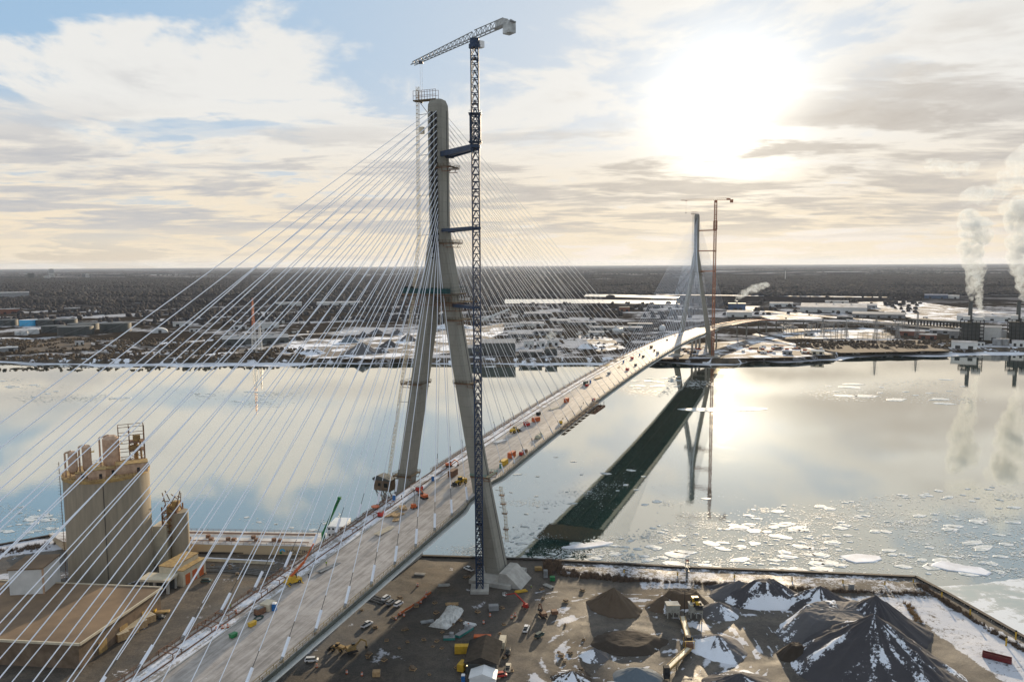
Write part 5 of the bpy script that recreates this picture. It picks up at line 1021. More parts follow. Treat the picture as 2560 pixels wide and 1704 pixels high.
# low concrete wall and curved rail tracks behind the ship
wq1, wq2 = G(440, 1385, ZN), G(700, 1398, ZN)
t = thing('retaining_wall', 'long low cream wall between the ship and the lot', 'wall', (wq1.x, wq1.y - 6, ZN), math.atan2(wq2.y - wq1.y, wq2.x - wq1.x)); m = MB(); m.base(25, 0, -.2, 58, .6, 1.6); m.build('wall_face', M['cream'], t); m = MB(); m.base(25, 0, 1.4, 58.4, .9, .25); m.build('coping', M['snow'], t)
M['ballast'] = mat('track_ballast', (0.07, 0.06, 0.05), .95, scale=.8)
for k_, off in enumerate((0, 5)):
    pl = [G(u, v + off * 1.6, ZN) for u, v in ((445, 1424), (520, 1418), (600, 1422), (680, 1432), (760, 1446), (860, 1468), (960, 1500))]; m, m2 = MB(), MB(); ppp = [pl[0]] + pl + [pl[-1]]
    cc = [cr(*ppp[i:i + 4], q_) for i in range(len(pl) - 1) for q_ in np.linspace(0, 1, 6, endpoint=False)] + [pl[-1]]
    for a, b_ in zip(cc[:-1], cc[1:]): m.bar(a + Vector((0, 0, .12 + k_ * .02)), b_ + Vector((0, 0, .12 + k_ * .02)), 3.4, .3); nn = Vector((-(b_ - a).y, (b_ - a).x, 0)).normalized() * .75; m2.bar(a + nn + Vector((0, 0, .4)), b_ + nn + Vector((0, 0, .4)), .15, .2); m2.bar(a - nn + Vector((0, 0, .4)), b_ - nn + Vector((0, 0, .4)), .15, .2)
    bl_ = m.build('railway_track', M['ballast']); tag(bl_, kind='structure'); rl = m2.build('rails', M['steel'], bl_)
# ================================================================== VEHICLES AND SITE OBJECTS
M['darkred'] = mat('dark_red_paint', (.16, .012, .014), .7)
M['silver'] = mat('silver_paint', (0.42, 0.44, 0.46), .35, metal=.3); M['black'] = mat('black_paint', (0.02, 0.022, 0.025), .35); M['dkgreen'] = mat('dark_green_paint', (0.02, 0.06, 0.05), .35); M['lampred'] = mat('tail_lamp', (.5, .02, .02), .4)
def wheels(t, xs_, w, r=.36):
    for x in xs_:
        for s_ in (-1, 1): m = MB(); m.tube((x, s_ * (w / 2 - .22), r), (x, s_ * w / 2, r), r, 14); wl = m.build('wheel', M['rubber'], t); m = MB(); m.tube((x, s_ * (w / 2), r), (x, s_ * (w / 2 + .02), r), r * .55, 10); m.build('rim', M['steel'], wl)
def car(label, loc, rz, mt, kind='pickup', group=None, name=None):
    nm = {'pickup': 'pickup_truck', 'suv': 'parked_car', 'car': 'parked_car'}[kind]; t = thing(nm, label, 'pickup truck' if kind == 'pickup' else 'car', loc, rz, group); L_, W_ = (5.7, 2.0) if kind == 'pickup' else (4.9, 1.95)
    def ring(x, z0, z1, w): return [(x, -w, z0), (x, w, z0), (x, w * 1.0, z0 + (z1 - z0) * .6), (x, w * .88, z1), (x, -w * .88, z1), (x, -w, z0 + (z1 - z0) * .6)]
    m = MB(); hx = L_ / 2; m.loft([ring(-hx, .5, .95, W_ / 2 * .9), ring(-hx + .25, .35, 1.05, W_ / 2), ring(.6, .35, 1.08, W_ / 2), ring(hx - .3, .35, 1.0, W_ / 2), ring(hx, .5, .85, W_ / 2 * .85)]); m.build('body', M[mt], t)
    x0, x1 = (-.6, 1.3) if kind == 'pickup' else (-hx + .35, 1.2); m = MB(); m.loft([[(x0, -.8, 1.04), (x0, .8, 1.04), (x1 + .6, .8, 1.04), (x1 + .6, -.8, 1.04)], [(x0 + .2, -.68, 1.66), (x0 + .2, .68, 1.66), (x1, .66, 1.64), (x1, -.66, 1.64)]]); cb = m.build('cabin_glass', M['glass'], t)
    m = MB(); m.box(((x0 + x1) / 2 + .1, 0, 1.68), (x1 - x0 - .1, 1.38, .08)); m.build('cabin_roof', M[mt], t)
    if kind == 'pickup': m = MB(); m.box((-1.75, 0, 1.08), (2.0, 1.55, .03)); m.build('load_bed', M['dark'], t)
    wheels(t, (-hx + 1.0, hx - 1.0), W_)
    for s_ in (-1, 1): m = MB(); m.box((hx - .04, s_ * .68, .78), (.1, .35, .16)); m.build('headlight', M['white'], t); m = MB(); m.box((-hx + .02, s_ * .72, .85), (.1, .22, .2)); m.build('tail_light', M['lampred'], t)
    return t
def at(u, v): return G(u, v, ZN + .05)
for u, v, rz, mt, kd, lab in ((965, 1497, 1.1, 'white', 'suv', 'upper left of three white cars parked together below the deck'), (976, 1508, 1.1, 'silver', 'suv', 'middle silver car of the three parked together below the deck'), (996, 1512, 1.05, 'white', 'suv', 'right hand white car of the three parked together below the deck'),
                              (917, 1563, 1.0, 'white', 'pickup', 'lone white pickup on the mud below the three parked cars'), (779, 1652, .1, 'white', 'suv', 'white car parked close to the bridge edge at the bottom'), (1172, 1424, 2.4, 'white', 'pickup', 'white pickup near the quay left of the blue crane'),
                              (1315, 1574, 1.35, 'white', 'pickup', 'white pickup with a dark load driving on the site road'), (490, 1370, .9, 'black', 'pickup', 'dark pickup at the left end of the row beside the ship'), (528, 1372, .35, 'white', 'pickup', 'white pickup in the middle of the row beside the ship'), (557, 1374, .3, 'white', 'pickup', 'white pickup at the right end of the row beside the ship'), (724, 1379, .2, 'silver', 'pickup', 'silver pickup under the lettering of the ship'),
                              (468, 1451, 0.05, 'white', 'car', 'white car parked on the lot right of the silo'), (516, 1454, .05, 'dkgreen', 'car', 'dark green car parked on the lot right of the white one'), (397, 1546, .1, 'black', 'car', 'black car parked beside the big flat shed'), (425, 1446, 1.4, 'silver', 'car', 'grey car by the portal beside the shed'), (1270, 1632, 1.5, 'black', 'pickup', 'black pickup right of the dark roofed building'), (1270, 1672, 1.5, 'cream', 'pickup', 'cream pickup right of the dark roofed building'), (1348, 1590, .9, 'dkgreen', 'car', 'dark car beside the snow verge near the site road'), (1250, 1690, .2, 'red', 'car', 'red car at the bottom right corner of the dark roofed building')):
    car(lab, at(u, v), rz, mt, kd)
def container(label, loc, rz, mt, L=6.1, name='shipping_container', cat='container', h=2.6, w=2.45):
    t = thing(name, label, cat, loc, rz); m = MB(); m.base(0, 0, .12, L, w, h - .12)
    for i in range(int(L / .35)): x = -L / 2 + .2 + i * .35; [m.box((x, s_ * (w / 2 + .02), h / 2 + .05), (.16, .05, h - .5)) for s_ in (-1, 1)]
    m.build('shell', M[mt], t); m = MB(); m.box((0, 0, h + .03), (L - .1, w - .1, .06)); m.build('roof', M[mt], t)
    for s_ in (-1, 1): m = MB(); m.box((L / 2 + .03, s_ * w / 4, h / 2), (.06, w / 2 - .08, h - .35)); d_ = m.build('door', M[mt], t); m = MB(); m.bar((L / 2 + .08, s_ * .3, .4), (L / 2 + .08, s_ * .3, h - .3), .06); m.build('lock_rod', M['steel'], d_)
    return t
def toilet(label, loc, rz=0, mt='toilet'):
    t = thing('portable_toilet', label, 'portable toilet', loc, rz); m = MB(); m.base(0, 0, 0, 1.3, 1.3, 2.3); m.build('cabin', M[mt], t); m = MB(); m.loft([[(x * k_, y * k_, z) for x, y in ((-.68, -.68), (.68, -.68), (.68, .68), (-.68, .68))] for k_, z in ((1, 2.3), (.75, 2.6))]); m.build('roof', M['white'], t); m = MB(); m.box((0, -.67, 1.1), (.8, .05, 1.9)); m.build('door', M[mt], t)
    return t
def loader(label, loc, rz, mt='yellow', sc=1.0):
    t = thing('wheel_loader', label, 'wheel loader', loc, rz); m = MB(); m.loft([[(-4.2, -1.1, 1.1), (-4.2, 1.1, 1.1), (-4.2, 1.0, 2.3), (-4.2, -1.0, 2.3)], [(-1.2, -1.3, .9), (-1.2, 1.3, .9), (-1.2, 1.2, 2.7), (-1.2, -1.2, 2.7)]]); m.base(.8, 0, .9, 2.2, 1.2, 1.2); m.build('chassis', M[mt], t)
    m = MB(); m.loft([[(-1.3, -.8, 2.4), (-1.3, .8, 2.4), (.5, .8, 1.9), (.5, -.8, 1.9)], [(-1.2, -.75, 3.5), (-1.2, .75, 3.5), (.2, .75, 3.5), (.2, -.75, 3.5)]]); c_ = m.build('cab', M['glass'], t); m = MB(); m.box((-.5, 0, 3.56), (1.7, 1.7, .12)); m.build('cab_roof', M[mt], c_)
    for x in (-2.8, 1.3):
        for s_ in (-1, 1): m = MB(); m.tube((x, s_ * .95, .85), (x, s_ * 1.6, .85), .85, 18); w_ = m.build('wheel', M['rubber'], t); m = MB(); m.tube((x, s_ * 1.6, .85), (x, s_ * 1.64, .85), .4, 10); m.build('rim', M[mt], w_)
    m = MB(); [m.bar((.3, s_ * .5, 2.0), (3.2, s_ * .5, .9), .25, .45) for s_ in (-1, 1)]; m.build('lift_arm', M[mt], t); m = MB(); m.loft([[(3.0, y, .3), (4.6, y, .2), (4.7, y, .4), (3.4, y, .6), (3.4, y, 1.5), (3.0, y, 1.5)] for y in (-1.5, 1.5)]); m.build('bucket', M['dark'], t); t.scale = (sc,) * 3; return t
def excavator(label, loc, rz, mt='orange', sc=1.0):
    t = thing('excavator', label, 'excavator', loc, rz)
    for s_ in (-1, 1): m = MB(); m.loft([[(x, s_ * 1.2 + y, z) for x, z in ((-1.9, .1), (1.9, .1), (2.3, .5), (1.9, .95), (-1.9, .95), (-2.3, .5))] for y in (-.3, .3)]); m.build('track', M['dark'], t)
    m = MB(); m.base(-.4, 0, 1.1, 3.6, 2.6, 1.3); m.build('house', M[mt], t); m = MB(); m.base(.9, .75, 1.2, 1.4, 1.0, 1.8); m.build('cab', M['glass'], t); m = MB(); m.bar((.8, -.3, 1.8), (3.6, -.3, 4.4), .5, .6); m.bar((3.6, -.3, 4.4), (5.6, -.3, 3.2), .45, .55); m.build('boom', M[mt], t); m = MB(); m.bar((5.6, -.3, 3.2), (5.9, -.3, .9), .35, .45); m.build('stick', M[mt], t); m = MB(); m.box((5.7, -.3, .7), (.9, 1.1, .8)); m.build('bucket', M['dark'], t); t.scale = (sc,) * 3; return t
def boomlift(label, loc, rz, mt='orange', lie=False):
    t = thing('boom_lift', label, 'boom lift', loc, rz); m = MB(); m.base(0, 0, .4, 2.4, 1.6, .8); m.build('chassis', M[mt], t); wheels(t, (-.9, .9), 2.1, .42); m = MB(); m.base(-.3, 0, 1.2, 1.8, 1.4, .9); m.build('turret', M[mt], t); m = MB()
    if lie: m.bar((0, 0, 2), (6, 0, 4.6), .4, .5); m.bar((6, 0, 4.6), (12, 0, 2.0), .32, .4); e = (12.4, 0, 1.7)
    else: m.bar((0, 0, 2), (.5, 0, 5.5), .26, .3); m.bar((.5, 0, 5.5), (-.3, 0, 9), .2, .24); e = (-.4, 0, 9.4)
    m.build('boom', M[mt] if lie else M['steel'], t); m = MB(); m.box((e[0], e[1], e[2]), (1.6, .9, .12)); [m.bar((e[0] + x, e[1] + y, e[2]), (e[0] + x, e[1] + y, e[2] + 1.1), .08) for x in (-.8, .8) for y in (-.45, .45)]; [m.bar((e[0] - .8, e[1] + y, e[2] + 1.1), (e[0] + .8, e[1] + y, e[2] + 1.1), .08) for y in (-.45, .45)]; m.build('basket', M['white'], t); return t
def person(label, loc, rz=0, vest='hivis', pose=0):
    v = [(0, 0, .95), (0, 0, 1.2), (0, 0, 1.45), (0, 0, 1.56), (0, 0, 1.70), (.1, 0, .92), (.12, .04 + .1 * pose, .5), (.12, -.02, .05), (.12, .1, .02), (-.1, 0, .92), (-.12, -.04, .5), (-.12, -.12 * pose, .05), (-.12, .1 - .12 * pose, .02), (.2, 0, 1.42), (.27, .02, 1.15), (.27, .2, .95), (-.2, 0, 1.42), (-.27, 0, 1.15), (-.25, .22, 1.0)]
    e = [(0, 1), (1, 2), (2, 3), (3, 4), (0, 5), (5, 6), (6, 7), (7, 8), (0, 9), (9, 10), (10, 11), (11, 12), (2, 13), (13, 14), (14, 15), (2, 16), (16, 17), (17, 18)]
    r = [.15, .15, .16, .065, .11, .10, .07, .05, .045, .10, .07, .05, .045, .07, .05, .035, .07, .05, .035]; me = bpy.data.meshes.new('body'); me.from_pydata(v, e, []); b_ = bpy.data.objects.new('body', me); COL.objects.link(b_); s_ = b_.modifiers.new('skin', 'SKIN'); b_.modifiers.new('smooth', 'SUBSURF').levels = 1
    for i, x in enumerate(me.skin_vertices[0].data): x.radius = (r[i], r[i]); x.use_root = (i == 0)
    me.materials.append(M['navy']); t = thing('person', label, 'person', loc, rz); b_.parent = t
    m = MB(); m.loft([[(x * k_, y * k_ * .75, z) for x, y in ((-.2, -.17), (.2, -.17), (.22, 0), (.2, .17), (-.2, .17), (-.22, 0))] for k_, z in ((.95, .88), (1, 1.15), (1.1, 1.42), (.6, 1.52))]); m.build('vest', M[vest], t)
    m = MB(); m.loft([[(.125 * k_ * math.cos(a), .14 * k_ * math.sin(a), z) for a in np.linspace(0, 6.28, 11)[:-1]] for k_, z in ((1.15, 1.72), (1, 1.76), (.75, 1.85), (.2, 1.88))]); m.build('helmet', M['white'], t); return t
cone0 = thing('traffic_barrel', 'orange and white traffic barrel on the bridge deck', 'traffic barrel', B(-134.5, -10.1, zd(-134.5)), 0, 'traffic barrels on the deck'); m = MB(); m.tube((0, 0, .08), (0, 0, 1.1), .33, 12, r2=.26); m.build('drum', M['orange'], cone0); m = MB(); m.tube((0, 0, .45), (0, 0, .62), .325, 12, r2=.31); m.tube((0, 0, .8), (0, 0, .95), .305, 12, r2=.29); m.build('reflective_band', M['white'], cone0); m = MB(); m.tube((0, 0, 0), (0, 0, .08), .45, 12); m.build('foot', M['rubber'], cone0)
cone0['label'] = 'upper right of the three barrels clustered by the steel frames on the deck'
dk_ = lambda s, t, dz_=.03: B(s, t, zd(s) + dz_)
for s, t, lab in ((-135.6, -11.2, 'middle barrel of the cluster by the steel frames'), (-137, -12.4, 'lower left barrel of the cluster by the steel frames'), (-126.6, -13.7, 'single barrel on the snowy side strip above the cluster'), (-8, -12.0, 'barrel beside the red machine left of the near pylon'), (86.9, 11.4, 'lone barrel standing right of the pale tarpaulin heap'), (116, -13, 'orange barrel on the left deck edge beyond the pylon')): dup(cone0, dk_(s, t), 0, lab)
# ---- on the deck
RB = -HD
container('yellow container just beyond the near pylon on the right of the deck', dk_(39.2, 13.1), RB + 1.571, 'yellow'); container('orange container behind the yellow one on the deck', dk_(52.9, 12.1), RB + 1.571, 'orange', L=6.1, h=2.9); container('orange container in the middle of the deck with two open sides', dk_(130.7, -1.6), RB + 1.2, 'orange', L=5.5)
container('red orange container standing alone far along the deck', dk_(191.5, -.2), RB + 1.571, 'orange', L=5, h=3); container('brown box on the left of the deck near the first pylon', dk_(15.3, -4.2), RB + 1.571, 'rust', L=6.4, h=3); container('dark green container far along the deck', dk_(263, -6.3), RB + 1.571, 'dkgreen', L=6); container('brown container near the far end of the main span', dk_(532, -5.4), RB + 1.571, 'brown', L=6)
container('dark red container left of the main span far along', dk_(420, -3), RB + 1.571, 'red', L=4); container('grey container at the right edge near the far anchor row', dk_(470, 13), RB + 1.571, 'wallg', L=4.5, h=3); container('dark red box at the right before the midspan', dk_(345, 9), RB + 1.5, 'red', L=3.4, h=2.2)
toilet('blue portable toilet by the left parapet at the near pylon', dk_(5.6, -10.2)); toilet('blue portable toilet under the hoist house', dk_(-22.3, -15.5)); toilet('blue portable toilet beside the beige tent on the near deck', dk_(-121.1, -3)); toilet('teal portable toilet in front of the yellow container', dk_(33.8, 13.5), mt='teal'); toilet('blue portable toilet next to the dark green container', dk_(270, -4.3)); toilet('blue portable toilet at the middle of the main span', dk_(393, -5.3)); toilet('blue portable toilet close to the far pylon', dk_(720, -9)); toilet('second blue portable toilet close to the far pylon', dk_(740, -6)); toilet('blue toilet beside a dark machine past midspan', dk_(452, -2))
loader('green and yellow loader on the deck left of the near pylon', dk_(4.8, 4.2), RB - 1.9); loader('yellow loader on the deck beyond the near pylon', dk_(101.5, -4.4), RB + 1.3); excavator('orange excavator with snow behind it on the near deck', dk_(-16.8, -3.3), RB + 2.6, sc=.85); excavator('orange excavator by the left parapet behind the pylon', dk_(28, -12.5), RB + .6, sc=.8)
boomlift('slim orange boom lift with its basket raised on the near deck', dk_(-28.8, -1.9), RB + 1.2)
for s, t, lab, mt in ((121, -4.8, 'red generator left of the orange container', 'red'), (118, -2.8, 'small red compressor beside the red generator', 'red'), (147.9, -5.9, 'dark machine behind the orange container', 'dark'), (58, 15.5, 'small red box by the right parapet', 'red'), (62, 16, 'second small red box by the right parapet', 'rust'), (-124.5, -6.0, 'brown generator beside the beige tent', 'rust'), (255, -3, 'red and dark pump left of the green container', 'red'), (318, -1, 'pale machine in the middle of the far deck', 'silver'), (440, 4, 'dark machine by the right edge past midspan', 'dark'), (202, 16.5, 'bright red tank at the right parapet above the scaffold', 'red'), (130, 15, 'yellow box on the right of the deck above the scaffold', 'yellow'), (-8.5, -10, 'red trailer machine beside the left parapet', 'red'), (-40.5, -11.3, 'red winch by the left steel frame', 'red'), (375, 10, 'dark compressor near the right anchor row', 'dark'), (500, 4, 'brown generator on the far deck', 'rust'), (640, -6, 'dark generator near the far pylon', 'dark')):
    t_ = thing('generator', lab, 'machine', dk_(s, t), RB + random.uniform(-.3, .3)); m = MB(); m.base(0, 0, .35, 2.0, 3.2, 1.5); m.build('housing', M[mt], t_); m = MB(); m.base(0, 0, 1.85, 1.2, 2.4, .25); m.tube((.5, 1, 1.8), (.5, 1, 2.4), .1, 8); m.build('top_cover', M['steel'], t_); m = MB(); m.base(0, 0, 0, 1.6, 3.6, .35); m.build('skid', M['dark'], t_)
def lumber(label, loc, rz, n=5, L=7, mt='wood', spread=.4, lay=1):
    t = thing('timber_stack', label, 'timber stack', loc, rz); m = MB()
    for l in range(lay):
        for i in range(n): m.box(((i - n / 2) * spread + random.uniform(-.05, .05), random.uniform(-.4, .4), .22 + l * .26), (.26, L, .22), random.uniform(-.04, .04) if lay == 1 else 0)
    m.build('planks', M[mt], t); m = MB(); [m.box((0, y, .06), (n * spread + .4, .15, .1)) for y in (-L * .3, L * .3)]; m.build('bearer', M['brown'], t); return t
lumber('loose bundle of long pale beams on the near deck', dk_(-54, -1.4), RB - .12, 6, 11, 'cream', .55); lumber('pallets of brown planks left of the boom lift', dk_(-38, -4.7), RB - .3, 8, 5, lay=2); lumber('stack of orange timber beyond the pallets', dk_(-30.5, -6.2), RB + .7, 7, 5, lay=3); lumber('long timbers lying against the pallets on the deck', dk_(-37, -7.5), RB - .05, 4, 9); lumber('low flat stack of boards below the pallets', dk_(-42.5, -2.9), RB + .4, 6, 4)
lumber('pale beams laid out in the middle of the deck beyond the orange container', dk_(169, -1.5), RB - .3, 5, 12, 'cream', .6); lumber('dark and pale timber heap far along the deck', dk_(292.9, -3.7), RB - .2, 7, 12, lay=2); lumber('silvery tubes lying next to the worker on the near deck', dk_(-89.5, -3.8), RB - .2, 6, 10, 'steel', .35); lumber('white framework sections on the deck behind the pylon', dk_(80, -5.2), RB - .25, 6, 9, 'white', .6); lumber('timbers across the deck near the far timber heap', dk_(360, -2), RB + .1, 5, 9); lumber('white boards on the deck past midspan', dk_(330, -4), RB, 5, 6, 'white', .5)
lumber('rust red beams along the left parapet beyond the pylon', dk_(430, -14), RB, 5, 16, 'rust', .5); lumber('yellow rails along the left parapet past midspan', dk_(370, -15), RB, 4, 18, 'yellow', .5); lumber('dark steel sections by the left parapet past midspan', dk_(400, -14.5), RB, 5, 12, 'dark', .6)
t = thing('site_tent', 'beige square site tent on the near deck beside a blue toilet', 'tent', dk_(-121, -5.6), RB); m = MB(); m.base(0, 0, 0, 3.4, 3.6, 2.3); m.build('canvas_wall', M['cream'], t); m = MB(); m.loft([[(x * k_, y * k_, z) for x, y in ((-1.8, -1.9), (1.8, -1.9), (1.8, 1.9), (-1.8, 1.9))] for k_, z in ((1, 2.3), (.1, 3.1))]); m.build('canvas_roof', M['cream'], t)
for s, t_, dx, dy, h_, mt, nm, lab in ((-131.4, -3.3, 1.3, 2.6, 1.3, 'yellow', 'waste_bin', 'small yellow bin on the near deck'), (-138.6, -4.4, 1.5, 2.2, 1.2, 'green', 'waste_bin', 'bright green skip on the near deck nearest the camera')):
    t = thing(nm, lab, 'bin', dk_(s, t_), RB - .2); m = MB(); m.loft([[(x * k_, y * k_, z) for x, y in ((-dx / 2, -dy / 2), (dx / 2, -dy / 2), (dx / 2, dy / 2), (-dx / 2, dy / 2))] for k_, z in ((.85, .1), (1, h_))]); m.build('tub', M[mt], t); m = MB(); m.box((0, 0, h_ + .04), (dx * 1.02, dy * 1.02, .08)); m.build('lid', M[mt], t); wheels(t, (-dx * .3, dx * .3), dy * .9, .12)
t = thing('tarpaulin_heap', 'long grey green tarpaulin covered heap at the right of the deck', 'covered heap', dk_(94.7, 12.9), RB); m = MB(); m.loft([[(x * w, y, z * h_) for x, z in ((-1.6, 0), (-1.3, 1.2), (-.4, 1.9), (.5, 2.1), (1.3, 1.1), (1.6, 0))] for y, w, h_ in ((-5, .7, .6), (-3, 1, 1), (0, 1.05, .8), (3, .95, 1.05), (5, .6, .7))]); m.build('tarpaulin', mat('grey_green_tarp', (.38, .37, .28), .8, scale=.5), t); m = MB(); [m.bar((-1.7, y, .1), (1.7, y, .1), .1) for y in (-3.5, 0, 3.5)]; m.build('rope', M['dark'], t)
t = thing('scrap_heap', 'patch of coiled hoses in meltwater by the beige tent', 'hoses', dk_(-127, -4.5), RB); m = MB(); [m.tube((math.cos(a) * r, math.sin(a) * r * 1.4, .12 + k_ * .1), (math.cos(a + .5) * r, math.sin(a + .5) * r * 1.4, .12 + k_ * .1), .12, 6) for k_, r in ((0, 1.3), (0, .9), (1, 1.1)) for a in np.arange(0, 6.28, .5)]; m.build('hose', M['dkgreen'], t); m = MB(); m.bar((-1.2, 1.6, .2), (-.4, 3.2, .2), .3); m.build('pump', M['rust'], t)
# mobile crane on the deck edge
t = thing('mobile_crane', 'small yellow orange mobile crane with its boom raised on the left of the near deck', 'mobile crane', dk_(-103.5, -9), RB + 1.1); m = MB(); m.base(0, 0, .6, 5.6, 2.4, 1.0); m.build('carrier', M['yellow'], t); wheels(t, (-1.8, 1.8), 2.7, .55); m = MB(); m.base(-.6, 0, 1.6, 2.6, 2.0, 1.2); m.build('turntable', M['yellow'], t); m = MB(); m.base(1.0, .7, 1.6, 1.2, .9, 1.4); m.build('cab', M['glass'], t)
q1 = t.location.copy(); tip = G(784, 1358, zd(-80) + 12.5); loc_ = Matrix.Rotation(-t.rotation_euler.z, 4, 'Z') @ (tip - q1); m = MB(); m.bar((-.8, 0, 2.6), tuple(loc_ * .55), .7, .8); m.bar(tuple(loc_ * .5), tuple(loc_), .45, .5); m.build('boom', M['orange'], t); m = MB(); m.bar(tuple(loc_), (loc_.x, loc_.y, loc_.z - 7), .08); m.box((loc_.x, loc_.y, loc_.z - 7.2), (.4, .4, .5)); m.build('hook', M['dark'], t); m = MB(); [m.bar((x, s_ * 1.2, .5), (x, s_ * 2.9, .3), .25) for x in (-2.4, 2.4) for s_ in (-1, 1)]; m.build('outrigger', M['yellow'], t)
# brown steel frames at each anchor of the left edge
fr0 = None; nms = ['steel frame nearest the bottom left along the parapet', 'second steel frame from the bottom left', 'third steel frame from the bottom left', 'fourth steel frame, above the tent', 'fifth steel frame, below the mobile crane', 'sixth steel frame under the raised boom', 'steel frame in front of the ship wheelhouse', 'green tinted steel frame near the orange lid', 'steel frame beside the hoist house']
for i, s in enumerate((-152, -136.5, -129, -113.5, -104, -97, -58, -42, -28)):
    if fr0 is None:
        fr0 = thing('steel_frame', nms[0], 'steel frame', dk_(s, -15.9), RB, 'brown steel frames along the left parapet'); m = MB(); [m.bar((-2.6, y, z), (2.8, y, z), .2) for y in (-1.6, 1.6) for z in (1.3, )]; [m.bar((x, -1.6, 1.3), (x, 1.6, 1.3), .2) for x in (-2.6, 2.8)]; m.build('top_frame', M['rust'], fr0); m = MB(); [m.bar((x, y, 0), (x, y, 1.3), .2) for x in (-2.6, 2.8) for y in (-1.6, 1.6)]; m.build('post', M['rust'], fr0)
    else: dup(fr0, dk_(s, -15.9), RB, nms[i])
t = thing('round_lid', 'round orange disc lying on the left parapet frames', 'disc', dk_(-35.2, -17.4, 1.4), RB); m = MB(); m.tube((0, 0, 0), (0, 0, .35), 1.8, 24); m.build('disc', M['orange'], t); m = MB(); [m.bar((x, 0, 0), (x, 0, -1.35), .15) for x in (-1, 1)]; m.build('support', M['rust'], t)
# edge scaffold hung outside the right parapet over the river
sc0 = None
for i in range(10):
    s = 118 + i * 8.4
    if sc0 is None:
        sc0 = thing('edge_scaffold', 'rusty scaffold bay hung outside the right edge of the deck over the river', 'scaffold', dk_(s, HW + .6), RB, 'rusty scaffold bays hung outside the right deck edge'); m = MB(); [m.bar((x, y, -3.2), (x, y, 1.4), .14) for x in (.2, 2.4) for y in (-3, 0, 3)]; [m.bar((x, -3, z), (x, 3, z), .12) for x in (.2, 2.4) for z in (-3.2, -1.2, 1.2)]; [m.bar((.2, y, z), (2.4, y, z), .12) for y in (-3, 0, 3) for z in (-3.2, 1.2)]; m.build('tubes', M['rust'], sc0); m = MB(); m.box((1.3, 0, -3.1), (2.2, 6.4, .1)); m.box((1.2, 0, .1), (2.0, 6.4, .1)); m.build('boards', M['brownp'], sc0)
    else: dup(sc0, dk_(s, HW + .6), RB)
t = thing('deck_traveller', 'underslung gantry platform below the deck, seen in its reflection', 'gantry', B(196, 0, zd(196)), RB); m = MB(); [m.bar((-19, y, -4.6), (23, y, -4.6), .5, 1.2) for y in (-14, -5, 5, 14)]; [m.bar((x, -14, -4.4), (x, 14, -4.4), .4, .8) for x in np.arange(-18, 24, 4)]; m.box((2, 0, -5.3), (42, 28, .2)); m.build('platform', M['rust'], t); m = MB(); [m.bar((x, y, -4.6), (x, y, -2.6), .4) for x in (-16, 16) for y in (-12, 12)]; [m.bar((22, y, -4.6), (22, y, -1), .3) for y in (-14, -5, 5, 14)]; m.build('hanger', M['dark'], t)
for s, t_, lab, vs, ps in ((-98.3, -6.3, 'person in dark clothes standing right of the mobile crane', 'navy', 0), (-88.2, -5.9, 'person in a bright green vest by the silvery tubes', 'hivis', 1), (-124.8, -17.6, 'person in a yellow vest behind the parapet near the barrel', 'hivis', 0), (188, 13, 'person walking on the deck right of the lone container', 'navy', 1), (176, 15, 'person at the right parapet above the scaffold', 'navy', 0), (139, 13.5, 'person near the yellow box on the deck', 'navy', 1), (-20, -13, 'person near the toilet under the hoist house', 'navy', 0)): person(lab, dk_(s, t_), random.uniform(0, 6), vs, ps)
person('person standing alone on the ground right of the sloping footing block', at(1328, 1471), 1)

# ---- ground below the near pylon
rd = thing('field_building', 'grey site building with a dark pitched roof at the bottom centre', 'building', G(1203, 1684, ZN), -.08)
m = MB(); m.base(0, 7.5, 0, 11, 15, 4.2); m.build('wall', M['walld'], rd); m = MB(); m.add([(-6.2, -.8, 4.2), (6.2, -.8, 4.2), (6.2, 16, 4.2), (-6.2, 16, 4.2), (0, -.8, 6.6), (0, 16, 6.6)], [(0, 4, 5, 3), (1, 2, 5, 4), (0, 1, 4), (2, 3, 5), (3, 2, 1, 0)]); m.build('roof', M['roof_dark'], rd)
m = MB(); m.box((0, -.05, 1.2), (1.1, .1, 2.2)); m.build('door', M['white'], rd); m = MB(); m.box((3.4, -.05, 1.7), (3.0, .1, 2.4)); m.build('window', M['wallg'], rd)
M['lampglow'] = bpy.data.materials.new('lamp_glow'); M['lampglow'].use_nodes = True; bb = M['lampglow'].node_tree.nodes['Principled BSDF']; bb.inputs['Emission Color'].default_value = (1, .75, .4, 1); bb.inputs['Emission Strength'].default_value = 3
m = MB(); m.box((0, -.2, 3.1), (.4, .2, .25)); m.box((-5, -.2, 3.1), (.3, .2, .25)); m.build('wall_lamp', M['lampglow'], rd)
t = thing('marquee', 'white ridged marquee in front of the dark roofed site building', 'tent', G(1206, 1712, ZN), -.08); m = MB(); m.base(0, 3, 0, 9, 6, 2.4); m.build('canvas_wall', M['white'], t); m = MB(); m.add([(-4.8, -.2, 2.4), (4.8, -.2, 2.4), (4.8, 6.2, 2.4), (-4.8, 6.2, 2.4), (0, -.2, 4.2), (0, 6.2, 4.2)], [(0, 4, 5, 3), (1, 2, 5, 4), (0, 1, 4), (2, 3, 5)]); m.build('canvas_roof', M['white'], t)
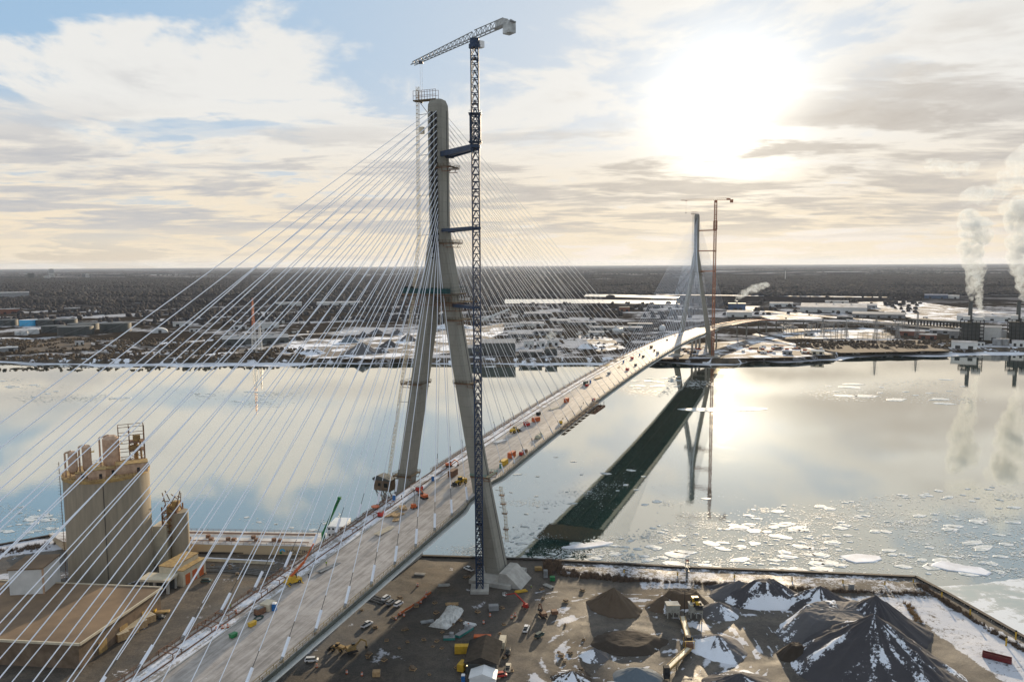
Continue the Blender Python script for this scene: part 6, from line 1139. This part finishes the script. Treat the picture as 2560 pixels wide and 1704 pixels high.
container('long yellow container behind the dark roofed building', at(1178, 1630), .02, 'yellow', L=12.2, h=2.9); container('rust orange container behind the long yellow one', at(1206, 1604), .0, 'orange', L=6.5); container('white chequered trailer right of the orange container', at(1256, 1612), 1.45, 'cream', L=6, name='site_trailer', cat='trailer'); container('yellow container on end left of the site building', at(1156, 1672), 1.2, 'yellow', L=4); container('brown open skip on the snow verge', at(1386, 1533), .2, 'rust', L=2.6, h=1.5, name='skip', cat='skip'); toilet('blue portable toilet left of the white marquee', at(1158, 1702)); container('small green tank box by the brush at the quay', at(1381, 1450), 0, 'green', L=2.2, h=1.8, w=2, name='tank_box', cat='tank'); container('tall silver green tank by the brush at the quay', at(1364, 1442), 0, 'silver', L=1.8, h=3.4, w=1.8, name='tank_box', cat='tank'); container('yellow skip by the quay near the bush', at(1346, 1424), 0, 'ochre', L=3.5, h=1.4, name='skip', cat='skip')
container('grey cabin with a pipe rack below the near footing', at(1234, 1524), .1, 'wallg', L=4, h=2.2, name='site_cabin', cat='cabin'); container('tan crate on the ground at the bottom, left of the centre', at(941, 1688), .1, 'wood', L=2.6, h=1.8, w=2.2, name='crate', cat='crate')
for u, v, rz, L_, lab in ((1161, 1582, .95, 9, 'long teal edged formwork panel lying by the crumpled sheeting'), (1123, 1597, .05, 4.5, 'short teal edged formwork block left of the long panel')):
    t = thing('formwork_panel', lab, 'formwork', at(u, v), rz); m = MB(); m.base(0, 0, .1, L_, 2.2, .9); m.build('side', M['teal'], t); m = MB(); m.base(0, 0, 1.0, L_ - .2, 2.1, .15); m.build('top', M['wallg'], t); m = MB(); m.base(L_ * .2, .2, 1.15, 1.6, 1.5, 1.4); m.build('tank', M['silver'], t)
t = thing('crumpled_sheeting', 'large crumpled grey white plastic sheeting over a mound below the crane', 'plastic sheeting', at(1122, 1545), 1.25); g_ = [(x, y) for y in np.linspace(-4, 4, 14) for x in np.linspace(-9, 9, 26)]; m = MB(); m.add([(x, y + .012 * x * x, max(.1, 1.9 * (1 - (y / 4.4) ** 2) + random.uniform(-.35, .35)) if abs(x) < 8.9 and abs(y) < 3.9 else .05) for x, y in g_], [(j * 26 + i, j * 26 + i + 1, (j + 1) * 26 + i + 1, (j + 1) * 26 + i) for j in range(13) for i in range(25)]); m.build('sheet', mat('plastic_sheet', (.62, .63, .62), .35, scale=.6, amt=.2), t); m = MB(); [m.tube((x, -4.2, .2), (x + 1, -4.2, .2), .2, 6) for x in (-7, -2, 4)]; m.build('sandbag', M['brown'], t)
boomlift('red boom lift with a folded arm beside the footing of the near pylon', at(1313, 1519), 2.35, 'red', lie=True); excavator('yellow dozer like excavator in the shade at the bottom left of centre', at(880, 1628), .5, 'ochre', .95); loader('yellow loader parked beside the excavator in the shade', at(842, 1624), 2.8, 'ochre', .8); loader('yellow wheel loader on the earth ramp behind the right hopper', G(1741, 1513, ZN + 4.9), -1.5, 'yellow', 1.0)
excavator('rusty brown excavator on the snow verge', at(1357, 1540), 1.9, 'rust', .9)
t = thing('flat_trailer', 'yellow low machine beside the timber crates by the shed', 'trailer', at(402, 1532), .15); m = MB(); m.base(0, 0, .5, 7, 2.2, .5); m.build('bed', M['ochre'], t); wheels(t, (-2.4, 2.4), 2.2, .4); m = MB(); m.base(-2.5, 0, 1, 1.4, 2, .9); m.build('engine', M['yellow'], t)
tc_ = None; labs = ['lower left', 'lower middle', 'lower right', 'upper left', 'upper middle', 'upper right']
for j in range(2):
    for i in range(3):
        e = at(310 + i * 22, 1596 - i * 14) + Vector((j * 1.2 - 1, j * 5.0, 0)); 
        if tc_ is None: tc_ = thing('timber_crate', labs[0] + ' crate of the yellow timber crates beside the big shed', 'crate', e, .95, 'yellow timber crates beside the big shed'); m = MB(); m.base(0, 0, .15, 4.6, 4.4, 2.8); m.build('box', M['wood'], tc_); m = MB(); [m.box((x, 0, 3.0), (.7, 4.5, .1)) for x in (-1.8, -.9, 0, .9, 1.8)]; m.build('slats', M['cream'], tc_); m = MB(); [m.base(x, 0, 0, .2, 4.4, .15) for x in (-2, 0, 2)]; m.build('runner', M['brown'], tc_)
        else: dup(tc_, e, .95, labs[j * 3 + i] + ' crate of the yellow timber crates beside the big shed')
for i, (u, v) in enumerate(((1225, 1540), (1279, 1545), (1288, 1539), (1209, 1558), (1171, 1565), (1044, 1464), (1066, 1484), (1000, 1536), (1010, 1540), (792, 1667), (867, 1683), (905, 1688), (1064, 1493), (1052, 1507), (990, 1548))): dup(cone0, at(u, v), 0, ('orange barrel standing on the muddy ground below the deck and crane'), 'orange barrels on the ground below the deck', 1.25)
t = thing('safety_netting', 'sagging orange safety netting fence across the mud below the deck', 'fence', at(1010, 1535), 0); pl = [at(u, v) - at(1010, 1535) for u, v in ((994, 1540), (1012, 1528), (1030, 1517), (1048, 1507), (1062, 1493), (1078, 1482))]; m, m2 = MB(), MB()
for a, b_ in zip(pl[:-1], pl[1:]): m.bar(a + Vector((0, 0, .7)), b_ + Vector((0, 0, .5)), .05, .9); m2.bar(a, a + Vector((0, 0, 1.3)), .08)
m.build('net', M['orange'], t); m2.build('stake', M['wood'], t)
for u, v, lab, mt in ((1068, 1554, 'row of blue grey drums near the timber below the deck', 'silver'), (1130, 1510, 'pile of pale planks by the crumpled sheeting', 'wood'), (1050, 1435, 'pale sleepers stacked on the ground by the quay', 'conc2'), (1250, 1450, 'yellowish timbers right of the sloping footing block', 'wood'), (1175, 1560, 'tapering white frame on the mud below the crane', 'white'), (1302, 1478, 'yellow beam beside the footing block', 'yellow'), (1372, 1465, 'long pale pipes by the tanks near the quay', 'conc2'), (1110, 1463, 'flat concrete planks near the crane base', 'conc2')): lumber(lab, at(u, v), random.uniform(-.8, .8) + 1.4, 5, 5, mt, .45, 2)
# ---- feeding hoppers, conveyors, pole, navigation tower
M['hop'] = mat('hopper_steel', (0.42, 0.42, 0.38), .7, col2=(.28, .27, .24), scale=.5)
for u, lab in ((1683, 'left of the two grey steel loading hoppers'), (1741, 'right of the two grey steel loading hoppers')):
    t = thing('loading_hopper', lab, 'hopper', at(u, 1544), .02, 'grey steel loading hoppers'); m = MB(); m.loft([[(-2.4, 0, 2.2), (2.4, 0, 2.2), (2.4, 3, 2.2), (-2.4, 3, 2.2)], [(-2.7, -.3, 5.4), (2.7, -.3, 5.4), (2.7, 4, 5.4), (-2.7, 4, 5.4)]]); [m.bar((x, -.36, 2.1), (x, -.44, 5.4), .25, .2) for x in (-2.4, -1.2, 0, 1.2, 2.4)]; m.build('bin', M['hop'], t); m = MB(); m.bar((-2.8, -.3, 5.5), (2.8, -.3, 5.5), .4); m.build('lip', M['cream'], t)
    for x in (-2.3, 0, 2.3):
        for y in (-.1, 3): m = MB(); m.bar((x, y, 0), (x, y, 2.3), .35); m.build('leg', M['hop'], t)
for a, b_, za, zb_, lab in (((1706, 1548), (1722, 1612), 1.2, 2.5, 'upper tan covered conveyor leading from the hoppers'), ((1722, 1626), (1666, 1694), 1.0, 3.2, 'lower tan covered conveyor slanting to the bottom edge')):
    p, q = at(*a), at(*b_); t = thing('belt_conveyor', lab, 'conveyor', p, 0); d_ = q - p; m = MB(); m.bar((0, 0, za), (d_.x, d_.y, zb_), 1.5, .5); m.build('belt_cover', M['cream'], t); m = MB(); nn = Vector((-d_.y, d_.x, 0)).normalized() * .95; [m.bar(nn * s_ + Vector((0, 0, za)), Vector((d_.x, d_.y, zb_)) + nn * s_, .3, .9) for s_ in (-1, 1)]; [m.bar(Vector((d_.x * k_, d_.y * k_, 0)) + nn * s_, Vector((d_.x * k_, d_.y * k_, za + (zb_ - za) * k_)) + nn * s_, .2) for k_ in (.1, .4, .7, .97) for s_ in (-1, 1)]; m.build('side_frame', M['ochre'], t); m = MB(); m.base(d_.x, d_.y, .2, 2, 2, zb_ + .9); m.build('drive_head', M['dark'], t)
t = thing('transfer_station', 'dark transfer station where the two conveyors meet', 'transfer station', at(1722, 1620), 0); m = MB(); m.base(0, 0, 0, 3, 2.6, 2.4); m.build('chute', M['rust'], t); m = MB(); [m.bar((x, y, 0), (x, y, 3.6), .15) for x in (-1.7, 1.7) for y in (-1.5, 1.5)]; m.bar((-1.7, -1.5, 3.6), (1.7, -1.5, 3.6), .15); m.build('rail', M['yellow'], t)
t = thing('light_pole', 'thin dark light pole between the two hoppers', 'light pole', at(1711, 1538), 0); m = MB(); m.tube((0, 0, 0), (0, 0, 10.5), .14, 8, r2=.09); m.build('pole', M['dark'], t); m = MB(); m.bar((-.9, 0, 10.5), (.9, 0, 10.5), .15); m.box((-.9, 0, 10.4), (.4, .3, .2)); m.box((.9, 0, 10.4), (.4, .3, .2)); m.build('lamp_head', M['dark'], t)
t = thing('navigation_tower', 'slim steel navigation light tower with a flag on the quay', 'tower', at(1717, 1444), 0); m = MB(); m.tube((0, 0, 0), (0, 0, 5), .55, 10); m.build('column', M['steel'], t); m = MB(); mast_lattice(m, 1.3, 3.5, 9, .9, .08); [m.box((0, 0, z), (2.0, 2.0, .12)) for z in (3.5, 5.5, 7.5)]; m.build('cage', M['steel'], t); m = MB(); m.box((.1, -.1, 8.3), (1.1, .1, .7)); m.build('sign_board', M['red'], t)
bol = None; bl = [('leftmost yellow bollard on the quay by the tower', 1560, 1430), ('yellow bollard left of the navigation tower', 1694, 1438), ('yellow bollard right of the navigation tower', 1836, 1444), ('yellow bollard before the first dark pile on the quay', 1980, 1450), ('yellow bollard left of the grey cabinet on the quay', 2107, 1457), ('yellow bollard near the quay corner', 2212, 1461), ('yellow bollard at the quay corner', 2283, 1455), ('tall yellow post on the sloping quay edge', 2354, 1497), ('yellow post halfway down the slanting quay', 2425, 1540), ('yellow post beside the red container', 2515, 1613), ('tall yellow post at the right frame edge', 2539, 1598)]
for i, (lab, u, v) in enumerate(bl):
    if bol is None: bol = thing('quay_bollard', lab, 'bollard', at(u, v), 0, 'yellow posts along the quay'); m = MB(); m.tube((0, 0, 0), (0, 0, 1.5), .3, 10); m.build('post', M['yellow'], bol); m = MB(); m.tube((0, 0, 1.5), (0, 0, 1.7), .38, 10); m.build('cap', M['dark'], bol)
    else: dup(bol, at(u, v), 0, lab, sc=(1, 1, 1 if i < 7 else 2.2))
t = thing('skip', 'long dark red open topped container at the right on the snow', 'container', at(2492, 1648), -.62); m = MB(); [m.box((x, y, 1.2), d) for x, y, d in ((0, -1.2, (11, .15, 2.3)), (0, 1.2, (11, .15, 2.3)), (-5.45, 0, (.15, 2.4, 2.3)), (5.45, 0, (.15, 2.4, 2.3)))]; m.build('side', M['darkred'], t); m = MB(); m.box((0, 0, .3), (10.8, 2.3, .2)); m.build('floor', M['dark'], t); m = MB(); [m.bar((x, -1.3, .2), (x, -1.3, 2.3), .12) for x in np.arange(-5, 5.1, 1)]; m.build('rib', M['darkred'], t); t.scale = (.82, .82, .82)
t = thing('electrical_cabinet', 'grey electrical cabinet by the brush on the quay right', 'cabinet', at(2128, 1474), 0); m = MB(); m.base(0, 0, .2, 2.0, 1.4, 2.6); m.build('housing', M['wallg'], t); m = MB(); m.box((0, -.72, 1.5), (1.6, .05, 2.0)); m.build('door', M['silver'], t); m = MB(); m.base(0, 0, 0, 2.4, 1.8, .2); m.build('plinth', M['conc2'], t)
# fence and bare brush along the yard
t = thing('yard_fence', 'thin dark post fence along the brush at the back of the stockyard', 'fence', at(1500, 1450), 0); m, m2 = MB(), MB(); o_ = at(1500, 1450); pl = [at(u, v) - o_ for u, v in ((1500, 1449), (1650, 1455), (1800, 1463), (1950, 1470), (2120, 1480), (2310, 1488))]
for a, b_ in zip(pl[:-1], pl[1:]):
    for i in range(9): e = a + (b_ - a) * i / 9; m.bar(e, e + Vector((0, 0, 2)), .08)
    for h_ in (.8, 1.9): m2.bar(a + Vector((0, 0, h_)), b_ + Vector((0, 0, h_)), .04)
m.build('post', M['dark'], t); m2.build('wire', M['dark'], t)
M['brush'] = mat('bare_brush', (.13, .085, .055), .95, col2=(.05, .033, .025), scale=.8); M['brush2'] = mat('dry_reed', (.30, .18, .07), .95, col2=(.14, .08, .04), scale=.8)
def twigs(name, pts_, h, mt, n=26, kind=None, label=None, cat=None):
    P_ = []; F_ = []; k = 0
    for x, y, s_ in pts_:
        for i in range(n):
            a = random.uniform(0, 6.28); r0 = random.uniform(0, .8) * s_; hh_ = h * s_ * random.uniform(.5, 1.1); bx, by = x + math.cos(a) * r0, y + math.sin(a) * r0; tx_, ty_ = bx + random.uniform(-.6, .6) * s_, by + random.uniform(-.6, .6) * s_; w = .09 * s_
            P_ += [(bx - w, by, ZN - .3), (bx + w, by, ZN - .3), (tx_, ty_, ZN + hh_), (bx, by + w, ZN - .3)]; F_ += [(k, k + 1, k + 2), (k + 1, k + 3, k + 2), (k + 3, k, k + 2)]; k += 4
    o = npmesh(name, np.array(P_), np.array(F_), mt); return tag(o, label, cat, kind=kind)
def along(px, n, w): 
    o = []
    for i in range(n): j = random.uniform(0, len(px) - 1.001); a, b_ = px[int(j)], px[int(j) + 1]; f2 = j - int(j); q = G(a[0] + (b_[0] - a[0]) * f2, a[1] + (b_[1] - a[1]) * f2, ZN); o.append((q.x + random.uniform(-w, w), q.y + random.uniform(-w, w), random.uniform(.5, 1.2)))
    return o
twigs('brush', along([(1400, 1437), (1520, 1447), (1640, 1453), (1800, 1461), (1960, 1470), (2100, 1478), (2310, 1485)], 420, 1.3) + along([(1390, 1425), (1480, 1440), (1560, 1448)], 160, 3.0) + along([(-40, 1385), (60, 1374), (130, 1362)], 130, 4) + along([(2300, 1462), (2380, 1515), (2560, 1628)], 200, 1.2), 1.7, M['brush'], kind='stuff')
for i, (u, v, s_, lab) in enumerate(((1372, 1432, 3.2, 'large bare dark bush on the quay right of the pylon foot'), (1395, 1424, 2.4, 'smaller bare bush beside the large one on the quay'))): q = at(u, v); twigs('bare_bush', [(q.x, q.y, s_)], 2.2, M['brush'], 260, label=lab, cat='bush')
q1, q2 = at(2270, 1510), at(2300, 1555); tw = [(q1.x + (q2.x - q1.x) * k_ + random.uniform(-1.5, 1.5), q1.y + (q2.y - q1.y) * k_ + random.uniform(-1, 1), 1) for k_ in np.linspace(0, 1, 26)]; twigs('reed_clump', tw, 1.6, M['brush2'], 30, label='golden brown clump of dry reeds on the snow at the right', cat='reeds')

# odds and ends lying about the muddy ground
pal = None
spots_ = [(random.uniform(900, 1330), random.uniform(1440, 1690)) for _ in range(46)] + [(random.uniform(1350, 1480), random.uniform(1465, 1690)) for _ in range(12)] + [(random.uniform(450, 640), random.uniform(1395, 1450)) for _ in range(8)]
for u, v in spots_:
    e = at(u, v)
    if pal is None:
        pal = thing('pallet', 'small wooden pallet lying on the muddy ground', 'pallet', e, .4, 'pallets scattered on the muddy ground'); m = MB(); [m.box((x, 0, .18), (.22, 1.6, .06)) for x in (-.6, -.3, 0, .3, .6)]; [m.box((0, y, .1), (1.4, .14, .12)) for y in (-.7, 0, .7)]; m.build('boards', M['wood'], pal); m = MB(); m.base(0, 0, .22, 1.1, 1.2, .5); m.build('load', M['brown'], pal)
    else: dup(pal, e, random.uniform(0, 3), sc=random.uniform(.6, 1.5))
# ================================================================== ICE ON THE RIVER
def floe_poly(r, n=None, el=1.0, rz=0):
    n = n or random.randint(6, 11); a0 = random.uniform(0, 6.28); o = []
    for i in range(n):
        a = a0 + 6.283 * i / n + random.uniform(-.22, .22); rr = r * random.uniform(.65, 1.1); x, y = math.cos(a) * rr * el, math.sin(a) * rr; o.append((x * math.cos(rz) - y * math.sin(rz), x * math.sin(rz) + y * math.cos(rz)))
    return o
zones = [  # (polygon in ground points seen at px, density weight, size range m)
    ([(1330, 1400), (1480, 1340), (1580, 1345), (1560, 1405), (1420, 1415)], 30, (1.2, 4.2)), ([(1560, 1405), (1640, 1310), (1900, 1300), (2100, 1340), (2050, 1435), (1700, 1420)], 95, (1.2, 5.5)),
    ([(2000, 1330), (2200, 1300), (2560, 1290), (2700, 1440), (2300, 1450), (2040, 1435)], 75, (1.4, 6)), ([(1700, 1290), (2560, 1200), (2560, 1290), (2000, 1320)], 44, (1.5, 4.5)),
    ([(560, 1290), (900, 1300), (880, 1385), (600, 1300)], 16, (1, 3.2)), ([(0, 1260), (160, 1280), (130, 1340), (0, 1350)], 20, (1, 4)), ([(1140, 1380), (1330, 1290), (1380, 1300), (1310, 1395)], 28, (.8, 2.4)),
    ([(1480, 955), (1700, 940), (1760, 960), (1600, 985)], 26, (3, 9)), ([(1980, 965), (2420, 945), (2400, 1010), (2050, 1000)], 22, (3, 12)), ([(0, 950), (160, 960), (330, 1000), (60, 1000)], 12, (3, 10)), ([(460, 965), (760, 975), (700, 1020), (480, 1000)], 10, (3, 9)), ([(1150, 1080), (1700, 1180), (1900, 1250), (1300, 1290)], 26, (1, 3.5))]
floes = []; small = []
def inpoly(u, v, p): 
    c = False; j = len(p) - 1
    for i in range(len(p)):
        if (p[i][1] > v) != (p[j][1] > v) and u < (p[j][0] - p[i][0]) * (v - p[i][1]) / (p[j][1] - p[i][1]) + p[i][0]: c = not c
        j = i
    return c
def rnd(p):
    us, vs = [q[0] for q in p], [q[1] for q in p]
    while True:
        u, v = random.uniform(min(us), max(us)), random.uniform(min(vs), max(vs))
        if inpoly(u, v, p): return u, v
def clear(x, y): return not inpoly(x, y, nb + [(430, -600), (-3000, -600)]) or True
nbl = [(x, y) for x, y in nb] + [(-3000, -600)]
ci = 0
for p, n, (s0_, s1_) in zones:
    for i in range(n):
        u, v = rnd(p); q = G(u, v, 0); r = (s0_ + (s1_ - s0_) * random.random() ** 2.4) * .85
        if inpoly(q.x, q.y - r - 1.5, nbl) or inpoly(q.x, q.y, nbl): continue
        ci += 1; pl = floe_poly(r, el=random.uniform(1.2, 2.0), rz=random.uniform(-.5, .5)); m = MB(); m.loft([[(x * k_, y * k_, z) for x, y in pl] for k_, z in ((1.0, -.1), (1.0, .16), (.93, .26))])
        pl2 = [(x * .55 + random.uniform(-.2, .2) * r, y * .5, ) for x, y in pl]; m.loft([[(x, y, z) for x, y in pl2] for z in (.26, .3 + random.uniform(0, .12))])
        o = m.build('ice_floe', M['ice']); o.location = (q.x, q.y, 0); tag(o, 'flat white ice floe drifting on the river', 'ice floe', 'ice floes drifting on the river'); floes.append((r / math.hypot(q.x, q.y) * math.sqrt(H / math.hypot(q.x, q.y)), o))
    # brash between the floes
    L_ = s0_ * .15
    cl = [rnd(p) for _ in range(max(4, n // 3))]
    for i in range(n * 60):
        if random.random() < .7: c_ = random.choice(cl); u, v = c_[0] + random.gauss(0, 30), c_[1] + random.gauss(0, 5)
        else: u, v = rnd(p)
        q = G(u, v, 0)
        if inpoly(q.x, q.y - 2, nbl) or q.y > 1120: continue
        small.append((q.x, q.y, L_ * random.uniform(.5, 2.8)))
floes.sort(key=lambda f: -f[0]); m = MB()   # the 285 that show largest stay floes of their own, the rest is one sheet of small floes
for _, o in floes[285:]:
    m.add([(v.co.x + o.location.x, v.co.y + o.location.y, v.co.z) for v in o.data.vertices], [tuple(p.vertices) for p in o.data.polygons]); bpy.data.objects.remove(o)
tag(m.build('small_floes', M['ice']), kind='stuff')
q = G(1470, 1364, 0); m = MB(); pl = [(math.cos(a) * 14 * (1 + .08 * math.sin(3 * a)), math.sin(a) * 3.2 * (1 + .15 * math.sin(2 * a + .6))) for a in np.linspace(0, 6.28, 25)[:-1]]; m.loft([[(x * k_, y * k_, z) for x, y in pl] for k_, z in ((1, -.1), (1, .35), (.9, .6))]); o = m.build('ice_floe', M['snow']); o.location = (q.x, q.y, 0); o.rotation_euler = (0, 0, .24); tag(o, 'long cigar shaped white floe lying in the reflection of the bridge near the quay', 'ice floe')
q = G(1808, 1023, 0); m = MB(); m.loft([[(x * k_ * 3.2, y * k_ * 3.4, z) for x, y in pl] for k_, z in ((1, -.1), (1, .2), (.95, .3))]); o = m.build('ice_floe', M['ice']); o.location = (q.x, q.y, 0); tag(o, 'longest pale floe in the sun glare beside the far bridge reflection', 'ice floe')
for u, v, r, lab in ((2150, 1395, 6, 'broad cracked floe left of centre in the ice field at the right'), (2400, 1420, 7, 'long triangular floe near the quay corner at the right')): 
    q = G(u, v, 0); pl = floe_poly(r, 9, 1.8, -.5 if u > 2300 else .1); m = MB(); m.loft([[(x * k_, y * k_, z) for x, y in pl] for k_, z in ((1, -.1), (1, .3), (.94, .45))]); o = m.build('ice_floe', M['snow']); o.location = (q.x, q.y, 0); tag(o, lab, 'ice floe')
sm_a = np.array(small); n = len(sm_a); ks = rng.uniform(0, 6.28, n); V_ = np.zeros((n, 5, 3))
for j in range(5):
    a = ks + 6.283 * j / 5; V_[:, j, 0] = sm_a[:, 0] + np.cos(a) * sm_a[:, 2] * rng.uniform(.7, 1.6, n); V_[:, j, 1] = sm_a[:, 1] + np.sin(a) * sm_a[:, 2] * rng.uniform(.6, 1.1, n); V_[:, j, 2] = .05 + rng.uniform(0, .12, n)
fq = (np.arange(n)[:, None, None] * 5 + np.array([(0, 1, 2), (0, 2, 3), (0, 3, 4)])[None]).reshape(-1, 3)
tag(npmesh('brash_ice', V_.reshape(-1, 3), fq, M['ice']), kind='stuff')
# frozen apron at the lower right
Mi = bpy.data.materials.new('apron_ice'); Mi.use_nodes = True; N = NT(Mi.node_tree); b = N.n['Principled BSDF']; p = N.new('ShaderNodeNewGeometry').outputs['Position']
f1 = N.noise(N.vm('MULTIPLY', p, (.5, 1, 1)), .05, 7, .6, .8); f2 = N.noise(p, .35, 6, .7)
c = N.mix(N.sm(f1, .4, .6), (.30, .36, .36), (.46, .46, .44)); c = N.mix(N.sm(N.m('ADD', N.m('MULTIPLY', f1, .7), N.m('MULTIPLY', f2, .3)), .5, .54), c, (.66, .68, .70)); N.put(b.inputs['Base Color'], c); b.inputs['Roughness'].default_value = .45
pts_ = fine([tuple(G(u, v, 0)[:2]) for u, v in ((2330, 1466), (2420, 1462), (2500, 1452), (2570, 1441), (2760, 1430), (3100, 1440), (3000, 1760), (2600, 1640), (2372, 1502), (2330, 1466))], 2.5, .7)[:-1]
import mathutils.geometry as mg
tri = mg.tessellate_polygon([[Vector((x, y, 0)) for x, y in pts_]]); m = MB(); m.add([(x, y, .10) for x, y in pts_], tri); tag(m.build('frozen_apron', Mi), kind='structure')
# ================================================================== HAZE
hm = bpy.data.materials.new('haze_air'); hm.use_nodes = True; N = NT(hm.node_tree); N.n.clear()
o_ = N.new('ShaderNodeOutputMaterial'); pv = N.new('ShaderNodeVolumePrincipled'); N.l.new(pv.outputs[0], o_.inputs[1])
pv.inputs['Color'].default_value = (0.68, 0.78, 0.95, 1); pv.inputs['Density'].default_value = 1.3e-5; pv.inputs['Anisotropy'].default_value = 0.25
hb = MB(); hb.box((0, 28000, 190), (130000, 76000, 400)); ho = hb.build('haze', hm); tag(ho, kind='stuff')
